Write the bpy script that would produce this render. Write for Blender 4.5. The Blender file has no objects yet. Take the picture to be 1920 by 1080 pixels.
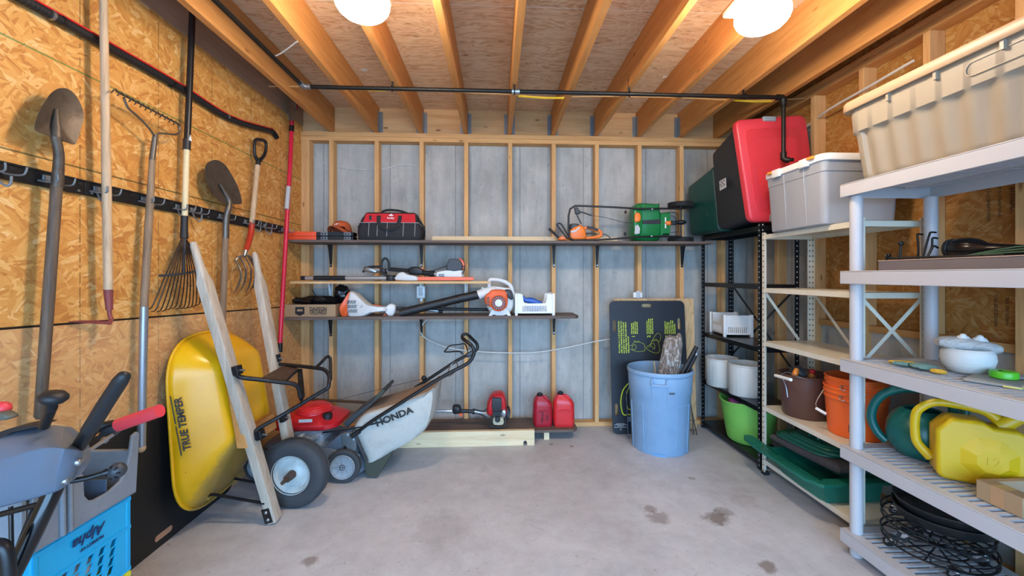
import bpy, bmesh, math, random
from mathutils import Vector, Matrix, Euler
random.seed(7)
C = bpy.context.scene.collection
sc = bpy.context.scene
# ------------------------------------------------------------------ camera
FOC, YAW, CXP, CYP, EYE = 771.27, .0502, 969.36, 516.82, 1.41
cd = bpy.data.cameras.new('camera'); cam = bpy.data.objects.new('camera', cd); C.objects.link(cam)
cam.location = (0, 0, EYE); cam.rotation_euler = (math.pi/2, 0, -YAW)
cd.sensor_fit = 'HORIZONTAL'; cd.sensor_width = 36; cd.lens = FOC/1920*36
cd.shift_x = (960-CXP)/1920; cd.shift_y = (CYP-540)/1920
cd.clip_start = .05
sc.camera = cam
# ------------------------------------------------------------------ sky, daylight through the open garage door, exposure
wd = bpy.data.worlds.new('sky'); sc.world = wd; wd.use_nodes = True
wn = wd.node_tree.nodes; wl = wd.node_tree.links
bg = wn['Background']; sky = wn.new('ShaderNodeTexSky'); sky.sky_type = 'HOSEK_WILKIE'
sky.turbidity = 3.0; sky.ground_albedo = .3; sky.sun_direction = Vector((.3, .8, .55)).normalized()
mixn = wn.new('ShaderNodeMixRGB'); mixn.inputs[0].default_value = .7; mixn.inputs[2].default_value = (.33, .61, 1.0, 1)
wl.new(sky.outputs[0], mixn.inputs[1]); wl.new(mixn.outputs[0], bg.inputs[0]); bg.inputs[1].default_value = 4.6
def portal():
    l = bpy.data.lights.new('door_daylight', 'AREA'); l.shape = 'RECTANGLE'; l.size = 4.1; l.size_y = 2.5
    l.cycles.is_portal = True
    o = bpy.data.objects.new('door_daylight', l); C.objects.link(o)
    o.location = (.3, -1.75, 1.3); o.rotation_euler = (math.pi/2, 0, 0)   # faces into the garage (+Y)
portal()
LAMP_POWER = 35.0
sc.view_settings.view_transform = 'Standard'; sc.view_settings.look = 'None'
sc.view_settings.gamma = 1; sc.view_settings.use_curve_mapping = False
sc.view_settings.exposure = 1.8
# ------------------------------------------------------------------ geometry helpers
_c, _s = math.cos(YAW), math.sin(YAW)
def at(px, py, X=None, Y=None, Z=None):
    u = (px-CXP)/FOC; v = (py-CYP)/FOC
    dx = u*_c+_s; dy = _c-u*_s; dz = -v
    t = X/dx if X is not None else Y/dy if Y is not None else (Z-EYE)/dz
    return Vector((t*dx, t*dy, EYE+t*dz))
def XF(loc=(0, 0, 0), rot=(0, 0, 0), sc_=(1, 1, 1)):
    return Matrix.Translation(loc) @ Euler([math.radians(a) for a in rot]).to_matrix().to_4x4() @ Matrix.Diagonal((*sc_, 1))
def frame(o, x, y):
    """matrix with origin o, x axis x, y axis near y"""
    x = Vector(x).normalized(); z = x.cross(Vector(y)).normalized(); y = z.cross(x)
    m = Matrix((x, y, z)).transposed().to_4x4(); m.translation = o
    return m
I4 = Matrix.Identity(4)
def rrect(w, h, r, n=4):
    r = min(r, w/2-1e-5, h/2-1e-5); out = []
    for cx, cy, a0 in ((w/2-r, h/2-r, 0), (-w/2+r, h/2-r, 90), (-w/2+r, -h/2+r, 180), (w/2-r, -h/2+r, 270)):
        for i in range(n+1):
            a = math.radians(a0+90*i/n); out.append((cx+r*math.cos(a), cy+r*math.sin(a)))
    return out
def circ(r, n=24, ry=None):
    return [(r*math.cos(2*math.pi*i/n), (ry or r)*math.sin(2*math.pi*i/n)) for i in range(n)]
def smooth(pts, k=4, closed=False):
    P = [Vector(p) for p in pts]; n = len(P); out = []
    rng = range(n if closed else n-1)
    for i in rng:
        if closed: a, b, c, d = P[i-1], P[i], P[(i+1) % n], P[(i+2) % n]
        else: a, b, c, d = P[max(i-1, 0)], P[i], P[i+1], P[min(i+2, n-1)]
        for j in range(k):
            t = j/k
            out.append(.5*((2*b)+(c-a)*t+(2*a-5*b+4*c-d)*t*t+(-a+3*b-3*c+d)*t**3))
    if not closed: out.append(P[-1])
    return out
def arc(c, r, a0, a1, n=8, plane='xz'):
    out = []
    for i in range(n+1):
        a = math.radians(a0+(a1-a0)*i/n); p, q = r*math.cos(a), r*math.sin(a)
        d = {'xz': (p, 0, q), 'xy': (p, q, 0), 'yz': (0, p, q)}[plane]
        out.append(Vector(c)+Vector(d))
    return out
class MB:
    def __init__(s): s.bm = bmesh.new(); s.mi = 0
    def faces(s, vs, fs, M=I4):
        V = [s.bm.verts.new(M @ Vector(v)) for v in vs]
        for f in fs:
            try:
                fc = s.bm.faces.new([V[i] for i in f]); fc.material_index = s.mi; fc.smooth = True
            except ValueError: pass
        return V
    def box(s, c, d, rot=(0, 0, 0), M=I4, taper=(1, 1)):
        m = M @ XF(c, rot); x, y, z = d[0]/2, d[1]/2, d[2]/2; tx, ty = taper
        vs = [(-x, -y, -z), (x, -y, -z), (x, y, -z), (-x, y, -z), (-x*tx, -y*ty, z), (x*tx, -y*ty, z), (x*tx, y*ty, z), (-x*tx, y*ty, z)]
        s.faces(vs, [(3, 2, 1, 0), (4, 5, 6, 7), (0, 1, 5, 4), (1, 2, 6, 5), (2, 3, 7, 6), (3, 0, 4, 7)], m); return s
    def bb(s, lo, hi, M=I4):
        return s.box([(a+b)/2 for a, b in zip(lo, hi)], [b-a for a, b in zip(lo, hi)], M=M)
    def loft(s, rings, caps=(True, True), closed=True, loop=False, M=I4):
        n = len(rings[0]); V = [[s.bm.verts.new(M @ Vector(p)) for p in r] for r in rings]
        R = len(rings)
        for i in range(R if loop else R-1):
            a, b = V[i], V[(i+1) % R]
            for j in range(n if closed else n-1):
                k = (j+1) % n
                try:
                    f = s.bm.faces.new((a[j], a[k], b[k], b[j])); f.material_index = s.mi; f.smooth = True
                except ValueError: pass
        if closed and not loop:
            for cap, r, rev in ((caps[0], V[0], True), (caps[1], V[-1], False)):
                if cap:
                    try:
                        f = s.bm.faces.new(r[::-1] if rev else r); f.material_index = s.mi
                    except ValueError: pass
        return s
    def tube(s, pts, r, n=8, sm=0, closed=False, M=I4, caps=True, flat=None):
        P = [Vector(p) for p in pts]
        if sm: 
            if not isinstance(r, (int, float)):
                rr = []
                m = len(P)
                for i in range(m if closed else m-1):
                    for j in range(sm):
                        a, b, f = r[i], r[(i+1) % m], j/sm
                        rr.append(a+(b-a)*f if isinstance(a, (int, float)) else tuple(u+(w-u)*f for u, w in zip(a, b)))
                if not closed: rr.append(r[-1])
                r = rr
            P = smooth(P, sm, closed)
        m = len(P); R = [r]*m if isinstance(r, (int, float)) else list(r)
        rings = []; T0 = None; N = None
        for i in range(m):
            if closed: T = P[(i+1) % m]-P[i-1]
            else: T = P[min(i+1, m-1)]-P[max(i-1, 0)]
            T = T.normalized() if T.length > 1e-9 else Vector((0, 0, 1))
            if N is None:
                N = flat.copy() if flat is not None else (Vector((0, 0, 1)) if abs(T.z) < .9 else Vector((1, 0, 0)))
            N = (N-T*N.dot(T))
            N = N.normalized() if N.length > 1e-6 else T.orthogonal().normalized()
            B = T.cross(N)
            q = R[i]; qa, qb = (q, q) if isinstance(q, (int, float)) else q
            rings.append([P[i]+N*(qa*math.cos(2*math.pi*k/n))+B*(qb*math.sin(2*math.pi*k/n)) for k in range(n)])
        return s.loft(rings, (caps, caps), loop=closed, M=M)
    def cyl(s, a, b, r, r2=None, n=16, M=I4):
        return s.tube([a, b], [r, r2 if r2 is not None else r], n=n, M=M)
    def lathe(s, prof, n=32, M=I4, caps=(True, True), sxy=(1, 1)):
        return s.loft([[(r*math.cos(2*math.pi*k/n)*sxy[0], r*math.sin(2*math.pi*k/n)*sxy[1], z) for k in range(n)] for r, z in prof], caps, M=M)
    def prism(s, out, h, M=I4, holes=(), z0=0.0):
        if not holes:
            return s.loft([[(x, y, z0) for x, y in out], [(x, y, z0+h) for x, y in out]], M=M)
        b2 = bmesh.new()
        for lp in [out]+list(holes):
            V = [b2.verts.new((x, y, 0)) for x, y in lp]
            for i in range(len(V)): b2.edges.new((V[i], V[(i+1) % len(V)]))
        bmesh.ops.triangle_fill(b2, edges=b2.edges[:], use_beauty=True, use_dissolve=False, normal=(0, 0, 1))
        b2.verts.index_update(); vs = [v.co.copy() for v in b2.verts]; fs = [[v.index for v in f.verts] for f in b2.faces]; b2.free()
        for z, rev in ((z0, True), (z0+h, False)):
            s.faces([(v.x, v.y, z) for v in vs], [f[::-1] if rev else f for f in fs], M)
        for lp in [out]+list(holes):
            s.loft([[(x, y, z0) for x, y in lp], [(x, y, z0+h) for x, y in lp]], (False, False), M=M)
        bmesh.ops.remove_doubles(s.bm, verts=s.bm.verts[:], dist=1e-6)
        return s
    def rbox(s, c, d, r, n=3, rot=(0, 0, 0), M=I4, taper=(1, 1), e=None):
        """box with rounded vertical edges and a small rounded top and bottom"""
        w, dd, h = d; e = min(r*.6, h*.3) if e is None else e; m = M @ XF(c, rot); rings = []
        for z, k in ((-h/2, 1), (-h/2+e*.3, .3), (-h/2+e, 0), (h/2-e, 0), (h/2-e*.3, .3), (h/2, 1)):
            t = (z+h/2)/h; fx, fy = 1+(taper[0]-1)*t, 1+(taper[1]-1)*t
            rings.append([(x, y, z) for x, y in rrect(w*fx-2*e*k, dd*fy-2*e*k, max(r-e*k*.5, .0005), n)])
        return s.loft(rings, M=m)
    def ball(s, c, r, n=16, M=I4, k=8):
        rx, ry, rz = (r, r, r) if isinstance(r, (int, float)) else r
        prof = [(max(math.sin(math.pi*i/k), .001), -math.cos(math.pi*i/k)) for i in range(k+1)]
        return s.lathe(prof, n, M @ XF(c, (0, 0, 0), (rx, ry, rz)))
    def torus(s, c, R, r, n=32, k=8, M=I4, rot=(0, 0, 0)):
        m = M @ XF(c, rot)
        return s.tube([(R*math.cos(2*math.pi*i/n), R*math.sin(2*math.pi*i/n), 0) for i in range(n)], r, n=k, closed=True, M=m)
    def grid(s, f, nu, nv, M=I4):
        s.faces([f(i/nu, j/nv) for i in range(nu+1) for j in range(nv+1)],
                [(i*(nv+1)+j, (i+1)*(nv+1)+j, (i+1)*(nv+1)+j+1, i*(nv+1)+j+1) for i in range(nu) for j in range(nv)], M); return s
def _mats(o, m):
    for k in (m if isinstance(m, (list, tuple)) else [m]): o.data.materials.append(k)
def _world(o):
    M = Matrix.Identity(4)
    while o is not None:
        M = o.matrix_basis @ M; o = o.parent
    return M
def obj(name, mb, m, parent=None, origin=None, world=False, bevel=0, seg=2, solid=0, subd=0, ang=46, label=None):
    """links ONE mesh object. world: the mesh was written in world coordinates although it has a parent"""
    me = bpy.data.meshes.new(name); bm = mb.bm
    if parent is not None and world: bm.transform(_world(parent).inverted())
    if parent is None and origin is not None: bm.transform(Matrix.Translation(-Vector(origin)))
    bmesh.ops.recalc_face_normals(bm, faces=bm.faces[:]); bm.to_mesh(me); bm.free()
    o = bpy.data.objects.new(name, me); C.objects.link(o); _mats(o, m)
    if parent is not None: o.parent = parent
    elif origin is not None: o.location = origin
    try: me.set_sharp_from_angle(angle=math.radians(ang))
    except Exception: pass
    if solid:
        q = o.modifiers.new('thick', 'SOLIDIFY'); q.thickness = solid; q.offset = 0
    if bevel:
        q = o.modifiers.new('edge', 'BEVEL'); q.width = bevel; q.segments = seg; q.limit_method = 'ANGLE'; q.angle_limit = math.radians(40)
    if subd:
        q = o.modifiers.new('soft', 'SUBSURF'); q.levels = subd; q.render_levels = subd
    if label: o['label'] = label
    return o
def tag(o, label, cat, group=None):
    o['label'] = label; o['category'] = cat
    if group: o['group'] = group
    return o
def thing(name, label, cat, loc=(0, 0, 0), rot=(0, 0, 0), group=None, M=None):
    o = bpy.data.objects.new(name, None); C.objects.link(o); o.empty_display_size = .05
    if M is not None: o.matrix_basis = M
    else:
        o.location = loc; o.rotation_euler = [math.radians(a) for a in rot]
    return tag(o, label, cat, group)
def struct(o):
    o['kind'] = 'structure'; return o
def clone(o, M=None, label=None):
    """copy of a thing with its parts and sub-parts"""
    def cp(a, par):
        b = a.copy(); C.objects.link(b)
        if par is not None: b.parent = par
        for ch in list(a.children): cp(ch, b)
        return b
    r = cp(o, None)
    if M is not None: r.matrix_basis = M
    if label: r['label'] = label
    return r
def text(s, size, M, mat, parent, name='lettering', ext=.0004, align='CENTER', world=False, shear=0, wide=1.0, bold=0):
    cu = bpy.data.curves.new(name, 'FONT'); cu.body = s; cu.size = size; cu.align_x = align; cu.align_y = 'CENTER'
    cu.extrude = ext; cu.shear = shear; cu.resolution_u = 3; cu.offset = bold
    t = bpy.data.objects.new('tmp', cu); C.objects.link(t); bpy.context.view_layer.update()
    me = bpy.data.meshes.new_from_object(t.evaluated_get(bpy.context.evaluated_depsgraph_get()))
    C.objects.unlink(t); bpy.data.objects.remove(t); bpy.data.curves.remove(cu)
    m = Matrix.Diagonal((wide, 1, 1, 1)); m = M @ m
    if parent is not None and world: m = _world(parent).inverted() @ m
    me.transform(m); me.name = name
    o = bpy.data.objects.new(name, me); C.objects.link(o); o.data.materials.clear(); o.data.materials.append(mat); o.parent = parent
    return o
# ------------------------------------------------------------------ materials
def lin(h):
    if not isinstance(h, str): return (*h, 1)
    v = [int(h[i:i+2], 16)/255 for i in (0, 2, 4)]
    return (*[c/12.92 if c <= .04045 else ((c+.055)/1.055)**2.4 for c in v], 1)
class NT:
    def __init__(s, name):
        s.m = bpy.data.materials.new(name); s.m.use_nodes = True; s.n = s.m.node_tree.nodes; s.l = s.m.node_tree.links
        s.b = s.n['Principled BSDF']; s._tc = None
    def new(s, t, **kw):
        q = s.n.new('ShaderNode'+t)
        for k, v in kw.items(): setattr(q, k, v)
        return q
    def put(s, sock, v):
        if hasattr(v, 'is_output') or isinstance(v, bpy.types.NodeSocket): s.l.new(v, sock)
        elif v is not None: sock.default_value = v
    def coord(s):
        if s._tc is None: s._tc = s.new('TexCoord').outputs['Object']
        return s._tc
    def mapv(s, v, scale=(1, 1, 1), loc=(0, 0, 0), rot=(0, 0, 0)):
        q = s.new('Mapping'); s.put(q.inputs[0], v); q.inputs[1].default_value = loc; q.inputs[2].default_value = rot; q.inputs[3].default_value = scale
        return q.outputs[0]
    def noise(s, v, scale=5, det=4, rough=.6, dist=0):
        q = s.new('TexNoise'); s.put(q.inputs['Vector'], v); q.inputs['Scale'].default_value = scale; q.inputs['Detail'].default_value = det
        q.inputs['Roughness'].default_value = rough; q.inputs['Distortion'].default_value = dist; return q.outputs['Fac']
    def vor(s, v, scale=5, out='Distance', feat='F1', dim='3D', rnd=1):
        q = s.new('TexVoronoi'); q.voronoi_dimensions = dim; q.feature = feat; s.put(q.inputs['Vector'], v); q.inputs['Scale'].default_value = scale
        q.inputs['Randomness'].default_value = rnd; return q.outputs[out]
    def math(s, op, a, b=0.0, c=0.0):
        q = s.new('Math', operation=op); s.put(q.inputs[0], a); s.put(q.inputs[1], b); s.put(q.inputs[2], c); return q.outputs[0]
    def ramp(s, f, stops, mode='LINEAR'):
        q = s.new('ValToRGB'); e = q.color_ramp.elements; q.color_ramp.interpolation = mode
        e[0].position, e[0].color = stops[0][0], lin(stops[0][1]); e[1].position, e[1].color = stops[1][0], lin(stops[1][1])
        for p, c in stops[2:]:
            k = e.new(p); k.color = lin(c)
        s.put(q.inputs[0], f); return q.outputs[0]
    def mix(s, f, a, b, mode='MIX'):
        q = s.new('MixRGB', blend_type=mode); s.put(q.inputs[0], f)
        s.put(q.inputs[1], lin(a) if isinstance(a, str) else a); s.put(q.inputs[2], lin(b) if isinstance(b, str) else b); return q.outputs[0]
    def xyz(s, v):
        q = s.new('SeparateXYZ'); s.put(q.inputs[0], v); return q.outputs
    def vec(s, x=0.0, y=0.0, z=0.0):
        q = s.new('CombineXYZ'); s.put(q.inputs[0], x); s.put(q.inputs[1], y); s.put(q.inputs[2], z); return q.outputs[0]
    def vmath(s, op, a, b):
        q = s.new('VectorMath', operation=op); s.put(q.inputs[0], a); s.put(q.inputs[1], b); return q.outputs[0]
    def bump(s, h, st=.3, d=.01):
        q = s.new('Bump'); q.inputs['Strength'].default_value = st; q.inputs['Distance'].default_value = d; s.put(q.inputs['Height'], h); s.l.new(q.outputs[0], s.b.inputs['Normal'])
    def rnd(s): return s.new('ObjectInfo').outputs['Random']
    def done(s, col=None, rough=.5, metal=0, spec=.5):
        if col is not None: s.put(s.b.inputs['Base Color'], lin(col) if isinstance(col, str) else col)
        s.put(s.b.inputs['Roughness'], rough); s.b.inputs['Metallic'].default_value = metal; s.b.inputs['Specular IOR Level'].default_value = spec
        return s.m
def plain(name, col, rough=.5, metal=0, var=.12, scale=9, bump=0, bs=60, spec=.5, dirt=None, da=.0):
    t = NT(name); v = t.coord(); f = t.noise(v, scale, 5)
    q = t.new('HueSaturation'); q.inputs['Color'].default_value = lin(col)
    t.l.new(t.math('MULTIPLY_ADD', f, var*2, 1-var), q.inputs['Value']); c = q.outputs[0]
    if dirt: c = t.mix(t.math('MULTIPLY', t.ramp(t.noise(v, scale*1.7, 6, .7), [(.5, (0, 0, 0)), (.72, (1, 1, 1))]), da), c, dirt)
    if bump: t.bump(t.noise(v, bs, 4), bump, .004)
    return t.done(c, rough, metal, spec)
def wood(name, dark, light, axis=2, scale=1.0, rough=.7, knots=.0, grey=None):
    t = NT(name); v = t.vmath('ADD', t.coord(), t.vec(t.math('MULTIPLY', t.rnd(), 17), t.math('MULTIPLY', t.rnd(), 9), t.math('MULTIPLY', t.rnd(), 23)))
    k = [14*scale]*3; k[axis] = 1.1*scale
    g = t.noise(t.mapv(v, k), 2.2, 6, .65, .6); k2 = [60*scale]*3; k2[axis] = 2*scale
    g2 = t.noise(t.mapv(v, k2), 2, 3)
    f = t.math('ADD', t.math('MULTIPLY', g, .75), t.math('MULTIPLY', g2, .25))
    c = t.ramp(f, [(.3, dark), (.62, light)])
    if knots:
        kk = [9]*3; kk[axis] = 3.2
        d = t.vor(t.mapv(v, kk), 1.0); c = t.mix(t.math('MULTIPLY', t.ramp(d, [(.03, (1, 1, 1)), (.11, (0, 0, 0))]), knots), c, '6a3a1c')
    c = t.mix(t.math('MULTIPLY', t.rnd(), .18), c, dark)
    if grey: c = t.mix(t.ramp(t.noise(v, 3, 4), [(.35, (0, 0, 0)), (.65, (.8, .8, .8))]), c, grey)
    t.bump(f, .15, .003); return t.done(c, rough, 0, .3)
def osb(name, tint=1.0, chalk=True):
    t = NT(name); p = t.xyz(t.coord()); P = t.vec(p[1], p[2], 0.0)
    def layer(off, coarse, sx, sy):
        q = t.vmath('ADD', P, off); wob = t.noise(q, 16, 3)
        col = t.new('TexVoronoi'); col.voronoi_dimensions = '2D'; t.put(col.inputs['Vector'], q); col.inputs['Scale'].default_value = coarse
        a = t.math('MULTIPLY', t.math('SUBTRACT', t.xyz(col.outputs['Color'])[0], .5), 2.3)
        r = t.new('VectorRotate', rotation_type='Z_AXIS'); t.put(r.inputs['Vector'], q); t.put(r.inputs['Angle'], a)
        m = t.vmath('ADD', t.mapv(r.outputs[0], (sx, sy, 1)), t.vec(t.math('MULTIPLY', wob, .9), t.math('MULTIPLY', wob, 1.1), 0.0))
        v2 = t.new('TexVoronoi'); v2.voronoi_dimensions = '2D'; t.put(v2.inputs['Vector'], m); v2.inputs['Scale'].default_value = 1
        fib = t.noise(t.mapv(r.outputs[0], (sx*1.1, sy*5, 1)), 1, 4, .65)
        o = t.xyz(v2.outputs['Color']); return t.vec(o[0], fib, o[2]), o[1]
    A, _ = layer((0, 0, 0), 8, 8, 34); B, bs = layer((3.3, 7.1, 0), 11, 11, 46); D, ds = layer((11.2, 1.7, 0), 15, 18, 90)
    f = t.mix(t.math('GREATER_THAN', bs, .45), A, B); f = t.mix(t.math('GREATER_THAN', ds, .66), f, D)
    o = t.xyz(f)
    f2 = t.math('ADD', t.math('MULTIPLY', o[0], .62), t.math('MULTIPLY', o[1], .42))
    c = t.ramp(f2, [(.10, 'a15f2a'), (.2, 'bf7f3e'), (.36, 'cd9148'), (.6, 'd79f55'), (.78, 'dfb06a'), (.93, 'eed2a0')])
    c = t.mix(t.ramp(t.noise(t.mapv(P, (13, 52, 1)), 1.6, 6, .75, .8), [(.63, (0, 0, 0)), (.69, (.75, .75, .75))]), c, '8c4f22')
    c = t.mix(t.ramp(t.noise(t.mapv(P, (40, 20, 1)), 1.4, 6, .75, 1), [(.66, (0, 0, 0)), (.72, (.7, .7, .7))]), c, 'f0dcb4')
    if chalk:
        def line(val, w): return t.math('LESS_THAN', t.math('ABSOLUTE', val), w)
        per = .4064
        gy = t.math('SUBTRACT', t.math('MODULO', t.math('ADD', p[1], 10*per-1.839+per/2), per), per/2)
        w1 = line(gy, .0022)
        brk = t.math('GREATER_THAN', t.noise(t.vec(p[1], p[2], 0.0), 24, 2), .46)
        c = t.mix(t.math('MULTIPLY', t.math('MULTIPLY', w1, brk), .7), c, '3c3b20')
        for z, k in ((1.868, '33401c'), (2.275, '4a7a3a'), (.6, '4a7a3a')):
            c = t.mix(t.math('MULTIPLY', line(t.math('SUBTRACT', p[2], z), .0035), .75), c, k)
        sm = t.math('SUBTRACT', p[2], t.math('MULTIPLY_ADD', p[1], -.036, 1.276))
        c = t.mix(t.math('MULTIPLY', t.math('LESS_THAN', sm, 0.0), .28), c, 'd9b896')
        c = t.mix(line(sm, .0045), c, '1d1408')
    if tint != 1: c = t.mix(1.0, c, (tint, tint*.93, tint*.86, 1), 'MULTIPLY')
    t.bump(f2, .25, .004); return t.done(c, .62, 0, .35)
def concrete_wall(name, axis=0):
    t = NT(name); v = t.coord(); p = t.xyz(v)
    n = t.noise(v, 2.2, 6, .65); n2 = t.noise(t.mapv(v, (6, 6, 1.2)), 2, 5)
    c = t.ramp(t.math('ADD', t.math('MULTIPLY', n, .6), t.math('MULTIPLY', n2, .4)), [(.34, '93938f'), (.5, 'abaaa5'), (.66, 'bfbdb7')])
    c = t.mix(t.ramp(t.noise(v, 11, 5, .75), [(.60, (0, 0, 0)), (.74, (.5, .5, .5))]), c, '6d7375')
    d = t.math('ADD', t.vor(t.mapv(v, (1, 1, .35)), 17), t.math('MULTIPLY', t.noise(v, 3, 2), .12)); c = t.mix(t.ramp(d, [(.08, (.7, .7, .7)), (.13, (0, 0, 0))]), c, '686d6e')
    c = t.mix(t.ramp(t.noise(t.mapv(v, (4, 4, 1)), 3, 6, .8), [(.54, (0, 0, 0)), (.7, (.45, .45, .45))]), c, '82878a')
    per = .61; g = t.math('SUBTRACT', t.math('MODULO', t.math('ADD', p[axis], 6.1+.08), per), per/2)
    c = t.mix(t.math('MULTIPLY', t.math('LESS_THAN', t.math('ABSOLUTE', g), .0035), .6), c, '565c60')
    t.bump(t.math('ADD', n2, t.noise(v, 60, 3)), .2, .004); return t.done(c, .85, 0, .25)
def concrete_floor(name):
    t = NT(name); v = t.coord()
    n = t.noise(v, 1.3, 7, .68, .4); m = t.noise(v, 9, 6, .7)
    c = t.ramp(t.math('ADD', t.math('MULTIPLY', n, .6), t.math('MULTIPLY', m, .4)), [(.30, 'a09fa1'), (.5, 'bcbcbf'), (.70, 'd2d2d5')])
    p = t.xyz(v)
    w = t.math('MULTIPLY', t.math('SUBTRACT', t.noise(v, 14, 6, .75), .5), 2.2)
    for x, y, r, k in ((1.28, 2.33, .085, .75), (1.36, 2.39, .06, .55), (.95, 2.36, .075, .5), (.93, 2.44, .05, .55), (1.31, 1.93, .05, .7), (-.92, 2.08, .05, .6), (1.36, 2.80, .03, .5), (.46, 3.42, .022, .7), (.62, 3.37, .018, .7), (.1, 1.75, .09, .2), (-.3, 2.3, .2, .15), (1.55, 2.5, .1, .25)):
        d = t.math('SQRT', t.math('ADD', t.math('POWER', t.math('SUBTRACT', p[0], x), 2), t.math('POWER', t.math('SUBTRACT', p[1], y), 2)))
        d = t.math('ADD', t.math('DIVIDE', d, r), w)
        c = t.mix(t.math('MULTIPLY', t.ramp(d, [(.55, (1, 1, 1)), (1.05, (0, 0, 0))]), k), c, '6e5d4e')
    c = t.mix(t.ramp(t.noise(v, 26, 4, .7), [(.62, (0, 0, 0)), (.70, (.5, .5, .5))]), c, '807c7a')
    c = t.mix(t.ramp(t.noise(v, 75, 3, .7), [(.60, (0, 0, 0)), (.70, (.4, .4, .4))]), c, '8a8686')
    c = t.mix(t.ramp(t.noise(t.mapv(v, (1, 1, 1)), 5, 7, .8, 2), [(.60, (0, 0, 0)), (.66, (.28, .28, .28))]), c, '8d8884')
    t.bump(t.noise(v, 90, 4), .12, .002); return t.done(c, t.ramp(m, [(.3, (.45, .45, .45)), (.7, (.65, .65, .65))]), 0, .4)
def plywood(name, dark, light, ax=0):
    t = NT(name); v = t.coord(); k = [26]*3; k[ax] = 4
    w = t.noise(t.mapv(v, k), 1, 5, .6, 1.2); k2 = [3.2]*3; k2[ax] = .9
    g = t.noise(t.mapv(v, k2), 2, 3, .5, 1.5); rings = t.math('ABSOLUTE', t.math('SINE', t.math('MULTIPLY', g, 34)))
    f = t.math('ADD', t.math('MULTIPLY', w, .72), t.math('MULTIPLY', rings, .22))
    c = t.ramp(f, [(.3, dark), (.58, light)])
    kk = [8]*3; kk[ax] = 4.4
    d = t.vor(t.mapv(v, kk), 1.15); c = t.mix(t.ramp(t.math('ADD', d, t.math('MULTIPLY', w, .12)), [(.07, (.7, .7, .7)), (.2, (0, 0, 0))]), c, '7c4a28')
    p = t.xyz(v); g = t.math('SUBTRACT', t.math('MODULO', t.math('ADD', p[1], 12.2-2.36+.61), 1.22), .61)
    if name.startswith('ceiling'): c = t.mix(t.math('LESS_THAN', t.math('ABSOLUTE', g), .003), c, 'e2d8c8')
    return t.done(c, .75, 0, .25)
W_stud = wood('stud pine', 'c48f58', 'e0b27a', 2, 1, .7, .8)
W_joist = wood('joist fir', 'bd7c3e', 'd79a5a', 1, 1, .65, .7)
W_plate = wood('plate pine', 'c48f58', 'deaf77', 0, 1, .7, .8)
W_platey = wood('side plate pine', 'c08748', 'd8a568', 1, 1, .7, .8)
W_rim = wood('rim board pine', 'c9925c', 'e3b986', 0, .6, .7, 1)
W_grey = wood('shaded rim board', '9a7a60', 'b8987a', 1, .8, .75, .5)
W_brown = wood('brown stained board', '54463f', '75665d', 0, 1, .6)
W_browny = wood('brown stained board along the wall', '54463f', '75665d', 1, 1, .6)
W_new = wood('new pine', 'd9b98a', 'efdcb6', 0, .8, .6, .9)
W_shelf = wood('pale shelf board', 'c39a66', 'e0bd8c', 0, 1, .6, .4)
W_handle = wood('weathered handle wood', '6c5744', '9a8166', 2, 2, .6)
W_hoe = wood('pale ash handle', 'a88c6c', 'cfb391', 2, 2, .5)
W_dark = wood('dark old handle', '44372d', '705d4b', 2, 2, .55)
W_barrow = wood('grey barrow handle', 'a0927f', 'c7bbaa', 2, 1.2, .7, .3)
PLY = plywood('ceiling plywood', 'c8966c', 'e6c49c', 0)
PLY2 = plywood('plywood sheet', 'b58f62', 'd6b385', 2)
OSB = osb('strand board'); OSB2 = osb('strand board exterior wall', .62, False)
CONC = concrete_wall('cast concrete wall'); CONCY = concrete_wall('cast concrete side wall', 1)
FLOOR = concrete_floor('garage slab')
GALV = plain('galvanised steel', '9aa4ac', .38, .8, .15, 30)
STEEL = plain('bare steel', 'a9adb0', .32, .9, .12, 14)
RUST = plain('rusty steel', '5c4c42', .6, .5, .35, 18, .2, 60, .5, '7a4a2c', .5)
BLK = plain('black paint', '141416', .38, 0, .2)
BLKM = plain('black plastic', '1c1d20', .5, 0, .2)
BLKR = plain('black rubber', '17181a', .75, 0, .25)
BPIPE = plain('black iron pipe', '23211f', .42, .5, .3, 30)
WHT = plain('white plastic', 'e8e8e6', .4, 0, .04)
RED = plain('red plastic', 'c41f26', .35, 0, .1)
REDD = plain('dark red plastic', 'a8172a', .38, 0, .12)
ORG = plain('orange plastic', 'e8672a', .4, 0, .08)
GRY = plain('grey plastic', '8d949b', .45, 0, .06)
LGRY = plain('light grey plastic', 'b9bcbd', .45, 0, .06)
CARD = plain('cardboard', 'a78a68', .8, 0, .08)
INK = plain('black ink', '1a1a1c', .6, 0, .05)
INKW = plain('white ink', 'eeeeee', .5, 0, .02)
# ------------------------------------------------------------------ the room
XL, YB, XR, ZJ, ZC = -1.767, 3.81, 2.36, 2.72, 2.955
YC = YB+.105           # face of the concrete behind the studs
def sbox(name, lo, hi, m, bevel=0, parent=None):
    c = [(a+b)/2 for a, b in zip(lo, hi)]
    return struct(obj(name, MB().bb(lo, hi), m, parent, origin=None if parent else c, bevel=bevel, world=bool(parent)))
sbox('floor', (-2.1, -1.8, -.15), (2.75, 4.1, 0), FLOOR).data
o = bpy.data.objects['floor']; o.data.transform(Matrix.Translation(o.location)); o.location = (0, 0, 0)
def flat(name, lo, hi, m):
    return struct(obj(name, MB().bb(lo, hi), m))
flat('ceiling', (-2.0, -1.8, ZC), (2.6, 4.1, ZC+.05), PLY)
flat('wall_back', (-2.0, YC, -.1), (2.6, YC+.2, 2.69), CONC)
flat('wall_left', (XL-.2, -1.8, -.1), (XL, 4.1, 2.775), OSB)
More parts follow.
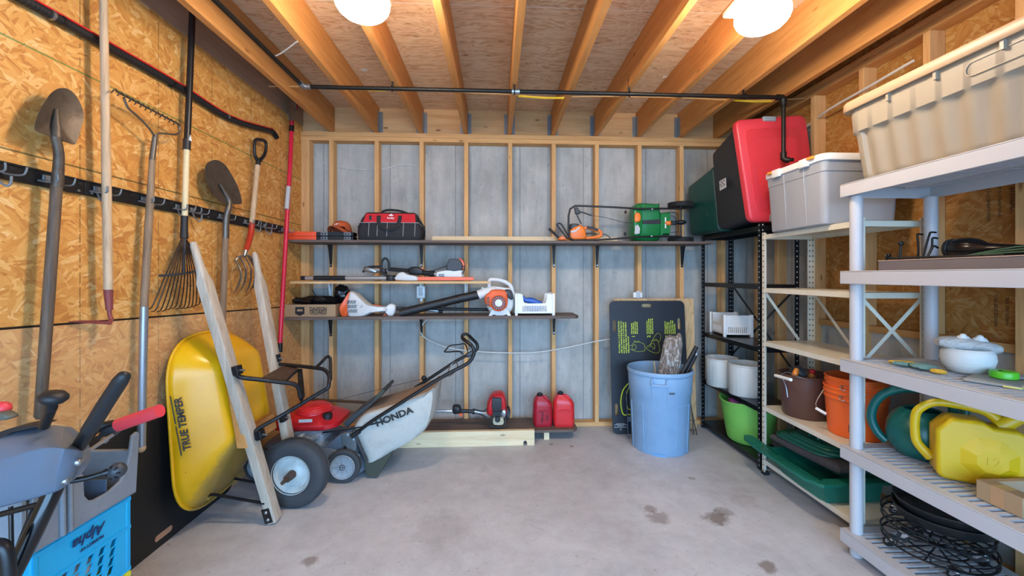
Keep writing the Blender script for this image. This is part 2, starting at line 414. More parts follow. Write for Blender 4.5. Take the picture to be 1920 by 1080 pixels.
flat('rim_beam_left', (XL-.2, -1.8, 2.775), (XL+.004, 4.1, ZC), W_grey)
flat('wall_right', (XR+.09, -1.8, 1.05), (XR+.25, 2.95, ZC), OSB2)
flat('foundation_wall_right', (XR+.05, -1.8, -.1), (XR+.24, 2.96, 1.05), CONCY)
flat('foundation_wall_corner', (XR+.075, 2.96, -.1), (XR+.25, 4.1, 2.6), CONCY)
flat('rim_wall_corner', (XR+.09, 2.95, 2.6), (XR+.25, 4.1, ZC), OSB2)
flat('driveway', (-9, -14, -.2), (9, -1.8, -.02), plain('driveway concrete', 'a8a8a6', .9))
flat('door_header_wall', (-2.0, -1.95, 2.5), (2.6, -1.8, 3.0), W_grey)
# rim board, ledger and plates of the back wall
sbox('rim_beam_back', (XL, YB+.045, ZJ-.03), (XR+.09, YB+.085, ZC), W_rim)
sbox('sill_plate_back', (XL, YB, 0), (XR, YB+.089, .038), W_plate, .002)
sbox('top_plate_back', (XL, YB, ZJ-.043), (XR, YB+.10, ZJ-.003), W_plate, .002)
sbox('top_plate_back', (XL, YB, ZJ-.083), (XR, YB+.10, ZJ-.044), W_plate, .002)
sx = [-1.7455, -1.708]+[-1.497+.4064*k for k in range(9)]+[2.16]
for x in sx:
    sbox('wall_stud', (x-.019, YB, .038), (x+.019, YB+.089, ZJ-.083), W_stud, .002)
# right wall framing
for y in (-.72, -.31, .1, .5, .91, 1.315, 1.72, 2.126, 2.53, 2.94, 3.34):
    sbox('wall_stud', (XR, y, .05), (XR+.089, y+.038, 2.75), W_stud, .002)
for x0, y in ((XR-.05, 3.60),):
    sbox('wall_stud', (XR, 3.62, .05), (XR+.089, 3.658, 2.75), W_stud, .002)
sbox('top_plate_right', (XR, -1.8, 2.75), (XR+.089, YB, 2.788), W_platey, .002)
sbox('top_plate_right', (XR, -1.8, 2.789), (XR+.089, YB, 2.827), W_platey, .002)
sbox('sill_plate_right', (XR, -1.8, 0), (XR+.05, YB, .05), W_platey, .002)
sbox('blocking_beam_right', (XR+.03, -1.8, 1.05), (XR+.09, 2.95, 1.09), W_platey)
# joists with their metal hangers
jx = [-1.50, -1.095, -.69, -.283, .123, .53, .936, 1.343, 1.75, 2.10]
for x in jx:
    j = sbox('ceiling_joist', (x-.02, -1.8, ZJ), (x+.02, YB+.045, ZC), W_joist, .002)
    if x > -1.3 and x < 2.0:
        m = MB()
        for s in (-1, 1):
            m.bb((x+s*.0225-.0015, YB-.02, ZJ+.01), (x+s*.0225+.0015, YB+.044, ZJ+.19))
            m.bb((min(x+s*.022, x+s*.05), YB+.041, ZJ+.005), (max(x+s*.022, x+s*.05), YB+.0445, ZJ+.2))
            for k in range(4): m.cyl((x+s*.036, YB+.042, ZJ+.03+.045*k), (x+s*.036, YB+.038, ZJ+.03+.045*k), .004, n=8)
        obj('joist_hanger', m, GALV, j, world=True)
# chalk tag stickers stapled to the plywood
for i, (px, py) in enumerate(((683, 131), (1248, 144))):
    p = at(px, py, Z=ZC-.002)
    q = obj('paper_tag', MB().box((0, 0, 0), (.045, .03, .0015), (0, 0, -8)), WHT, origin=None); q.location = p
    tag(q, ['small white paper tag stapled to the ceiling plywood beside the lamp nearer the shovel wall', 'small white paper tag on the ceiling plywood between the two joists above the green machine'][i], 'tag')
# ------------------------------------------------------------------ ceiling lamps
GLOW = NT('lit opal glass'); GLOW.b.inputs['Emission Color'].default_value = (1, .86, .68, 1); GLOW.b.inputs['Emission Strength'].default_value = LAMP_POWER
GLOW = GLOW.done('ffffff', .3)
def lamp(x, y, label):
    t = thing('ceiling_lamp', label, 'lamp', (x, y, ZJ), group='globe lamps on the joists')
    obj('mounting_box', MB().rbox((0, .02, -.014), (.15, .36, .026), .01), WHT, t)
    obj('lamp_base', MB().lathe([(.05, -.075), (.052, -.05), (.062, -.035)], 32), WHT, t)
    g = obj('globe', MB().lathe([(.045, -.07), (.075, -.078), (.105, -.1), (.117, -.128), (.112, -.158), (.09, -.183), (.055, -.199), (.002, -.204)], 40), GLOW, t, subd=1)
    return t
lamp(-.575, 1.80, 'round white globe lamp glowing under the joists on the side of the shovel wall')
lamp(1.2, 1.80, 'round white globe lamp glowing under the joists on the side of the storage shelves')
# ------------------------------------------------------------------ gas pipe
ZP, YP = 2.665, 2.80
t = thing('gas_pipe', 'long black iron gas pipe strapped below the joists with a drop at its end', 'pipe', (-1.28, YP, ZP))
m = MB(); m.cyl((-1.28, -1.6, ZP), (-1.28, YP-.02, ZP), .0135); m.cyl((-1.26, YP, ZP), (2.0, YP, ZP), .0135); m.cyl((2.02, YP, ZP), (2.02, YP, 2.25), .0135)
m.tube([(2.02, YP, 2.25), (2.02, YP-.005, 2.23), (2.04, YP-.02, 2.22), (2.07, YP-.03, 2.22)], .0135, sm=3)
obj('pipe_run', m, BPIPE, t, world=True)
m = MB(); m.tube([(-1.28, YP-.05, ZP), (-1.28, YP-.01, ZP), (-1.27, YP, ZP), (-1.23, YP, ZP)], .020, n=10)
obj('elbow', m, STEEL, t, world=True)
m = MB(); m.tube([(1.97, YP, ZP), (2.01, YP, ZP), (2.02, YP, ZP-.01), (2.02, YP, ZP-.06)], .021, n=10); obj('elbow', m, BPIPE, t, world=True)
m = MB(); m.tube([(2.02, YP, 2.28), (2.02, YP, 2.235), (2.03, YP-.01, 2.222), (2.05, YP-.02, 2.22)], .020, n=10); obj('elbow', m, BPIPE, t, world=True)
m = MB()
for a, b, r in ((.105, .118, .022), (.118, .145, .018), (.145, .158, .022)): m.cyl((a, YP, ZP), (b, YP, ZP), r, n=10)
obj('union_fitting', m, STEEL, t, world=True)
for x in (-.70, .123, .92, 1.74):
    m = MB(); m.torus((x, YP, ZP), .018, .004, 16, 6, rot=(0, 90, 0)); m.bb((x-.006, YP+.014, ZP), (x+.006, YP+.018, ZP+.115)); m.ball((x, YP+.012, ZP+.1), .009, 8, k=6)
    obj('pipe_hanger', m, BLK, t, world=True)
# ------------------------------------------------------------------ cables
def cable(name, label, pts, r, m, sm=5, parts=()):
    o = obj(name, MB().tube(pts, r, n=6, sm=sm), m, origin=pts[0]); return tag(o, label, 'cable')
YEL = plain('yellow cable sheath', 'd8b52a', .45)
COP = plain('tan cable sheath', 'c89a62', .5); WCAB = plain('white cable sheath', 'cfcfca', .5)
yy = 3.02
pts = [(-1.62, yy, 2.76), (-1.3, yy, 2.765), (-.95, yy, 2.76), (-.69, yy, 2.765), (-.3, yy, 2.75), (.12, yy, 2.74), (.4, yy, 2.725), (.7, yy, 2.74), (1.34, yy, 2.745), (1.9, yy, 2.735), (2.35, yy, 2.76)]
t = thing('ceiling_cable', 'thin tan and yellow electrical cable threaded through the ceiling joists', 'cable', pts[0])
obj('sheath', MB().tube(pts, .0045, n=6, sm=5), COP, t, world=True)
for a, b in (((-.98, yy-.008, 2.752), (-.70, yy-.008, 2.755)), ((.16, yy-.008, 2.728), (.5, yy-.008, 2.72)), ((1.78, yy-.008, 2.732), (2.08, yy-.008, 2.728))):
    mid = [(u+v)/2 for u, v in zip(a, b)]; mid[2] -= .006
    obj('yellow_sleeve', MB().tube([a, mid, b], (.0075), n=6, sm=4), YEL, t, world=True)
cable('cord', 'white cord running off the black pipe to the next joist', [at(510, 108, Z=2.70), at(530, 98, Z=2.71), at(558, 77, Z=2.72)], .004, WCAB)
yw = YC-.01
cable('wall_cable', 'thin white cable looping across the top of the grey concrete wall behind the studs', [(-1.70, yw, 2.50), (-1.52, yw, 2.43), (-1.3, yw, 2.40), (-1.05, yw, 2.41), (-.9, yw, 2.45), (-.75, yw, 2.44)], .004, WCAB)
ys = YB-.008
cable('wall_cable', 'white cable hanging down the concrete from the top plate to the outlet box', [(-.66, yw, 2.55), (-.665, yw, 2.2), (-.66, yw, 1.8), (-.67, yw, 1.5), (-.70, yw, 1.3)], .0045, WCAB)
cable('wall_cable', 'white cable sagging along the concrete from the lowest hanging shelf to the black panel', [(-.62, ys, 1.03), (-.68, ys, .95), (-.68, ys, .87), (-.58, ys, .80), (-.4, ys, .74), (-.1, ys, .705), (.3, ys, .695), (.6, ys, .73), (.95, ys, .80), (1.2, ys, .83)], .0055, WCAB)
cable('wall_cable', 'grey cable arching over the concrete behind the red lid up to the wall plate', [(2.41, 3.5, 2.2), (2.41, 3.3, 2.5), (2.41, 3.05, 2.57), (2.35, 2.8, 2.585), (2.345, 2.5, 2.6), (2.345, 2.2, 2.62)], .008, WCAB)
def outlet(c, label, w=.075, h=.11):
    t = thing('outlet_box', label, 'outlet box', c)
    obj('box', MB().rbox((0, 0, 0), (w, .04, h), .006), WHT, t)
    m = MB(); m.rbox((0, -.024, .005), (.036, .008, .07), .004); obj('faceplate', m, LGRY, t)
outlet((-.685, YB-.02, 1.26), 'small white outlet box on the stud behind the blower tube')
outlet(tuple(at(1195, 553, Y=3.78)), 'small white outlet box on the stud above the black panel', .085, .05)
# ------------------------------------------------------------------ outlines traced at a thing's own distance, given real thickness
def PP(mb, pts, Y, th, k=0, holes=()):
    P = [at(x, y, Y=Y) for x, y in pts]
    if k: P = smooth(P, k, True)
    H = [[(q.x, q.z) for q in (smooth([at(x, y, Y=Y) for x, y in h], k, True) if k else [at(x, y, Y=Y) for x, y in h])] for h in holes]
    M = Matrix(((1, 0, 0, 0), (0, 0, 1, Y), (0, 1, 0, 0), (0, 0, 0, 1)))
    return mb.prism([(q.x, q.z) for q in P], th, M, H)
def PIL(mb, pts, Y, th, e=.3, k=4, low=.72):
    """outline with rounded front and back"""
    P = [at(x, y, Y=Y) for x, y in pts]
    if k: P = smooth(P, k, True)
    c = sum(P, Vector())/len(P); rings = []
    for t, s in ((0, low), (.08, low+(1-low)*.6), (e, 1), (1-e, 1), (.92, low+(1-low)*.6), (1, low)):
        rings.append([c+(p-c)*s+Vector((0, th*t, 0)) for p in P])
    return mb.loft(rings)
def L(*pts, Y): return [at(x, y, Y=Y) for x, y in pts]
# ------------------------------------------------------------------ hanging shelves on the back wall
def shelf(name, label, x0, x1, ztop, th, m, brx, bm, yf=3.5, blen=.2, end_in=0):
    t = thing(name, label, 'shelf', (x0, yf, ztop-th))
    b = MB(); b.prism([(x0, yf), (x1-end_in, yf), (x1, yf+end_in*1.2), (x1, YB-.002), (x0, YB-.002)], th, XF((0, 0, ztop-th)))
    obj('board', b, m, t, world=True, bevel=.002)
    for x in brx:
        q = MB(); z = ztop-th
        q.loft([[(x-w, YB-.006, zz), (x+w, YB-.006, zz), (x+w, YB-.0005, zz), (x-w, YB-.0005, zz)] for w, zz in ((.017, z), (.016, z-.03), (.010, z-blen))])
        q.bb((x-.013, yf+.05, z-.004), (x+.013, YB-.003, z-.0002))
        q.loft([[(x-w, YB-.005, zz), (x+w, YB-.005, zz), (x+w*.8, YB-.005-dd, zz), (x-w*.8, YB-.005-dd, zz)] for w, dd, zz in ((.012, .05, z-.004), (.011, .03, z-.05), (.007, .012, z-blen+.03))])
        br = obj('shelf_bracket', q, bm, t, world=True)
        s = MB()
        s.cyl((x, YB-.006, z-blen+.018), (x, YB-.0115, z-blen+.018), .005, n=8)
        obj('screw', s, STEEL, br, world=True)
    return t
ZS1, ZS2, ZS3, ZS4 = 1.709, 1.362, 1.066, .092
stx = lambda k: -1.497+.4064*k
shelf('wall_shelf', 'long brown shelf board on black brackets, highest of the hanging shelves', -1.725, 1.893, ZS1, .021, W_brown, [stx(0), stx(2), stx(5), stx(6), stx(8)], BLK)
shelf('wall_shelf', 'short pale plywood shelf on white brackets under the long brown shelf', -1.72, -.057, ZS2, .02, W_shelf, [stx(0), stx(2), stx(3)], WHT, 3.52, .17)
shelf('wall_shelf', 'brown shelf board holding the blower and the printed cardboard box', -1.752, .71, ZS3, .025, W_brown, [stx(0), stx(2), stx(5)], BLK, 3.5, .18, .03)
# low bench on the floor
t = thing('low_bench', 'low brown board bench on the floor under the fuel cans', 'bench', (-.9, 3.5, 0))
obj('board', MB().prism([(-.95, 3.49), (.66, 3.49), (.70, 3.54), (.70, YB-.002), (-.95, YB-.002)], .022, XF((0, 0, ZS4-.022))), W_brown, t, world=True, bevel=.002)
for x in (-.8, .43): obj('bench_block', MB().bb((x-.02, 3.52, 0), (x+.025, YB-.01, ZS4-.022)), W_new, t, world=True)
m = MB(); Mx = Matrix(((1, 0, 0, 0), (0, 0, 1, 3.405), (0, 1, 0, 0), (0, 0, 0, 1)))
hole = [(.225, .0), (.225, .028), (.232, .037), (.24, .04), (.248, .037), (.255, .028), (.255, .0)]
m.prism([(-.86, 0)]+hole+[(.317, 0), (.317, .125), (-.86, .125)], .04, Mx)
tag(obj('plank', m, W_new, origin=(-.3, 3.42, 0), bevel=.002), 'pale new pine plank with a notch standing on edge before the low bench', 'plank')
m = MB(); m.bb((-.58, 3.755, ZS1), (1.12, 3.79, ZS1+.058))
tag(obj('plank', m, W_new, origin=(.2, 3.77, ZS1), bevel=.002), 'long pine plank on edge at the back of the highest hanging shelf', 'plank')
# ------------------------------------------------------------------ folded sawhorses
ORF = plain('fluorescent orange plastic', 'f2552e', .45, 0, .06)
GRD = plain('dark grey plastic', '35383c', .5)
a0, a1, a2 = at(541, 450, Y=3.58).x, at(593, 450, Y=3.58).x, at(663, 450, Y=3.58).x
def sawhorse(z, label, g='folded sawhorses'):
    t = thing('folding_sawhorse', label, 'sawhorse', (a1, 3.62, z), group=g)
    obj('orange_leg', MB().rbox((( a0-a1)/2, 0, .0185), (a1-a0, .09, .037), .004), ORF, t, bevel=.002)
    w = a2-a1; m = MB(); m.bb((0, -.04, .0), (w, .04, .034)); m.bb((w*.32, -.043, .008), (w*.68, .045, .037))
    obj('beam', m, BLKM, t, bevel=.002)
    for x in (.22, .84):
        m = MB(); m.rbox((w*x, -.046, .0185), (.058, .012, .028), .003)
        q = obj('latch', m, plain('slate latch plastic', '6f767d', .45) if 'slate latch plastic' not in bpy.data.materials else bpy.data.materials['slate latch plastic'], t); m = MB()
        for s in (-1, 1): m.loft([[(w*x+s*.012+dx, y, .0185+dz) for dx, dz in ((-.008, .006), (.008, .006), (.003, -.007), (-.003, -.007))] for y in (-.0535, -.052)])
        obj('latch_slot', m, BLK, q)
    m = MB(); m.bb((w*.955, -.05, .002), (w*1.0, .05, .034)); obj('end_cap', m, BLK, t, bevel=.003)
    return t
sawhorse(ZS1, 'orange and black folded plastic sawhorse lying on the shelf, lower of the pair')
sawhorse(ZS1+.038, 'orange and black folded plastic sawhorse under the cap, upper of the pair')
# ------------------------------------------------------------------ cap
cx, cz = at(636, 436, Y=3.6).x, ZS1+.0755
BURNT = plain('burnt orange cloth', 'b8532a', .85, 0, .1, 30, .2, 200)
t = thing('baseball_cap', 'burnt orange cap with a white horned emblem resting on the sawhorses', 'cap', (cx, 3.655, cz-.004), (0, 0, -16))
m = MB(); k = 12; rings = []
for i in range(k+1):
    a = math.pi/2*i/k; r = .082*math.cos(a)**.62 if i < k else .002
    rings.append([(r*math.cos(2*math.pi*j/32)*.96, r*math.sin(2*math.pi*j/32)*1.12, max(.105*math.sin(a)**.9, (.050 if math.sin(2*math.pi*j/32) < -.55 else .022 if math.sin(2*math.pi*j/32) < 0 else .006))) for j in range(32)])
m.loft(rings, (False, True)); obj('crown', m, BURNT, t, solid=.002)
def brim(u, v):
    a = (u-.5)*2; w = .080; y = -.085*(1-a*a)**.5-.06*v*(1-.3*a*a)
    return (a*w, y, .057-.05*a*a-.012*v)
obj('brim', MB().grid(brim, 20, 6), BURNT, t, solid=.003)
m = MB(); m.ball((0, 0, .105), (.006, .006, .003), 10); obj('top_button', m, BURNT, t)
horn = [(-.04, .012), (-.028, .009), (-.012, .010), (0, .009), (.012, .010), (.028, .009), (.04, .012), (.026, .001), (.012, .001), (.006, -.02), (0, -.024), (-.006, -.02), (-.012, .001), (-.026, .001)]
m = MB()
V = []
for x, z in horn:
    zz = .068+z; s = (zz/.105)**(1/.9); r = .082*(max(1-s*s, .02)**.5)**.62; y = -1.12*r*math.sqrt(max(1-(x/(.96*r))**2, .05))-.002
    V.append((x, y, zz))
m.loft([V, [(x, y+.0015, z) for x, y, z in V]]); obj('horn_emblem', m, INKW, t)
# ------------------------------------------------------------------ tool bag
NYL = plain('black nylon', '232326', .8, 0, .15, 60, .3, 250); REDN = plain('red nylon', 'c8202c', .75, 0, .08, 60, .2, 250)
bx0, bx1 = at(668, 450, Y=3.52).x, at(790, 450, Y=3.52).x; bw = bx1-bx0
t = thing('tool_bag', 'red and black open-mouth tool bag with white piping on the long shelf', 'bag', ((bx0+bx1)/2, 3.64, ZS1))
def bagring(z, w, d, r=.03): return [(x, y, z) for x, y in rrect(w, d, r, 4)]
m = MB(); m.loft([bagring(.0, bw*.93, .22), bagring(.01, bw*.97, .235), bagring(.07, bw*1.0, .245, .04), bagring(.13, bw*.96, .235, .04), bagring(.152, bw*.93, .225, .03)]); obj('bag_body', m, NYL, t)
m = MB(); m.loft([bagring(.15, bw*.90, .222), bagring(.2, bw*.84, .19), bagring(.236, bw*.78, .15, .02), bagring(.243, bw*.74, .12, .02)]); obj('bag_top', m, NYL, t)
def front(z, off=0):   # y of the front face at height z
    zz = [(0, .11), (.07, .1225), (.13, .1175), (.152, .1125), (.2, .095), (.236, .075)]
    for (z0, d0), (z1, d1) in zip(zz, zz[1:]):
        if z <= z1: return -(d0+(d1-d0)*(z-z0)/(z1-z0))-off
    return -.07-off
m = MB(); m.loft([[(x, front(z, .004)+o, z) for x, z in ((-bw*.40, .151), (bw*.41, .151), (bw*.39, .23), (-bw*.37, .23))] for o in (0, .006)]); obj('red_panel', m, REDN, t, bevel=.002)
for x in (-.31, -.18, -.03, .22, .40):
    obj('piping', MB().tube([(bw*x-.006, front(.01, .001), .01), (bw*x, front(.07, .001), .07), (bw*x+.002, front(.15, .002), .15)], .0018, n=5, sm=3), LGRY, t)
m = MB(); m.tube([(-.5*bw, -.02, .12), (-.46*bw, -.118, .148), (-.2*bw, front(.15, .002), .15), (.2*bw, front(.15, .002), .15), (.46*bw, -.118, .148), (.5*bw, -.02, .12)], .002, n=5); obj('rim_piping', m, LGRY, t)
m = MB()
for s in (-1, 1): m.tube([(s*bw*.165, front(.205, .008), .205), (s*bw*.15, front(.15, .010), .15), (s*bw*.12, -.13, .115), (s*bw*.06, -.135, .088), (0, -.137, .083)], (.016), n=8, sm=5, flat=Vector((0, 1, 0))) if False else None
path = [(-bw*.165, front(.205, .008), .21), (-bw*.155, front(.15, .012), .15), (-bw*.12, -.133, .112), (-bw*.05, -.138, .088), (bw*.05, -.138, .088), (bw*.12, -.133, .112), (bw*.155, front(.15, .012), .15), (bw*.165, front(.205, .008), .21)]
P = smooth(path, 5)
m.tube(P, [(.003, .016)]*10+[(.006, .009)]*(len(P)-20)+[(.003, .016)]*10, n=8, flat=Vector((0, -1, 0))); obj('carry_strap', m, NYL, t)
m = MB(); m.tube([(-.10, .01, .235), (-.085, .01, .262), (-.03, .012, .275), (.06, .012, .268), (.12, .01, .248), (.14, .01, .236)], .010, n=8, sm=5); obj('top_handle', m, NYL, t)
for s in (-1, 1):
    m = MB(); m.tube([(s*bw*.43, -.05, .20), (s*bw*.5, -.03, .13), (s*bw*.52, -.02, .08), (s*bw*.49, 0, .03)], .008, n=6, sm=4); m.torus((s*bw*.5, -.03, .12), .014, .004, 12, 6, rot=(90, 0, 0)); obj('side_strap', m, BLKM, t)
Mf = Matrix.Translation((0, front(.2, .0105), .2)) @ Euler((math.radians(90-24), 0, 0)).to_matrix().to_4x4()
m = MB(); m.prism([(-.022, .002), (-.004, .012), (0, .02), (.006, .012), (.022, .002), (.006, -.006), (.002, .0), (-.006, -.006)], .0012, Mf @ XF((.012, .012, -.001))); obj('emblem', m, INKW, t)
text('husky', .026, Mf @ XF((.012, -.012, .0)), INKW, t, 'brand_lettering', bold=.0006)
m = MB(); m.rbox((-bw*.29, front(.19, .008), .19), (.022, .006, .04), .004); obj('zip_pull', m, BLKM, t)
# ------------------------------------------------------------------ orange hedge trimmer
ORGT = plain('orange tool plastic', 'ee7a2c', .4, 0, .06)
Yh = 3.56
t = thing('hedge_trimmer', 'orange electric hedge trimmer lying behind the black handlebar on the shelf', 'hedge trimmer', (*at(1085, 451, Y=Yh+.04).xy, ZS1))
m = MB(); PIL(m, [(1069, 449), (1069, 432), (1076, 424), (1090, 421), (1097, 428), (1100, 438), (1098, 449)], Yh, .085, .3); obj('motor_housing', m, ORGT, t, world=True)
m = MB(); PIL(m, [(1070, 431), (1070, 420), (1078, 418.5), (1086, 420), (1084, 426), (1078, 431)], Yh+.005, .075, .3); obj('motor_cap', m, GRD, t, world=True)
m = MB(); PP(m, [(1070, 433), (1079, 431), (1086, 424.5), (1088, 426), (1080, 434.5), (1070, 436.5)], Yh-.001, .087); obj('stripe', m, LGRY, t, world=True)
m = MB(); m.tube(L((1093, 428), (1104, 427.5), (1118, 431), (1126, 434.5), (1127, 440), (1122, 444), (1110, 446), (1098, 447), Y=Yh+.04), [.012, .014, .014, .014, .014, .013, .013, .014], n=10, sm=4); obj('rear_handle', m, ORGT, t, world=True)
m = MB(); m.tube(L((1100, 426.5), (1110, 428), (1121, 431.5), Y=Yh+.035), .0125, n=8, sm=3); obj('grip', m, GRD, t, world=True)
m = MB(); m.tube(L((1099, 438), (1108, 437.5), (1120, 439), Y=Yh+.03), .008, n=8); obj('trigger', m, GRD, t, world=True)
m = MB(); m.tube(L((1065, 448), (1059, 441), (1046, 424), (1045, 420), (1050, 419), (1055, 424), (1066, 443), Y=Yh+.03), .007, n=8, sm=4); obj('front_handle', m, BLKM, t, world=True)
m = MB(); m.tube(L((1050, 449), (1041, 441), (1030, 431), (1030, 429), (1034, 431), (1044, 441), (1050, 447), Y=Yh+.06), .006, n=8, sm=4); obj('hand_guard', m, BLKM, t, world=True)
m = MB(); PIL(m, [(1047, 450), (1050, 444), (1056, 442), (1061, 446), (1064, 450)], Yh+.01, .06, .3); obj('guard_base', m, ORGT, t, world=True)
m = MB(); p0, p1 = at(1064, 449, Y=Yh+.045), at(1000, 450, Y=Yh+.05); m.bb((p1.x, p1.y, ZS1+.002), (p0.x, p1.y+.03, ZS1+.008))
for i in range(12): m.box((p1.x+.02+i*.022, p1.y+.015, ZS1+.006), (.008, .06, .004))
obj('cutter_blade', m, RUST, t, world=True)
m = MB(); m.tube(L((1127, 439), (1136, 440), (1144, 446), (1145, 449), Y=Yh+.05), .004, n=6, sm=4); obj('power_cord', m, BLKM, t, world=True)
# ------------------------------------------------------------------ green lawn machine lying on its side
GRN = plain('glossy green plastic', '15753a', .3, 0, .08); Yg = 3.55
t = thing('lawn_spreader', 'green lawn machine with black folding handlebar lying on its side on the shelf', 'lawn spreader', (*at(1220, 451, Y=Yg+.1).xy, ZS1))
m = MB(); PIL(m, [(1190, 450), (1188, 420), (1190, 390), (1196, 381), (1206, 379), (1236, 381), (1239, 384), (1239, 450)], Yg+.04, .18, .25, 2, .86); hb = obj('hopper', m, GRN, t, world=True, bevel=.004)
m = MB(); PIL(m, [(1190, 440), (1188, 405), (1190, 388), (1203, 382), (1205, 400), (1204, 436), (1196, 442)], Yg+.02, .05, .3, 2, .85); obj('front_cowl', m, GRN, t, world=True)
m = MB(); PIL(m, [(1237, 446), (1238, 402), (1243, 398), (1256, 397), (1258, 400), (1258, 436), (1255, 440), (1243, 440)], Yg+.05, .13, .25, 2, .86); obj('gear_housing', m, GRN, t, world=True)
m = MB(); PIL(m, [(1191, 415), (1191, 402), (1195, 398), (1201, 401), (1202, 412), (1198, 416)], Yg+.005, .03, .3); obj('orange_dial', m, ORGT, t, world=True)
m = MB(); PP(m, [(1190, 439), (1191, 424), (1196, 421), (1200, 428), (1199, 438)], Yg+.015, .01); obj('scale_plate', m, LGRY, t, world=True)
m = MB(); PIL(m, [(1248, 417), (1253, 414), (1259, 415), (1259, 421), (1253, 422)], Yg+.03, .04, .3, 2); obj('orange_lever', m, ORGT, t, world=True)
m = MB(); PP(m, [(1205, 413), (1205, 420), (1239, 420), (1239, 411)], Yg+.034, .02); obj('slide_channel', m, BLKM, t, world=True)
m = MB(); m.bb((*at(1249, 440, Y=Yg+.047).xz[:1], Yg+.046, at(1249, 428, Y=Yg+.047).z), (at(1251, 428, Y=Yg).x, Yg+.05, at(1249, 406, Y=Yg).z)); obj('white_mark', m, INKW, t, world=True)
m = MB(); m.tube(L((1278, 391), (1245, 391), (1200, 391.5), (1150, 388.5), (1090, 386), (1078, 386), (1069, 392), (1066, 405), (1066, 432), (1068, 446), (1076, 450.5), (1110, 450.5), (1150, 448), (1200, 444), (1245, 443.5), (1278, 443.5), Y=Yg), .0085, n=10); obj('handlebar', m, BLK, t, world=True)
for x, y in ((1222, 392.5), (1221, 443)):
    m = MB(); p = at(x, y, Y=Yg); m.cyl(p+Vector((0, -.012, 0)), p+Vector((0, .05, 0)), .008, n=10); obj('handle_bolt', m, STEEL, t, world=True)
for x, y, d in ((1173, 394, -1), (1172, 442, 1)):
    m = MB(); m.cyl(at(x, y, Y=Yg), at(x, y+(4 if d < 0 else -4), Y=Yg), .006, n=8); m.ball(at(x, y+(4 if d < 0 else -4), Y=Yg), .012, 8, k=6); obj('clamp_knob', m, BLKM, t, world=True)
m = MB(); PIL(m, [(1077, 389), (1083, 388), (1089, 397), (1088, 401), (1079, 401)], Yg-.015, .03, .3, 0); m.tube(L((1080, 399), (1085, 410), (1090, 420), Y=Yg), .006, n=8); m.tube(L((1088, 397), (1098, 400), (1109, 404), Y=Yg), .007, n=8); obj('control_lever', m, GRD, t, world=True)
m = MB(); m.tube(L((1109, 404), (1130, 407), (1155, 413), (1170, 417), (1190, 418), Y=Yg+.01), .0022, n=6, sm=4); obj('control_wire', m, BLKM, t, world=True)
m = MB(); m.cyl(at(1277, 390, Y=Yg+.09), at(1277, 449, Y=Yg+.09), .007, n=10); m.tube(L((1258, 398), (1268, 399), (1272, 403), (1272, 432), (1268, 435), (1257, 436), Y=Yg+.08), .003, n=6); m.tube(L((1258, 404), (1266, 408), (1268, 418), Y=Yg+.07), .0025, n=6, sm=3)
obj('axle_frame', m, BLK, t, world=True)
m = MB(); m.rbox(at(1263, 418, Y=Yg+.08), (.05, .04, .035), .008); m.ball(at(1277, 417, Y=Yg+.09), (.05, .04, .022), 12); obj('gear_box', m, BLKM, t, world=True)
def wheel(parent, c, r, w, tire, hub, rot, spokes=6, treads=0, name='wheel', rim=.62, hubw=None):
    M = XF(c, rot); m = MB(); h = w/2
    m.lathe([(r*rim, -h*.8), (r*.93, -h), (r, -h*.7), (r, h*.7), (r*.93, h), (r*rim, h*.8)], 40, M, caps=(False, False))
    m.loft([[Vector((r*rim*math.cos(2*math.pi*k/40), r*rim*math.sin(2*math.pi*k/40), z)) for k in range(40)] for z in (-h*.8, h*.8)], (False, False), M=M)
    for k in range(treads):
        a = 2*math.pi*k/treads; m.box((r*math.cos(a), r*math.sin(a), 0), (.008, r*.12, w*.95), (0, 0, math.degrees(a)), M=M)
    o = obj(name, m, tire, parent, world=True); m = MB(); hw = h*.55 if hubw is None else hubw
    m.lathe([(r*rim, -hw), (r*rim*.96, -hw*1.25), (r*rim*.88, -hw), (r*.22, -hw*.7), (r*.2, -h*1.05), (r*.08, -h*1.1), (r*.08, h*1.1), (r*.2, h*1.05), (r*.22, hw*.7), (r*rim*.88, hw), (r*rim*.96, hw*1.25), (r*rim, hw)], 40, M, caps=(False, False))
    for k in range(spokes):
        a = 2*math.pi*k/spokes
        for z in (-hw*.92, hw*.92): m.box((r*.5*math.cos(a)*rim*1.1, r*.5*math.sin(a)*rim*1.1, z), (r*rim*.62, r*.04, hw*.5), (0, 0, math.degrees(a)), M=M)
    hb_ = obj('hub', m, hub, o, world=True); m = MB()
    for z in (-h*1.12, h*1.12): m.torus((0, 0, z), r*.15, r*.025, 20, 6, M=M)
    for z in (-hw*1.02, hw*1.02): m.torus((0, 0, z), r*rim*.9, r*.012, 36, 5, M=M)
    obj('hub_ring', m, tire, hb_, world=True); return o
pw = at(1277, 386, Y=Yg+.1); wheel(t, (pw.x, Yg+.11, at(1277, 384.5, Y=Yg+.1).z), .107, .045, BLKR, BLKM, (0, 0, 0), 6, 36)
wheel(t, (pw.x, Yg+.11, ZS1+.0235), .107, .045, BLKR, BLKM, (0, 0, 0), 6, 36)
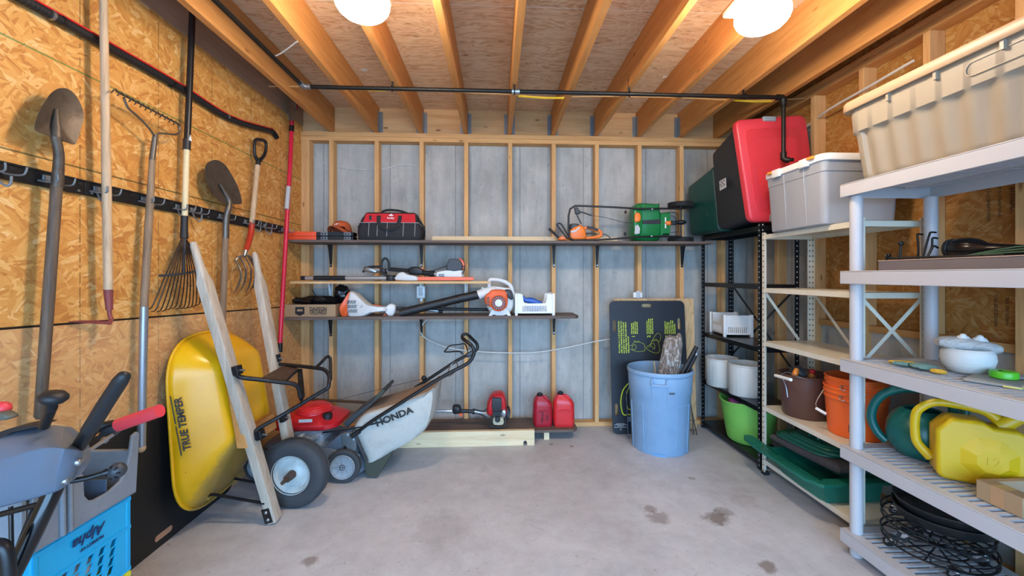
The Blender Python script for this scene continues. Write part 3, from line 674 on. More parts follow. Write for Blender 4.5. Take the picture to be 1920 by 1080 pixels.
# ------------------------------------------------------------------ short plywood shelf: pole saw and strimmer power head
SILV = plain('silver tube', 'c4c8cc', .3, .7, .05); WTOOL = plain('pale grey tool plastic', 'd9dad8', .4, 0, .05); OTOOL = plain('deep orange tool plastic', 'e4602a', .4, 0, .06)
Yp = 3.56
t = thing('pole_saw', 'telescopic silver pole saw with black grip and orange guide bar on the short plywood shelf', 'pole saw', (*at(720, 524, Y=Yp).xy, ZS2))
zz = ZS2+.028
def ax(px, py=520): return at(px, py, Y=Yp).x
m = MB(); m.cyl((ax(571), Yp, zz), (ax(737), Yp, zz), .0155); obj('tube', m, SILV, t, world=True)
m = MB(); m.cyl((ax(565), Yp, zz), (ax(573), Yp, zz), .018); obj('end_plug', m, BLKM, t, world=True)
m = MB(); m.cyl((ax(589), Yp, zz), (ax(648), Yp, zz), .0195); obj('foam_grip', m, BLKR, t, world=True)
m = MB(); m.cyl((ax(725), Yp, zz), (ax(742), Yp, zz), .024, n=12); m.rbox((ax(733), Yp, zz), (.05, .06, .045), .01); obj('clamp', m, BLKM, t, world=True)
m = MB(); m.tube([(ax(731), Yp, zz), (ax(722), Yp, zz+.03), (ax(714), Yp, zz+.045)], .012, n=8, sm=3); obj('joint_arm', m, BLKM, t, world=True)
m = MB(); PIL(m, [(740, 525), (742, 517), (748, 511), (756, 510), (764, 515), (780, 518), (781, 526)], Yp-.03, .06, .3, 2, .8); obj('saw_head', m, WTOOL, t, world=True)
m = MB(); x0, x1 = ax(760), ax(889); m.loft([[(x, Yp-.012, zz-.022), (x, Yp+.012, zz-.022), (x, Yp+.012, zz+.01), (x, Yp-.012, zz+.012)] for x in (ax(742), x0)]+[[(x1-.02, Yp-.01, zz-.02), (x1-.02, Yp+.01, zz-.02), (x1-.02, Yp+.01, zz+.008), (x1-.02, Yp-.01, zz+.008)], [(x1, Yp-.006, zz-.014), (x1, Yp+.006, zz-.014), (x1, Yp+.006, zz+.002), (x1, Yp-.006, zz+.002)]])
obj('bar_scabbard', m, OTOOL, t, world=True, bevel=.003)
Yk = 3.66
t = thing('strimmer_power_head', 'pale grey engine unit with black loop handle behind the pole saw', 'strimmer', (*at(780, 524, Y=Yk).xy, ZS2))
m = MB(); PIL(m, [(817, 521), (816, 511), (824, 508), (840, 506), (866, 505), (868, 512), (868, 522), (845, 523)], Yk-.06, .15, .25, 2, .85); obj('engine_cover', m, WTOOL, t, world=True)
m = MB(); PIL(m, [(837, 507), (840, 489), (845, 485.5), (860, 486), (866, 493), (866, 507)], Yk-.07, .10, .25, 2, .88); obj('air_filter_cover', m, GRD, t, world=True)
m = MB(); PIL(m, [(858, 505), (858, 487), (862, 484), (868, 488), (872, 498), (868, 506)], Yk-.05, .12, .3, 2, .85); obj('orange_shroud', m, OTOOL, t, world=True)
m = MB(); m.tube(L((864, 500), (870, 498), (871, 506), (867, 514), Y=Yk-.05), .005, n=6); obj('guard_hook', m, BLKM, t, world=True)
m = MB()
for i in range(4): PP(m, [(822, 513.5+i*2), (833, 514+i*2), (833, 515+i*2), (822, 514.5+i*2)], Yk-.064, .006)
obj('vent_slot', m, BLK, t, world=True); t.children[-1]['kind'] = 'stuff'
m = MB(); m.cyl(at(818, 514, Y=Yk), at(700, 505.5, Y=Yk), .012); obj('drive_tube', m, SILV, t, world=True)
m = MB(); m.cyl(at(812, 513.5, Y=Yk), at(790, 511, Y=Yk), .022, n=14); m.cyl(at(814, 514, Y=Yk), at(806, 513, Y=Yk), .03, n=12); obj('rear_grip', m, BLKR, t, world=True)
m = MB(); m.cyl(at(766, 508, Y=Yk), at(728, 505, Y=Yk), .019, n=14); obj('foam_grip', m, BLKR, t, world=True)
m = MB(); PIL(m, [(765, 512), (766, 503), (774, 500), (785, 501), (793, 506), (792, 515), (772, 515)], Yk-.03, .06, .3); obj('throttle_housing', m, BLKM, t, world=True)
m = MB(); PP(m, [(780, 502.5), (794, 503.5), (794, 505), (780, 504.5)], Yk-.02, .03); obj('safety_trigger', m, OTOOL, t, world=True)
m = MB(); m.tube(L((716, 512), (715, 497), (718, 487), (723, 484.5), (728, 490), (730, 505), Y=Yk-.02), .0095, n=10, sm=5); m.rbox(at(719, 509, Y=Yk-.02), (.05, .07, .05), .01); obj('loop_handle', m, BLKM, t, world=True)
m = MB(); m.tube(L((713, 500), (703, 500), (692, 501), Y=Yk), .010, n=8, sm=3); m.tube(L((692, 500), (686, 505), (680, 510), Y=Yk), .009, n=8); obj('harness_clip', m, BLKM, t, world=True)
m = MB(); PIL(m, [(681, 508), (683, 500), (692, 501), (702, 504), (708, 511), (700, 512), (690, 510)], Yk-.01, .04, .3); obj('shaft_coupling', m, STEEL, t, world=True)
m = MB(); m.tube(L((808, 509), (822, 504), (838, 499), Y=Yk-.03), .0045, n=6, sm=3); obj('throttle_cable', m, BLKM, t, world=True)
# ------------------------------------------------------------------ brown shelf: box, trimmer, blower, basket
bx0, bx1 = at(534, 597, Y=3.53).x, at(629, 597, Y=3.53).x; hz = at(580, 571, Y=3.53).z-ZS3
t = thing('cardboard_box', 'open cardboard fruit box printed with an orchard name on the brown shelf', 'box', ((bx0+bx1)/2, 3.65, ZS3))
w = bx1-bx0; m = MB()
m.bb((-w/2, -.12, 0), (w/2, .12, .004)); m.bb((-w/2, -.12, .004), (w/2, -.116, hz)); m.bb((-w/2, .116, .004), (w/2, .12, hz)); m.bb((-w/2, -.116, .004), (-w/2+.004, .116, hz)); m.bb((w/2-.004, -.116, .004), (w/2, .116, hz))
obj('carton', m, CARD, t)
Mb = XF((.0, -.1203, 0), (90, 0, 0))
text('DAVISON', .042, Mb @ XF((.065, hz*.62, 0)), INK, t, 'printed_name', wide=.78, bold=.0012)
text('ORCHARDS', .042, Mb @ XF((.065, hz*.36, 0)), INK, t, 'printed_name', wide=.62, bold=.0012)
text('COUNTRY VILLAGE', .014, Mb @ XF((.065, hz*.17, 0)), INK, t, 'printed_name', wide=1)
m = MB(); m.prism(rrect(.075, .062, .004), .0006, Mb @ XF((-.085, hz*.5, -.0002)), [circ(.024, 20, .02)])
m.prism([(-.028, .018), (-.02, .026), (-.012, .022), (0, .032), (.014, .022), (.022, .026), (.028, .018), (.02, .012), (-.02, .012)], .0009, Mb @ XF((-.085, hz*.5, 0))); m.prism([(-.04, .0), (.04, .0), (.034, -.012), (.02, -.03), (0, -.038), (-.02, -.03), (-.034, -.012)], .0009, Mb @ XF((-.085, hz*.5-.006, 0)))
obj('printed_emblem', m, INK, t)
# black plastic bag bundle in the box
PLB = plain('crinkled black film', '121214', .22, 0, .1, 20, .9, 35)
def lump(mb, c, r, seed, n=20, k=12, amp=.18, M=I4):
    rnd = random.Random(seed); ph = [rnd.uniform(0, 6.28) for _ in range(8)]; rings = []
    for i in range(k+1):
        th = math.pi*i/k; ring = []
        for j in range(n):
            p = 2*math.pi*j/n; d = 1+amp*(math.sin(3*p+ph[0]+2*th)*.5+math.sin(5*p+ph[1]-3*th)*.35+math.sin(9*th+ph[2]+2*p)*.3+math.sin(11*p+ph[3])*.2)
            s = max(math.sin(th), .02); ring.append((c[0]+r[0]*d*s*math.cos(p), c[1]+r[1]*d*s*math.sin(p), c[2]-r[2]*d*math.cos(th)))
        rings.append(ring)
    return mb.loft(rings, M=M)
t = thing('plastic_bag', 'crinkled black plastic bag bundle lying across the open cardboard box', 'bag', (*at(590, 570, Y=3.64).xy, ZS3+.1))
m = MB(); lump(m, at(598, 566, Y=3.66)+Vector((0, 0, .008)), (.20, .06, .040), 3, 26, 14, .22); obj('bag_film', m, PLB, t, world=True)
m = MB(); lump(m, at(641, 551, Y=3.70), (.07, .045, .07), 5, 26, 14, .22); obj('bag_bunch', m, PLB, t, world=True)
m = MB(); m.tube(L((555, 563), (570, 564), (585, 566), Y=3.58), [.028, .02, .03], n=8, sm=4); obj('bag_neck', m, PLB, t, world=True)
m = MB(); m.tube(L((596, 558), (590, 551), (585, 543), Y=3.62), .004, n=6, sm=3); obj('cable_tie', m, BLKM, t, world=True)
# white and orange trimmer
Yt = 3.54
t = thing('string_trimmer', 'white and orange string trimmer lying beside the cardboard box on the brown shelf', 'string trimmer', (*at(690, 597, Y=Yt+.05).xy, ZS3))
m = MB(); PIL(m, [(650, 594), (648, 572), (651, 552), (655, 546), (666, 551), (684, 568), (694, 573), (716, 576), (722, 576), (724, 584), (710, 586), (694, 588), (682, 594), (664, 597)], Yt, .13, .3, 2, .82); obj('motor_cover', m, WTOOL, t, world=True)
m = MB(); PIL(m, [(637, 590), (635, 577), (641, 566), (647, 557), (653, 547), (655, 553), (651, 572), (650, 595), (641, 596)], Yt+.005, .12, .3, 2, .85); obj('end_cover', m, OTOOL, t, world=True)
m = MB()
for i in range(7):
    for j in range(3):
        x, y = 652+i*2.4+j*1.2, 563+j*8.5
        if y > 556+i*1.6 or True: PP(m, [(x, y), (x+1.1, y), (x-.4, y+6.5), (x-1.5, y+6.5)], Yt-.002, .03)
q = obj('vent_slot', m, BLK, t, world=True); q['kind'] = 'stuff'
m = MB(); PIL(m, [(716, 576), (722, 576), (729, 570), (737, 570.5), (741, 576), (739, 588), (733, 594), (727, 592), (722, 586)], Yt+.04, .06, .3, 3, .85); obj('shaft_collar', m, WTOOL, t, world=True)
m = MB(); m.tube(L((690, 572), (708, 573), (722, 577), Y=Yt+.09), .007, n=8, sm=3); obj('front_bar', m, OTOOL, t, world=True)
m = MB(); PP(m, [(713, 594.5), (722, 588), (728, 596)], Yt+.06, .03); obj('trigger', m, OTOOL, t, world=True)
m = MB(); m.cyl(at(738, 578, Y=Yt+.08), at(958, 581, Y=3.73), .013); obj('trimmer_shaft', m, BLK, t, world=True)
text('FSE', .018, XF(at(678, 575, Y=Yt+.0), (90, -40, 0)), GRD, t, 'model_mark', world=True)
# blower
t = thing('leaf_blower', 'orange and pale grey leaf blower with a long black tube on the brown shelf', 'leaf blower', (*at(932, 597, Y=3.62).xy, ZS3))
Yb = 3.53
def tp(px, py, Y): return at(px, py, Y=Y)
m = MB(); m.tube([tp(751, 587, Yb+.0), tp(757, 585.5, Yb), tp(820, 570, Yb+.03), tp(858, 560.5, Yb+.04), tp(899, 552, Yb+.05)], [.0365, .036, .0355, .036, .038], n=24); obj('blower_tube', m, BLKM, t, world=True)
m = MB()
for px, py in ((834, 567), (858, 561)): 
    d = (tp(899, 552, Yb)-tp(751, 587, Yb)).normalized(); p = tp(px, py, Yb+.035); m.cyl(p-d*.008, p+d*.008, .0385, n=24)
obj('tube_joint', m, BLK, t, world=True)
m = MB(); m.tube([tp(897, 553, Yb+.05), tp(905, 550, Yb+.05), tp(918, 546, Yb+.07), tp(928, 548, Yb+.07)], [.041, .041, .047, .055], n=24); m.tube(L((903, 542), (904, 539), (908, 541), Y=Yb+.04), .005, n=6); obj('nozzle', m, WTOOL, t, world=True)
m = MB(); c = tp(938, 567, Yb+.07); Mv = frame(c, (1, 0, 0), (0, 0, 1))
m.lathe([(.09, -.07), (.112, -.055), (.12, -.03), (.12, .03), (.1, .055), (.06, .06)], 36, Mv @ XF((0, 0, 0))); obj('fan_housing', m, WTOOL, t, world=True)
m = MB(); PIL(m, [(910, 571), (909, 556), (916, 549), (922, 544), (934, 543), (950, 547), (952, 570), (946, 580), (935, 583), (924, 577)], Yb-.035, .06, .35, 2, .86); obj('engine_shroud', m, OTOOL, t, world=True)
m = MB(); c2 = tp(935, 568, Yb-.035); Mv2 = frame(c2, (1, 0, 0), (0, 0, 1)); m.lathe([(.072, -.015), (.071, .008), (.062, .014), (.06, .006)], 32, Mv2); obj('starter_ring', m, OTOOL, t, world=True)
m = MB(); m.lathe([(.06, .0), (.06, .007)], 32, Mv2); obj('starter_grille', m, GRD, t, world=True)
m = MB()
for k in range(16): a = 2*math.pi*k/16; m.box((.047*math.cos(a), .047*math.sin(a), .008), (.02, .006, .006), (0, 0, math.degrees(a)+20), M=Mv2)
obj('grille_rib', m, OTOOL, t, world=True); t.children[-1]['kind'] = 'stuff'
m = MB(); m.lathe([(.032, .004), (.031, .013), (.002, .015)], 24, Mv2); obj('starter_badge', m, WTOOL, t, world=True)
m = MB()
for i in range(4): PP(m, [(912, 559+i*4), (918, 556.5+i*4.2), (918, 558.5+i*4.2), (912, 560.8+i*4)], Yb-.038, .014)
obj('vent_slot', m, BLK, t, world=True); t.children[-1]['kind'] = 'stuff'
m = MB(); PIL(m, [(945, 549), (948, 543), (958, 544), (962, 552), (962, 561), (957, 562), (950, 555)], Yb-.02, .06, .3, 2); obj('choke_panel', m, GRD, t, world=True)
m = MB(); m.cyl(tp(948, 550, Yb-.028), tp(948, 550, Yb+.02), .011, n=12); obj('primer_bulb', m, LGRY, t, world=True)
m = MB(); m.tube(L((918, 548), (917, 536), (917.5, 526), (923, 524), (936, 525), (950, 530), (958, 537), (961, 548), (963, 558), Y=Yb+.06), [.022, .018, .015, .016, .017, .018, .018, .018, .022], n=12, sm=5); m.tube(L((920, 541), (932, 540), (945, 542), (956, 543), Y=Yb+.06), .014, n=10, sm=3); obj('top_handle', m, WTOOL, t, world=True)
m = MB(); PP(m, [(914.5, 597), (917, 590), (922, 581), (932, 577), (946, 577), (954, 582), (958, 591), (960, 597), (956, 597), (950, 590), (944, 592), (931, 592), (925, 590), (919, 597)], Yb+.0, .15); obj('foot_stand', m, WTOOL, t, world=True, bevel=.006)
# small rod tool behind the tube
t = thing('spray_wand', 'short silver rod with a black tip lying under the blower tube', 'wand', (*at(810, 590, Y=3.66).xy, ZS3))
m = MB(); zr = ZS3+.03; m.cyl((at(790, 590, Y=3.66).x, 3.66, zr+.018), (at(823, 590, Y=3.66).x, 3.66, zr), .010); obj('rod', m, SILV, t, world=True)
m = MB(); m.cyl((at(822, 590, Y=3.66).x, 3.66, zr), (at(830, 590, Y=3.66).x, 3.66, zr-.006), .014, n=12); obj('tip', m, BLKM, t, world=True)
# white stacking basket
def basket(name, label, w, d, h, M, legw=.024, drop=.0, slots=18):
    t = thing(name, label, 'basket', M=M); wl = .004
    fr = [(-w/2, -d/2), (w/2, -d/2), (w/2, d/2), (-w/2, d/2)]
    m = MB(); z0 = h*.1
    # dipped front and back walls with a row of slots, closed ends
    for y in (-d/2, d/2):
        Mx = Matrix(((1, 0, 0, 0), (0, 0, 1, y-wl/2), (0, 1, 0, 0), (0, 0, 0, 1)))
        out = [(-w/2, z0), (w/2, z0), (w/2, h*.97), (w*.34, h*.97), (w*.30, h*.60), (w*.27, h*.55), (-w*.27, h*.55), (-w*.30, h*.60), (-w*.34, h*.97), (-w/2, h*.97)]
        H = [[(x, h*.18), (x+w*.017, h*.18), (x+w*.017, h*.44), (x, h*.44)] for x in [-w*.33+i*w*.66/slots for i in range(slots)]]
        m.prism(out, wl, Mx, H)
    for x in (-w/2, w/2):
        Mx = Matrix(((0, 0, 1, x-wl/2), (1, 0, 0, 0), (0, 1, 0, 0), (0, 0, 0, 1)))
        H = [[(y, h*.18), (y+d*.03, h*.18), (y+d*.03, h*.44), (y, h*.44)] for y in [-d*.36+i*d*.72/10 for i in range(10)]]
        m.prism([(-d/2, z0), (d/2, z0), (d/2, h*.97), (-d/2, h*.97)], wl, Mx, H)
    m.bb((-w/2, -d/2, z0), (w/2, d/2, z0+.004)); obj('basket_body', m, WHT, t)
    for x, y in fr:
        q = MB(); q.rbox((x, y, h/2), (legw, legw, h), .003); obj('corner_post', q, WHT, t, bevel=.001)
    return t
x0, x1 = at(966, 590, Y=3.53).x, at(1040, 590, Y=3.53).x
bk = basket('stacking_basket', 'white slotted basket with a blue bag inside, beside the leaf blower', x1-x0-.02, .2, .19, XF(((x0+x1)/2, 3.635, ZS3)))
BLUE = plain('blue film', '2f62b8', .3, 0, .15, 20, .6, 40)
t = thing('plastic_bag', 'folded blue plastic bag lying in the white basket beside the blower', 'bag', (*at(1002, 572, Y=3.62).xy, ZS3+.03))
m = MB(); lump(m, at(1003, 574, Y=3.64), (.078, .05, .048), 11, 24, 12, .2); m.tube(L((980, 556), (984, 562), (996, 564), (1015, 570), Y=3.60), [.014, .02, .03, .02], n=8, sm=4); obj('film', m, BLUE, t, world=True)
# ------------------------------------------------------------------ red engine trimmer and fuel cans on the low bench
Ye = 3.56
t = thing('brush_cutter', 'red engine brush cutter with silver shaft lying on the low bench', 'brush cutter', (*at(933, 800, Y=Ye).xy, ZS4))
m = MB(); PIL(m, [(913, 780), (914, 757), (921, 744), (930, 739.5), (942, 740), (948, 748), (950, 765), (950, 782), (930, 784)], Ye-.04, .16, .3, 2, .82); obj('engine_shroud', m, RED, t, world=True)
m = MB(); PIL(m, [(923, 771), (923, 749), (925, 746), (939, 747), (940, 750), (940, 771)], Ye-.062, .05, .3, 2, .9); obj('air_filter_cover', m, GRD, t, world=True)
m = MB(); PIL(m, [(921, 790), (923, 771), (940, 771), (946, 780), (946, 790)], Ye-.05, .12, .2, 0, .9); obj('crankcase', m, BLKM, t, world=True)
m = MB(); PIL(m, [(939, 783), (940, 770), (948, 768), (949, 776), (947, 786)], Ye-.055, .06, .3, 2); obj('cylinder_block', m, STEEL, t, world=True)
m = MB(); PIL(m, [(925, 797), (924, 787), (927, 784), (942, 784), (945, 788), (944, 797)], Ye-.07, .09, .3, 2, .88); obj('fuel_tank', m, plain('milky tank plastic', 'b9b294', .35), t, world=True)
m = MB(); c = at(933, 787, Y=Ye-.075); m.cyl(c, c+Vector((0, .05, 0)), .024, n=16); obj('tank_cap', m, BLKM, t, world=True)
m = MB(); m.tube([at(922, 782, Y=Ye-.06), at(919, 795, Y=Ye-.075), at(920, 800, Y=Ye-.075), at(927, 801, Y=Ye-.075), at(943, 801, Y=Ye-.075), at(948, 799, Y=Ye-.075), at(948, 784, Y=Ye-.06)], .007, n=8); obj('guard_frame', m, BLK, t, world=True)
m = MB(); PIL(m, [(950, 788), (948, 768), (954, 765), (957, 773), (956, 782), (953, 788)], Ye, .1, .3, 2); obj('recoil_starter', m, BLKM, t, world=True)
m = MB(); m.tube(L((917, 778), (906, 774), (894, 772), (889, 771), Y=Ye+.04), [.05, .026, .017, .017], n=16); obj('clutch_housing', m, STEEL, t, world=True)
m = MB(); m.cyl(at(890, 771.5, Y=Ye+.04), at(790, 770, Y=Ye+.05), .0125); obj('shaft', m, SILV, t, world=True)
m = MB(); m.cyl(at(889, 771.5, Y=Ye+.04), at(858, 770, Y=Ye+.04), .0165, n=14); m.cyl(at(890, 771.5, Y=Ye+.04), at(886, 771.5, Y=Ye+.04), .024, n=12); PIL(m, [(848, 775), (848, 764), (852, 761.5), (862, 763), (864, 771), (861, 776), (853, 778)], Ye, .08, .3, 2); obj('throttle_grip', m, BLKM, t, world=True)
m = MB(); PP(m, [(858, 776), (866, 775), (868, 781), (865, 782)], Ye+.03, .02); PP(m, [(854, 762), (859, 760), (861, 762.5)], Ye+.03, .02); obj('trigger', m, OTOOL, t, world=True)
m = MB(); m.tube(L((889, 767), (897, 769.5), (906, 771), (913, 766), (917, 762), Y=Ye+.02), .005, n=6, sm=3); obj('throttle_cable', m, BLKM, t, world=True)
def can(label, px0, px1, pytop, Y, m_, rot, d=.13):
    x0, x1 = at(px0, 800, Y=Y).x, at(px1, 800, Y=Y).x; w = x1-x0; h = at(px0, pytop, Y=Y).z-ZS4
    t = thing('fuel_can', label, 'fuel can', ((x0+x1)/2, Y+d/2, ZS4), (0, 0, rot)); m = MB()
    rings = []; nx = -w*.14
    for z, k, r, q in ((0, .88, .02, 0), (.008, .96, .025, 0), (.03, .985, .03, 0), (h*.5, 1, .035, 0), (h*.64, 1.0, .04, 0), (h*.70, .96, .04, .1), (h*.77, .82, .035, .35), (h*.83, .62, .03, .65), (h*.88, .40, .025, 1), (h*.91, .34, .02, 1)):
        rings.append([(x+nx*q, y, z) for x, y in rrect(w*k, d*(k*.6+.4), max(r*k, .012), 5)])
    m.loft(rings); obj('can_body', m, m_, t)
    m = MB(); m.lathe([(.022, h*.9), (.0255, h*.915), (.0255, h*.965), (.022, h*.975), (.015, h*.98), (.013, h), (.003, h)], 20, XF((nx, .0, 0))); obj('cap', m, BLKM, t)
    m = MB(); m.tube([(nx+.012, -d*.10, h*.885), (w*.12, -d*.16, h*.885), (w*.27, -d*.22, h*.80), (w*.33, -d*.36, h*.68), (w*.30, -d*.47, h*.58)], [.010, .0115, .0115, .0115, .0115], n=10, sm=4); obj('handle', m, m_, t)
    m = MB(); m.tube([(-w*.3, -d*.5, h*.47), (0, -d*.515, h*.50), (w*.3, -d*.5, h*.47)], .006, n=6, sm=3); obj('front_rib', m, m_, t)
    for s in (-1, 1):
        m = MB(); m.loft([[(s*w*.5-s*.001, y, z) for y, z in rrect(d*.5, h*.3, .01)], [(s*w*.5+s*.002, y, z) for y, z in rrect(d*.45, h*.27, .01)]], M=XF((0, 0, h*.3))); obj('side_panel', m, m_, t)
    return t, w, h, d
RED2 = plain('bright red plastic', 'd5282c', .35, 0, .08)
t, w, h, d = can('dark red fuel can with handwritten black words, beside the brush cutter', 1001, 1036, 740, 3.56, REDD, 3)
text('Mixed', .036, XF((-.012, -d*.5-.0025, h*.30), (90, -90, 0)), INK, t, 'handwriting', shear=.2)
text('Gas', .036, XF((.03, -d*.5-.0025, h*.28), (90, -90, 0)), INK, t, 'handwriting', shear=.2)
can('bright red fuel can with a plain front at the end of the low bench', 1039, 1078, 737, 3.55, RED2, -2)
# ------------------------------------------------------------------ tools hanging on the strand board wall
def W(px, py, d): return at(px, py, X=XL+d)
t = thing('tool_rail', 'black slotted tool rail with wire hooks screwed along the strand board wall', 'tool rail', (XL, 2.5, 1.79))
z0, z1 = 1.755, 1.818
HOOKM = plain('grey coated wire', '77797a', .4, .3)
for a, b in ((.8, 1.847), (1.849, 3.48)):
    m = MB(); m.bb((XL+.001, a, z0), (XL+.012, b, z1)); m.bb((XL+.002, a, z1-.008), (XL+.016, b, z1)); m.bb((XL+.002, a, z0), (XL+.016, b, z0+.008)); obj('rail', m, BLK, t, world=True, bevel=.001)
m = MB(); y = .85
while y < 3.47:
    m.bb((XL+.0122, y-.008, z1-.024), (XL+.0135, y+.008, z1-.014)); y += .0813
q = obj('rail_slot', m, BLKR, t, world=True); q['kind'] = 'stuff'
for y in (1.25, 1.5, 1.82, 1.875, 2.2, 2.6, 3.0, 3.42):
    m = MB(); m.cyl((XL+.012, y, z0+.012), (XL+.015, y, z0+.012), .006, n=10); obj('screw', m, STEEL, t, world=True)
def hook(y, l=.075, drop=0, two=True):
    m = MB(); z = 1.775
    m.rbox((XL+.016, y, 1.79), (.008, .03, .022), .003)
    w = .029
    for s in ((-1, 1) if two else (1,)):
        m.tube([(XL+.014, y+s*w, z), (XL+.05, y+s*w, z-.006), (XL+.014+l, y+s*w, z-.004), (XL+.02+l, y+s*(w+.004), z+.022)], .0034, n=8, sm=4)
    m.tube([(XL+.016, y-w, z), (XL+.016, y-w*.5, z+.004), (XL+.016, y+w*.5, z+.004), (XL+.016, y+w, z)], .004, n=6)
    if drop: m.tube([(XL+.016, y, z), (XL+.03, y, z-.03), (XL+.05, y+.005, z-.05), (XL+.06, y+.01, z-.04), (XL+.06, y+.012, z-.015)], .0042, n=8, sm=4)
    obj('rail_hook', m, HOOKM, t, world=True)
yy_ = lambda px, py: W(px, py, .05).y
for px, py, dr in ((8, 330, 1), (105, 352, 0), (197, 370, 1), (283, 378, 0), (345, 395, 1), (372, 408, 1), (424, 418, 0), (470, 430, 0), (484, 435, 1), (505, 438, 1), (538, 440, 0)):
    hook(min(yy_(px, py), 3.47), .07, dr)
def diam(px, p):   # radius of a round bar that looks px wide at p
    return px*(p.y*_c+p.x*_s)/FOC/2
BLADE = plain('worn shovel steel', '5d5247', .5, .55, .3, 16, .3, 90, .5, '3c2c22', .6)
BLADE2 = plain('grey tool steel', '6e675e', .42, .7, .25, 16, .2, 90, .5, '4a3a2e', .4)
def dish(mb, outline, th, sink, X0):
    """shovel blade: outline in the wall plane, dished towards the wall"""
    P = smooth([W(x, y, X0) for x, y in outline], 3, True); c = sum(P, Vector())/len(P); rings = []
    for k in (1, .8, .55, .3, .02):
        rings.append([c+(p-c)*k+Vector((-sink*(1-k*k), 0, 0)) for p in P])
    back = [[p+Vector((-th, 0, 0)) for p in r] for r in rings]
    mb.loft(back[::-1]+rings)
# long round point shovel
t = thing('shovel', 'rusty round point shovel hung blade up with a dark long handle', 'shovel', W(75, 785, .06))
m = MB(); dish(m, [(117, 165), (130, 168), (144, 181), (155, 204), (157, 222), (152, 240), (146, 260), (140, 271), (128, 268), (114, 264), (104, 264), (93, 255), (80, 250), (67, 243), (68, 228), (78, 203), (94, 178), (106, 168)], .003, .018, .085); obj('blade', m, BLADE, t, world=True)
m = MB(); m.tube([W(106, 205, .075), W(106, 240, .082), W(106, 262, .085)], [.005, .014, .018], n=12); m.tube([W(104, 256, .088), W(110, 285, .085), W(110, 310, .078), W(107, 350, .07)], [.015, .0155, .0165, .0185], n=14, sm=4)
obj('socket', m, BLADE, t, world=True)
m = MB(); p0, p1 = W(107, 340, .07), W(75, 785, .06); m.tube([p0, p0.lerp(p1, .5), p1-Vector((0, 0, -.01)), p1], [.0168, .0176, .0166, .011], n=16); obj('handle', m, W_dark, t, world=True)
# hoe
t = thing('garden_hoe', 'pale wooden handled hoe hung head down with a dusty red socket', 'hoe', W(203, 610, .06))
m = MB(); p0, p1 = W(193, -70, .075), W(203, 543, .07); m.tube([p0, p0.lerp(p1, .3), p0.lerp(p1, .7), p1], [.0145, .0145, .0165, .016], n=16); obj('handle', m, W_hoe, t, world=True)
m = MB(); p1, p2 = W(203, 541, .065), W(205, 581, .065); m.tube([p1, p2], [.0168, .0125], n=14); m.tube([p2, W(206, 592, .07), W(209, 600, .08), W(203, 606, .085)], .008, n=8, sm=3)
SOCK = plain('dusty red metal', '8a4440', .55, .2, .2); obj('socket', m, SOCK, t, world=True)
m = MB(); P = [W(212, 602, .10), W(209, 609, .10), W(180, 607, .03), W(128, 604, .012), W(150, 602, .012), W(190, 602, .03)]; m.loft([P, [p+Vector((0.001, 0, .003)) for p in P]]); obj('hoe_blade', m, SOCK, t, world=True)
# bow rake
t = thing('bow_rake', 'steel bow rake hung head up, silver sleeve on the lower handle', 'rake', W(266, 845, .06))
m = MB(); m.tube([W(285, 300, .065), W(290, 262, .07), W(291, 252, .075)], [.013, .0115, .009], n=12)
m.tube([W(290, 256, .075), W(280, 241, .08), W(258, 218, .085), W(240, 202, .085), (W(232, 182, .085))], .0048, n=8, sm=4)
m.tube([W(291, 256, .075), W(298, 250, .08), W(315, 251, .085), W(333, 251, .085), W(337, 238, .085), W(331, 231, .085)], .0048, n=8, sm=4)
a, b = W(218, 171, .085), W(337, 234, .085); m.tube([a, b], .005, n=8); obj('rake_head', m, BLADE2, t, world=True)
for i in range(14):
    p = a.lerp(b, i/13); m = MB(); m.tube([p, p+Vector((.012, -.014, .002)), p+Vector((.028, -.042, -.012)), p+Vector((.038, -.066, -.035))], [.0038, .0036, .0033, .0024], n=6, sm=2); obj('tine', m, BLADE2, t, world=True)
m = MB(); p0, p1 = W(286, 296, .065), W(270, 575, .06); m.tube([p0, p0.lerp(p1, .5), p1], [.013, .0165, .0165], n=16); obj('handle', m, W_handle, t, world=True)
m = MB(); p2 = W(265, 838, .055); m.tube([p1, p2], .0172, n=16)
for k in range(22): q = p1.lerp(p2, .45+.55*k/22); m.cyl(q, q+Vector((0, 0, -.004)), .0178, n=14)
obj('handle_sleeve', m, plain('silver ribbed sleeve', '9fa3aa', .35, .7, .1), t, world=True)
m = MB(); m.ball(W(265, 840, .055), (.019, .019, .022), 14); obj('handle_tip', m, W_hoe, t, world=True)
# leaf rake
t = thing('leaf_rake', 'fan leaf rake hung head down with a black upper pole and pale lower pole', 'rake', W(345, 580, .06))
m = MB(); m.tube([W(361, 18, .068), W(351, 266, .062)], .016, n=14); obj('upper_pole', m, BLK, t, world=True)
m = MB(); m.tube([W(350.5, 262, .06), W(350, 281, .06)], .0185, n=14); obj('pole_joint', m, BLKM, t, world=True)
m = MB(); p = W(350.5, 264, .06); m.loft([[p+Vector((.018, -.012, .0)), p+Vector((.018, .012, .0)), p+Vector((.017, .0, .035))], [p+Vector((.0195, -.012, .0)), p+Vector((.0195, .012, .0)), p+Vector((.0185, .0, .035))]]); obj('paper_label', m, INKW, t, world=True)
m = MB(); m.tube([W(350, 280, .06), W(346, 415, .065)], .0145, n=14); obj('lower_pole', m, plain('cream painted wood', 'd9c79c', .5, 0, .12, 30), t, world=True)
m = MB(); m.tube([W(346, 405, .065), W(345.5, 425, .065), W(345, 447, .068)], [.017, .0165, .02], n=12); obj('ferrule', m, BLKM, t, world=True)
TINE = plain('bronzed spring steel', '3a3028', .4, .6)
root = W(345, 447, .07)
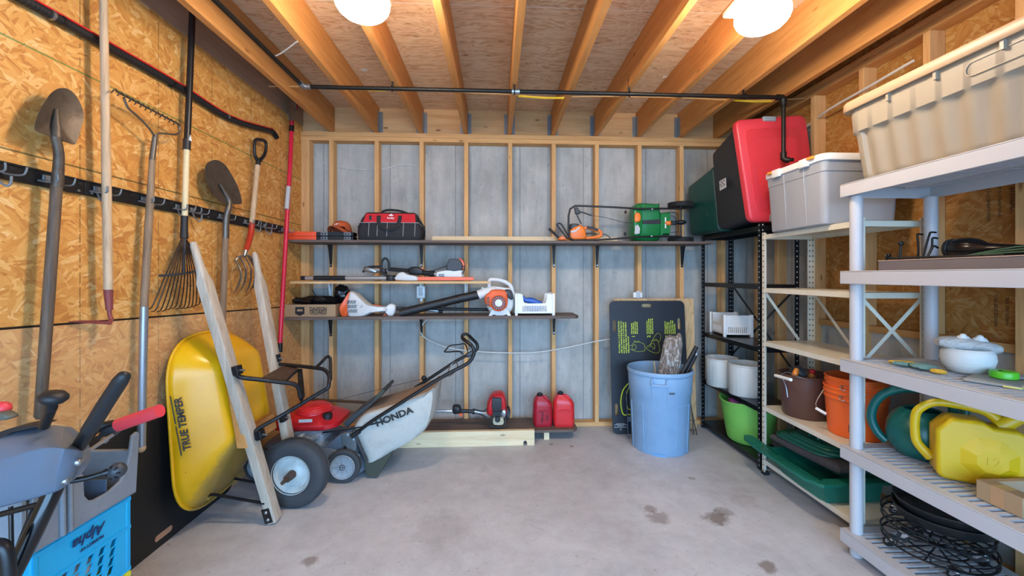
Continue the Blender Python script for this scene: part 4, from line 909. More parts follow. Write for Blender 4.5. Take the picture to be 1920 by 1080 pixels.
ends = [(283, 578), (290, 583), (300, 583), (309, 582), (318, 579), (327, 577), (335, 578), (343, 577), (350, 577), (357, 576), (364, 574), (371, 571), (378, 566), (384, 561)]
bars = []
for i, (ex, ey) in enumerate(ends):
    e = W(ex, ey, .05); s0 = root+Vector((0, (i-6.5)*.003, -.005)); mid = s0.lerp(e, .5)+Vector((.02, (i-6.5)*.004, 0)); e0 = e+Vector((.012, 0, .02))
    m = MB(); m.tube([s0, mid, e0, e+Vector((-.012, -.004, -.004))], [.0032, .0032, .0030, .0024], n=6, sm=4); obj('tine', m, TINE, t, world=True); bars.append(mid+Vector((.004, 0, 0)))
m = MB(); m.tube([W(299, 517, .075), W(345, 513, .092), W(378, 506, .075)], [.0065]*3, n=6, sm=4); m.tube([root+Vector((.004, 0, 0)), W(344, 515, .09)], .005, n=6); obj('spreader_bar', m, GRD, t, world=True)
# small shovel
t = thing('shovel', 'brown shovel hung blade up between the leaf rake and the garden fork', 'shovel', W(415, 680, .06))
m = MB(); dish(m, [(401, 300), (412, 302), (424, 311), (436, 330), (446, 350), (453, 373), (452, 382), (440, 383), (431, 379), (421, 382), (408, 372), (396, 358), (388, 340), (385, 322), (388, 307)], .003, .022, .085); obj('blade', m, BLADE, t, world=True)
m = MB(); m.tube([W(412, 345, .07), W(424, 365, .08), W(430, 378, .085), W(428, 392, .085), W(424, 410, .075), W(423, 447, .07)], [.006, .012, .0165, .0175, .018, .019], n=14, sm=3); obj('socket', m, BLADE2, t, world=True)
m = MB(); m.tube([W(423, 440, .07), W(416.5, 622, .055)], .0185, n=16); obj('handle', m, W_handle, t, world=True)
# garden fork
t = thing('garden_fork', 'garden fork hung tines down with a black D-grip and red socket', 'fork', W(455, 550, .06))
c = W(487, 262, .06); m = MB()
m.tube([W(483, 312, .06), W(484, 302, .06), W(478, 292, .06), W(477, 275, .06), W(479, 263, .06), W(487, 262, .06), W(497, 265, .06), W(499, 275, .06), W(496, 290, .06), W(486, 302, .06)], [.017, .016, .011, .010, .011, .013, .012, .010, .011, .014], n=10, sm=3); obj('grip', m, BLKM, t, world=True)
m = MB(); m.tube([W(483, 310, .06), W(472, 422, .065)], .0175, n=14); obj('handle', m, W_hoe, t, world=True)
m = MB(); m.tube([W(472.5, 418, .065), W(470, 440, .07), W(464, 462, .085), W(460, 473, .09)], [.0185, .019, .0165, .013], n=14, sm=3); obj('socket', m, plain('red enamel', 'b5331f', .4), t, world=True)
m = MB(); m.tube([W(460.5, 470, .09), W(458, 480, .092)], [.015, .011], n=12); p = W(458, 479, .092)
m.tube([W(441, 489, .08), W(447, 482, .088), p, W(467, 480, .088), W(472, 485, .08)], .007, n=8, sm=3); obj('fork_head', m, STEEL, t, world=True)
for ax_, bx_ in (((441, 488), (438, 549)), ((450, 482), (449, 547)), ((459, 481), (460, 549)), ((466, 482), (469, 545)), ((472, 485), (474, 540))):
    m = MB(); p, q = W(*ax_, .085), W(*bx_, .075); m.tube([p, p.lerp(q, .35)+Vector((.045, -.01, 0)), p.lerp(q, .75)+Vector((.03, 0, 0)), q], [.006, .0062, .0055, .002], n=6, sm=4); obj('tine', m, BLADE2, t, world=True)
# red pole pruner
t = thing('pole_pruner', 'long red pole pruner hung upright at the back corner of the strand board wall', 'pole pruner', W(525, 660, .06))
m = MB(); m.tube([W(547, 235, .05), W(545, 290, .055), W(525, 645, .07)], .0165, n=14); obj('pole', m, plain('glossy red tube', 'd21f3f', .3), t, world=True)
m = MB(); m.tube([W(525.2, 643, .07), W(524.5, 660, .07)], .019, n=14); obj('end_cap', m, BLK, t, world=True)
m = MB(); m.tube([W(547, 236, .05), W(546.5, 247, .05)], .020, n=14); obj('collar', m, BLK, t, world=True)
m = MB(); m.loft([[W(x, y, d) for x, y in ((543, 184), (549, 183), (554, 200), (551, 226), (545, 228), (541, 222))] for d in (.04, .06)]); m.tube([W(553, 190, .05), W(556, 205, .05), W(551, 215, .05)], .005, n=6); m.tube([W(547, 222, .05), W(547, 238, .05)], .014, n=10)
obj('saw_head', m, STEEL, t, world=True, bevel=.002)
m = MB(); m.tube([W(547, 226, .05), W(547, 236, .05)], .018, n=12); m.tube([W(556, 195, .052), W(558, 206, .052)], .006, n=6); obj('head_socket', m, REDD, t, world=True)
m = MB(); a, b = W(541, 350, .058), W(537.5, 392, .06)
for p in (a,): pass
m.tube([a, b], .0171, n=14); obj('paper_label', m, LGRY, t, world=True)
# black hose with red cable along the wall
t = thing('rubber_hose', 'black rubber hose with a thin red cord strapped high along the strand board wall', 'hose', W(300, 130, .03))
pts = [(XL+.024, .9, 2.40), W(45, 0, .024), W(185, 78, .024), W(330, 160, .024), W(430, 222, .024), W(497, 243, .024), W(511, 247, .024), W(519, 258, .024)]
P = smooth(pts, 10); m = MB(); m.tube(P, .018, n=14); obj('hose', m, BLKR, t, world=True)
m = MB()
for i in range(6, len(P)-3):
    d = (P[i+1]-P[i])
    for k in range(3):
        q = P[i]+d*(k/3); m.tube([q-d.normalized()*.004, q+d.normalized()*.004], .0186, n=12, caps=False)
rb = obj('hose_rib', m, BLKM, t, world=True); rb['kind'] = 'stuff'
m = MB(); m.tube([p+Vector((.010, 0, .019)) for p in P[:-12]], .0045, n=6); obj('red_cord', m, RED2, t, world=True)
for px, py in ((95, 27), (115, 38), (322, 157), (425, 218), (437, 224)):
    p = W(px, py, .024); m = MB(); d = Vector((0, .9, .08)).normalized(); m.tube([p-d*.006, p+d*.006], .0208, n=14); obj('hose_clip', m, STEEL if px in (95, 425) else BLK, t, world=True)
m = MB(); m.cyl(W(-2, 158, .002), W(-2, 158, .04), .012, n=10); 
# black sheet leaning behind the barrow
t = thing('black_panel', 'black plastic panel with a slot standing behind the yellow wheelbarrow', 'panel', (XL+.02, 2.2, 0))
y0, y1 = 1.60, 2.82; zt = at(230, 798, X=XL+.01).z
My = Matrix(((0, 0, 1, XL+.012), (1, 0, 0, 0), (0, 1, 0, .002), (0, 0, 0, 1)))
p = at(305, 1001, X=XL+.015)
slot = [(p.y+a, p.z+b) for a, b in rrect(.115, .032, .0155, 5)]
m = MB(); m.prism([(y+ (y0+y1)/2, z+zt/2) for y, z in rrect(y1-y0, zt, .06, 6)], .01, My, [slot]); t.location = ((XL+.02, 2.2, 0))
PANEL = plain('black speckled sheet', '1b1b1c', .55, 0, .3, 60)
obj('sheet', m, PANEL, t, world=True)
m = MB(); m.prism(slot, .0085, My); obj('slot_backing', m, plain('tan board', 'b98f74', .6), t, world=True)
def V3(*a): return Vector(a)
def at_plane(px, py, p0, n):
    d = at(px, py, Y=1.0)-Vector((0, 0, EYE)); o = Vector((0, 0, EYE)); n = Vector(n)
    return o+d*((Vector(p0)-o).dot(n)/d.dot(n))
def rquad(Q, r, n=5):
    out = []
    for i in range(4):
        a, b, c = Q[i-1], Q[i], Q[(i+1) % 4]
        u = b+(a-b).normalized()*min(r, (a-b).length*.48); v = b+(c-b).normalized()*min(r, (c-b).length*.48)
        for k in range(n+1):
            t = k/n; out.append(u*(1-t)**2+b*(2*t*(1-t))+v*t*t)
    return out
# ------------------------------------------------------------------ wheelbarrow tipped up against the wall
t = thing('wheelbarrow', 'yellow wheelbarrow with grey wooden handles tipped upright against the strand board wall', 'wheelbarrow', (-1.3, 2.56, 0))
YELL = NT('scuffed yellow enamel'); v = YELL.coord()
cy = YELL.ramp(YELL.noise(v, 4, 4), [(.3, 'dda408'), (.7, 'e8b214')]); cy = YELL.mix(YELL.ramp(YELL.vor(v, 17), [(.035, (.9, .9, .9)), (.05, (0, 0, 0))]), cy, '6a5520')
cy = YELL.mix(YELL.ramp(YELL.noise(v, 3.1, 6, .7), [(.6, (0, 0, 0)), (.75, (.35, .35, .35))]), cy, '9c8640'); pz = YELL.xyz(v)
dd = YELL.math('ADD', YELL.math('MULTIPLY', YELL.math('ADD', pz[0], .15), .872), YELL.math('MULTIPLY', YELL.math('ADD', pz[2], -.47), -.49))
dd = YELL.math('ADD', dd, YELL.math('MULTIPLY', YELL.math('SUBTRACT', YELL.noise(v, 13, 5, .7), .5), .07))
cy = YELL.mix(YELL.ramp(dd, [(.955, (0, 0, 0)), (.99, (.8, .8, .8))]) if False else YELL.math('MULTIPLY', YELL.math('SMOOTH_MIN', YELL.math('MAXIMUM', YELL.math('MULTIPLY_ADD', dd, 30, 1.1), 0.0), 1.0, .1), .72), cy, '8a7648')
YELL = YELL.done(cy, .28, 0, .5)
B = [V3(-1.535, 2.345, .94), V3(-1.450, 2.345, .47), V3(-1.450, 2.745, .47), V3(-1.535, 2.745, .94)]
R = [V3(-1.722, 2.225, 1.075), V3(-1.655, 2.215, .105), V3(-1.655, 2.835, .105), V3(-1.722, 2.85, 1.075)]
rings = []
bo = rquad(B, .065, 10); ri = rquad(R, .26, 10)
cB = sum(B, Vector())/4
for s, k in ((0, .86), (0, .95), (.03, 1.0)): rings.append([cB+(p.lerp(q, s)-cB)*k+V3(.004*(1-k)*8, 0, 0) for p, q in zip(bo, ri)])
for s in (.12, .25, .4, .55, .7, .85, 1):
    rings.append([p.lerp(q, s)+(p.lerp(q, s)-cB.lerp(sum(R, Vector())/4, s)).normalized()*(.012*math.sin(math.pi*s)) for p, q in zip(bo, ri)])
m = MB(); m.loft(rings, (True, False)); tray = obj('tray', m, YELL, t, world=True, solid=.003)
m = MB(); m.tube([p+V3(.0, 0, 0) for p in ri], .008, n=8, closed=True); obj('rolled_rim', m, YELL, tray, world=True)
n = (B[1]-B[0]).cross(R[1]-B[0]); 
o0 = at_plane(343, 795, B[0].lerp(R[0], .75), n); up = (B[0]-B[1]).normalized(); lf = (R[0]-B[0]).normalized()
Mt = frame(o0, up, lf); nn = Mt.to_3x3() @ V3(0, 0, 1)
if nn.y > 0: nn = -nn
Mt = Matrix.Translation(nn*.0115) @ Mt
text('TRUE TEMPER', .044, Mt, INK, tray, 'brand_lettering', world=True, wide=1.02, bold=.0014, shear=.12)
m = MB(); m.bb((-.155, .026, 0), (.0, .031, .0006), M=Mt); m.bb((.012, .026, 0), (.16, .031, .0006), M=Mt); obj('lettering_bar', m, INK, tray, world=True)
hn = V3(-.355, -.135, 1.575)
def barrow_handle(b, tp, nm):
    d = (tp-b).normalized(); M = frame(b, (1, 0, 0), (0, 1, 0)); side = V3(0, 1, 0); s2 = d.cross(side).normalized(); sd = s2.cross(d)
    m = MB(); rr_ = []
    L_ = (tp-b).length
    for s, w, h, r in ((0, .048, .07, .003), (.86, .048, .07, .003), (.895, .040, .05, .012), (.92, .037, .042, .017), (.985, .034, .036, .016), (1.0, .024, .026, .011)):
        c = b+d*L_*s; rr_.append([c+s2*x+sd*y for x, y in rrect(w, h, r, 3)])
    m.loft(rr_); return obj('handle', m, W_barrow, t, world=True)
nb, ntp = V3(-1.268, 2.425, .012), V3(-1.625, 2.29, 1.59)
fb, ftp = V3(-1.268, 2.70, .012), V3(-1.628, 2.86, 1.565)
h1 = barrow_handle(nb, ntp, 1); h2 = barrow_handle(fb, ftp, 2)
# foot plates with bolts
for b, hh in ((nb, h1), (fb, h2)):
    d = (ntp-nb).normalized(); m = MB(); y = b.y-.038
    Mx = frame(b+V3(-.012, -.037, .0)+d*.045, d, (1, 0, 0)); m.box((0, 0, 0), (.085, .042, .006), M=Mx); fp = obj('end_plate', m, BLK, hh, world=True)
    m = MB()
    for k in (-.022, .022): m.ball((k, 0, -.003), (.010, .010, .006), 10, M=Mx, k=6); m.ball((k, 0, .003), (.010, .010, .006), 10, M=Mx, k=6)
    q = obj('plate_bolt', m, STEEL, hh, world=True)
# wheel
TYRE = plain('dusty tyre rubber', '3d3e40', .8, 0, .2, 12, .15, 80); HUBW = plain('chalky white rim', 'bdc7c6', .45, .1, .15, 12, 0, 60, .5, '6b6257', .35)
wc = V3(-1.235, 2.585, .206)
M = XF(wc, (90, 0, -4)); m = MB()
prof = [(.112, -.035), (.125, -.045), (.165, -.05), (.192, -.042), (.203, -.025), (.206, -.012), (.2055, .012), (.203, .025), (.192, .042), (.165, .05), (.125, .045), (.112, .035)]
m.lathe(prof, 56, M, caps=(False, False)); m.loft([[V3(.112*math.cos(a), .112*math.sin(a), z) for a in [2*math.pi*k/56 for k in range(56)]] for z in (-.035, .035)], (False, False), M=M)
for z in (-.03, -.01, .01, .03): m.torus((0, 0, z), .2045-abs(z)*.06, .0035, 56, 5, M=M)
wh = obj('wheel', m, TYRE, t, world=True)
m = MB(); m.lathe([(.114, -.044), (.118, -.046), (.116, -.036), (.100, -.030), (.094, -.018), (.06, -.014), (.05, -.022), (.025, -.024), (.025, .024), (.05, .022), (.06, .014), (.094, .018), (.1, .03), (.116, .036), (.118, .046), (.114, .044)], 56, M, caps=(False, False)); obj('rim', m, HUBW, wh, world=True)
m = MB(); m.cyl(wc+V3(-.005, -.135, 0), wc+V3(.005, .125, 0), .011); m.tube([wc+V3(0, -.03, 0), wc+V3(-.004, -.085, 0)], [.026, .022], n=14); obj('axle', m, RUST, wh, world=True)
m = MB(); Mx = frame(V3(-1.292, 2.386, .20), (ntp-nb), (1, 0, 0)); m.box((.0, -.03, .022), (.09, .03, .02), M=Mx)
for k in (-.028, .028): m.ball((k, -.03, .0), (.012, .012, .01), 10, M=Mx, k=6); m.ball((k, -.03, .036), (.012, .012, .012), 10, M=Mx, k=6)
obj('axle_bracket', m, BLK, t, world=True)
# wedge under the tray
for y in (2.335,):
    m = MB(); P = [V3(-1.507, y+.01, .92), V3(-1.43, y+.01, .455), V3(-1.375, y+.01, .455), V3(-1.478, y+.01, .92)]; m.loft([P, [p+V3(0, .05, 0) for p in P]]); obj('wedge_block', m, W_joist, t, world=True, bevel=.002)
m = MB(); P = [V3(-1.462, 2.40, .53), V3(-1.44, 2.40, .44), V3(-1.40, 2.40, .44), V3(-1.42, 2.40, .53)]; m.loft([P, [p+V3(0, .30, 0) for p in P]]); obj('cross_block', m, W_joist, t, world=True)
# leg frame
def PX(*l): return [at(x, y, Y=Y) for x, y, Y in l]
LEG = plain('chipped black steel', '1d1e22', .42, .4, .25, 30, 0, 60, .5, '5b4636', .35)
m = MB(); m.tube(PX((482, 824, 2.385), (480, 811, 2.385), (487, 802, 2.40), (530, 778, 2.47), (597, 738, 2.52), (614, 728, 2.53), (617, 718, 2.54), (617, 705, 2.57), (609, 694, 2.6), (593, 690, 2.62), (538, 684, 2.74), (523, 682, 2.80), (515, 670, 2.82)), .0115, n=10, sm=4); obj('leg', m, LEG, t, world=True)
m = MB(); m.tube(PX((441, 687, 2.33), (444, 702, 2.33), (455, 708, 2.345), (490, 712, 2.38), (530, 717, 2.43), (550, 720, 2.46), (560, 728, 2.48), (563, 745, 2.49)), .0125, n=10, sm=4); obj('leg', m, LEG, t, world=True)
m = MB(); m.tube(PX((592, 690, 2.66), (604, 678, 2.72), (613, 669, 2.76), (618, 670, 2.76), (620, 678, 2.75), (620, 713, 2.70)), .0095, n=10, sm=3); obj('foot_loop', m, LEG, t, world=True)
m = MB(); m.loft([PX((491, 709, 2.385), (530, 687, 2.74), (558, 691, 2.70), (534, 719, 2.43)), [p+V3(0, 0, .004) for p in PX((491, 709, 2.385), (530, 687, 2.74), (558, 691, 2.70), (534, 719, 2.43))]]); obj('cross_plate', m, RUST, t, world=True)
m = MB(); P = PX((558, 692, 2.66), (566, 692, 2.66), (571, 742, 2.50), (565, 758, 2.48), (559, 744, 2.49)); m.loft([P, [p+V3(0, .006, 0) for p in P]]); m.tube(PX((533, 718, 2.43), (548, 703, 2.56), (560, 693, 2.66)), .007, n=8); obj('strap', m, LEG, t, world=True)
for px, py, Y in ((445, 694, 2.325), (519, 672, 2.80), (488, 815, 2.38), (531, 783, 2.72)):
    p = at(px, py, Y=Y); m = MB(); m.box(p, (.03, .05, .05), (0, -12, 0)); bk_ = obj('leg_bracket', m, LEG, t, world=True, bevel=.003)
    m = MB(); m.cyl(p+V3(.01, 0, 0), p+V3(.038, 0, 0), .006, n=8); obj('bracket_bolt', m, STEEL, bk_, world=True)
for l, tab in ((((391, 929, 2.40), (400, 927, 2.40), (497, 944, 2.385)), (388, 930, 2.41)), (((430, 900, 2.66), (438, 897, 2.66), (500, 908, 2.68)), (425, 902, 2.67))):
    m = MB(); m.tube(PX(*l), .008, n=8); br = obj('front_brace', m, LEG, t, world=True); p = at(tab[0], tab[1], Y=tab[2])
    m = MB(); m.box(p, (.05, .02, .012), (0, 40, 0)); obj('brace_tab', m, YELL, br, world=True)
# ------------------------------------------------------------------ lawn mower with grass bag
t = thing('lawn_mower', 'red and grey petrol lawn mower with a pale grass bag behind the wheelbarrow wheel', 'lawn mower', (-1.3, 3.05, 0))
DECK = plain('blue grey deck plastic', '5f6b78', .38, .1, .1); WHL = plain('pale wheel plastic', '98a0a6', .5, 0, .1)
m = MB(); rings = []
for z, w, d, dx in ((.055, .80, .47, 0), (.10, .78, .46, 0), (.17, .70, .42, -.02), (.23, .56, .36, -.05), (.26, .44, .30, -.06)):
    rings.append([(-1.30+dx+x, 3.09+y, z) for x, y in rrect(w, d, .12, 6)])
m.loft(rings); obj('deck', m, DECK, t, world=True)
m = MB(); PIL(m, [(556, 882), (560, 862), (590, 846), (614, 832), (640, 812), (656, 806), (668, 815), (670, 855), (676, 890), (640, 892), (590, 892)], 2.905, .10, .3, 3, .93); obj('deck_side', m, DECK, t, world=True)
for x, y in ((-1.04, 2.865), (-1.605, 2.905), (-1.04, 3.34), (-1.60, 3.33)):
    wheel(t, (x, y, .112), .112, .05, TYRE, WHL, (90, 0, 0), 8, 0, rim=.74, hubw=.026)
c = at(588, 800, Y=3.09); cx_, cz_ = c.x, .33
m = MB(); rings = []
for z, w, d, dx in ((.335, .42, .36, 0), (.345, .45, .38, 0), (.375, .45, .38, 0), (.40, .38, .33, -.01), (.42, .30, .27, -.01), (.43, .24, .22, -.01)):
    rings.append([(cx_+dx+x, 3.09+y, z) for x, y in rrect(w, d, .10, 5)])
m.loft(rings); eng = obj('engine_cover', m, RED, t, world=True)
m = MB(); m.lathe([(.125, .42), (.12, .445), (.10, .465), (.06, .475), (.002, .478)], 32, XF((cx_+.01, 3.08, 0)))
for z, r in ((.432, .125), (.446, .118), (.458, .106), (.468, .088)): m.torus((cx_+.01, 3.08, z), r, .004, 36, 6)
obj('recoil_cover', m, RED2, eng, world=True)
m = MB(); p = at(614, 785, Y=2.98); m.cyl((p.x, 2.98, .395), (p.x, 2.98, .435), .032, n=18); obj('fuel_cap', m, BLKM, eng, world=True)
m = MB(); PP(m, [(560, 787), (585, 786), (585, 791.5), (560, 792.5)], 2.893, .006); obj('silver_badge', m, LGRY, eng, world=True)
m = MB(); rnd = random.Random(4)
m.rbox((cx_+.02, 3.04, .28), (.24, .24, .12), .03)
for k in range(26): m.box((cx_-.06+rnd.random()*.19, 2.905+rnd.random()*.03, .235+rnd.random()*.09), (.02+.03*rnd.random(), .03, .012+.012*rnd.random()), (rnd.random()*50-25, rnd.random()*60-30, 0))
for k in range(5): m.cyl((cx_+rnd.uniform(-.05, .12), 2.89, .24+rnd.random()*.08), (cx_+rnd.uniform(-.05, .12), 2.93, .24+rnd.random()*.08), .01+.01*rnd.random(), n=10)
obj('engine_block', m, plain('oily cast aluminium', 'a3b1bd', .3, .25, .3, 40), t, world=True)
m = MB(); p = at(548, 822, Y=2.96); m.rbox((p.x+.02, 3.0, .285), (.11, .14, .11), .015); obj('muffler', m, BLKM, t, world=True)
m = MB(); p = at(582, 823, Y=2.93); m.cyl(p, p+V3(0, -.015, 0), .012, n=12); obj('red_plug', m, RED2, t, world=True)
m = MB(); m.tube(PX((600, 812, 2.93), (630, 808, 2.92), (660, 804, 2.9), (720, 790, 2.88)), .006, n=6, sm=4); obj('throttle_cable', m, BLKM, t, world=True)
m = MB(); P = [(640, 816), (644, 811), (664, 811), (668, 822), (668, 846), (642, 845)]; PP(m, P, 2.885, .02); obj('hinge_plate', m, STEEL, t, world=True, bevel=.003)
m = MB(); PP(m, [(654, 852), (668, 849), (675, 854), (673, 872), (664, 884), (656, 876)], 2.892, .012); obj('height_plate', m, STEEL, t, world=True, bevel=.002)
for x, y in ((650, 817), (661, 826), (648, 838)):
    m = MB(); p = at(x, y, Y=2.884); m.cyl(p, p+V3(0, -.012, 0), .011, n=12); obj('hinge_bolt', m, STEEL if y < 830 else BLK, t, world=True)
BAG = plain('pale grass bag cloth', 'b9b8b0', .75, 0, .1, 5, .25, 30, .2, '8d8a80', .4); BAGT = plain('dusty brown bag top', '96806c', .85, 0, .12, 6)
Yn, Yf = 2.885, 3.32
side = [(667, 826), (660, 806), (680, 779), (715, 768), (757, 754), (800, 737), (811, 730), (814, 745), (808, 782), (800, 803), (785, 819), (755, 838), (694, 872), (684, 863)]
P = smooth([at(x, y, Y=Yn) for x, y in side], 3, True); c = sum(P, Vector())/len(P)
m = MB(); rings = []
for s, k in ((0, .80), (.03, .95), (.10, 1.0), (.5, 1.03), (.9, 1.0), (.97, .95), (1, .8)):
    rings.append([c+(p-c)*k+V3(0, (Yf-Yn)*s-.02*math.sin((p-c).x*30)*(.3 if s < .05 else 0), 0) for p in P])
m.loft(rings)
bag = obj('grass_bag', m, [BAG, BAGT], t, world=True)
for f in bag.data.polygons:
    if f.normal.z > .42 and f.center.y+bag.parent.location.y > Yn+.055: f.material_index = 1
a, b = at(711, 793, Y=Yn-.016), at(767, 771, Y=Yn-.016); text('HONDA', .062, frame((a+b)/2, b-a, (0, 0, 1)), INK, bag, 'brand_lettering', world=True, wide=1.15, bold=.002)
m = MB(); m.tube(PX((663, 806, 2.875), (672, 832, 2.875), (688, 866, 2.875)), .010, n=8); m.tube(PX((672, 828, 2.87), (686, 862, 2.87)), .006, n=6); obj('bag_frame', m, GRD, t, world=True)
FLAP = plain('olive mud flap', '3d4034', .7)
m = MB(); P = PX((682, 864, 2.90), (687, 893, 2.90), (706, 897, 2.90), (724, 868, 2.90), (739, 844, 2.90), (700, 862, 2.90)); m.loft([P, [p+V3(.01, .40, .0) for p in P]]); obj('rear_flap', m, FLAP, t, world=True, bevel=.003)
m = MB(); P = PX((642, 796, 2.98), (660, 778, 2.98), (700, 751, 2.98), (713, 735, 2.98), (720, 729, 2.98), (722, 733, 2.98), (712, 746, 2.98), (690, 764, 2.98), (660, 792, 2.98), (652, 802, 2.98)); m.loft([P, [p+V3(0, .26, 0) for p in P]]); obj('discharge_door', m, DECK if False else GRD, t, world=True, bevel=.003)
m = MB(); P = PX((700, 751, 2.975), (706, 741, 2.975), (718, 730, 2.975), (722, 733, 2.975), (712, 745, 2.975)); m.loft([P, [p+V3(0, .27, 0.003) for p in P]]); obj('door_lip', m, FLAP, t, world=True)
m = MB(); m.tube(PX((672, 809, 2.872), (700, 788, 2.868), (763, 748, 2.868), (812, 717, 2.868), (847, 697, 2.868), (876, 682, 2.868), (886, 670, 2.868), (889, 660, 2.868), (886, 650, 2.87), (876, 641, 2.89), (868, 635, 2.93), (867, 630, 3.0), (870, 627, 3.14), (876, 627, 3.24), (886, 636, 3.30), (894, 645, 3.32), (895, 654, 3.32), (888, 660, 3.32), (878, 665, 3.32), (855, 677, 3.32), (820, 700, 3.32), (778, 727, 3.32)), .0125, n=10, sm=3); obj('handlebar', m, BLK, t, world=True)
m = MB(); m.tube(PX((659, 818, 2.872), (674, 808, 2.872)), .017, n=10); obj('handle_sleeve', m, BLKR, t, world=True)
m = MB(); m.tube(PX((867, 664, 2.95), (861, 659, 3.05), (835, 660, 3.15), (836, 656, 3.2), (844, 648, 3.25), (860, 646, 3.25), (872, 645, 3.1), (877, 658, 2.95)), .005, n=8, sm=3); obj('bail_lever', m, BLKM, t, world=True)
m = MB(); m.rbox(at(882, 663, Y=2.9), (.06, .05, .03), .01, rot=(0, -28, 0)); obj('bail_bracket', m, GRD, t, world=True)
m = MB(); m.tube(PX((843, 690, 3.0), (852, 678, 3.0), (858, 686, 2.95), (850, 700, 2.9), (838, 706, 2.87)), .0045, n=6, sm=3, closed=True); obj('cable_loop', m, STEEL, t, world=True)
m = MB(); p = at(795, 709, Y=3.32); m.ball(p, (.022, .015, .022), 12); m.cyl(p, p+V3(-.01, 0, -.05), .007, n=8); obj('clamp_knob', m, BLKM, t, world=True)
m = MB(); m.tube(PX((622, 753, 3.1), (680, 738, 3.15), (760, 718, 3.25), (795, 710, 3.3)), .0018, n=5, sm=3); obj('starter_rope', m, GRD, t, world=True)
# thin pole lying on the sill behind the mower
m = MB(); m.cyl((-1.70, 3.79, .30), (-.95, 3.79, .245), .012); 
tag(obj('garden_stake', m, W_dark, origin=(-1.3, 3.79, .27)), 'thin brown stick resting across the studs behind the lawn mower', 'stick').location.z += 0
# ------------------------------------------------------------------ plywood sheet, printed black panel
lean = lambda X0, Yb, Yt, z: Matrix.Translation((X0, Yb, .002)) @ Matrix.Rotation(math.atan2(z, Yt-Yb), 4, 'X')
Mp = lean(1.09, 3.715, 3.775, 1.195)
m = MB(); m.bb((0, 0, 0), (.755, 1.196, .012), M=Mp); tag(obj('plywood_sheet', m, PLY2, origin=(1.4, 3.75, 0), bevel=.001), 'bare plywood sheet leaning on the studs behind the printed black panel', 'plywood')
Mq = lean(1.033, 3.615, 3.728, 1.176); nrm = Mq.to_3x3() @ V3(0, 0, 1)
Hh = math.hypot(1.176, .113); Wd = .70
def loc(px, py):
    q = Mq.inverted() @ at_plane(px, py, Mq.translation+nrm*.012, nrm); return q.x, q.y
slots = [(1213, 573, .10, .032), (1152, 611, .032, .105), (1274, 607, .032, .105), (1156, 768, .032, .105)]
H = []
for px, py, w, h in slots:
    x, y = loc(px, py); H.append([(x+a, y+b) for a, b in rrect(w, h, .0155, 5)])
t = thing('printed_panel', 'black plastic panel with yellow printed instructions leaning behind the blue bin', 'panel', (1.38, 3.62, 0))
m = MB(); m.prism([(Wd/2+a, Hh/2+b) for a, b in rrect(Wd, Hh, .05, 6)], .010, Mq @ XF((0, 0, .002)), H); obj('sheet', m, plain('dark navy plastic sheet', '171b24', .5, 0, .15), t, world=True)
YG = plain('yellow green print', 'c6d83a', .6, 0, .05)
def line(px, y0, s, size=.017, mat=YG, dens=.55):
    x, y = loc(px, y0); return text(s, size, Mq @ XF((x, y, .0125), (0, 0, 90)), mat, t, 'printed_line', align='LEFT', world=True, ext=.0002, bold=.0006)
for i, s in enumerate(("It's as Easy as 1, 2, & 3 and It Works", 'with any standard sized bag that you', 'Just follow steps 1, 2, & 3 as shown', 'and fill bags faster than ever before', 'with no mess at all')):
    line(1161.5+i*4.3, 662, s, .0195)
for px, n_, ls in ((1188, '1', ('Fold the panel', 'into a tube and', 'slide the roll into', 'the bag opening')), (1217, '2', ('Lay the bag down', 'and rake your leaves', 'straight into the bag,', 'then stand it back up')), (1251, '3', ('Lift the panel out', 'of the filled bag,', 'close it and you', 'are all done, store', 'the panel flat until', 'the next time'))):
    line(px, 633, n_, .042)
    for i, s in enumerate(ls): line(px-3.5+i*(3.4 if n_ != '3' else 3.6), 626, s, .0165)
def sketch(pts, px0, py0, k, closed=True, r=.0022):
    P = []
    for x, y in pts:
        a, b = loc(px0+x*k, py0+y*k); P.append(Mq @ V3(a, b, .0125))
    m = MB(); m.tube(smooth(P, 3, closed), (r, .0006) if False else r*.6, n=5, closed=closed); obj('printed_drawing', m, YG, t, world=True)
sketch([(-14, -2), (-8, -4), (-4, -9), (4, -10), (14, -6), (16, 0), (15, 7), (0, 8), (-8, 5), (-14, 3)], 1193, 651, 1)
sketch([(-8, 0), (-3, -5), (0, -1), (-2, 4), (-7, 4)], 1193, 651, 1); sketch([(-4, -9), (-3, -13), (1, -9), (4, -12), (6, -9)], 1193, 651, 1, False)
sketch([(-16, 2), (-8, -4), (-6, -10), (4, -12), (9, 8), (2, 13), (-8, 10), (-14, 6)], 1228, 649, 1); sketch([(-5, -10), (2, -22), (8, -24), (11, -18), (8, -8), (4, -11)], 1228, 649, 1); sketch([(-12, 2), (-6, 0), (-2, 6), (0, 0), (-4, -6), (-9, -1)], 1228, 649, 1, False)
sketch([(6, -33), (-4, -20), (-8, 0), (-6, 18), (-2, 26), (6, 25), (14, 26), (16, 20), (10, 4), (14, -6)], 1172, 752, 1, False, .009); sketch([(8, -28), (2, -10), (4, 10), (8, 16), (14, 10)], 1172, 752, 1, False, .006)
x, y = loc(1171, 756)
m = MB()
for k, (py, L_) in enumerate(((794.5, .075), (796.5, .11), (798.5, .05), (801, .115))):
    x, y = loc(1164, py); x0 = x-L_/2
    while x0 < x+L_/2: m.box((x0, y, .0125), (.0055, .0048, .0006), M=Mq); x0 += .0078
q = obj('small_print', m, LGRY, t, world=True); q['kind'] = 'stuff'
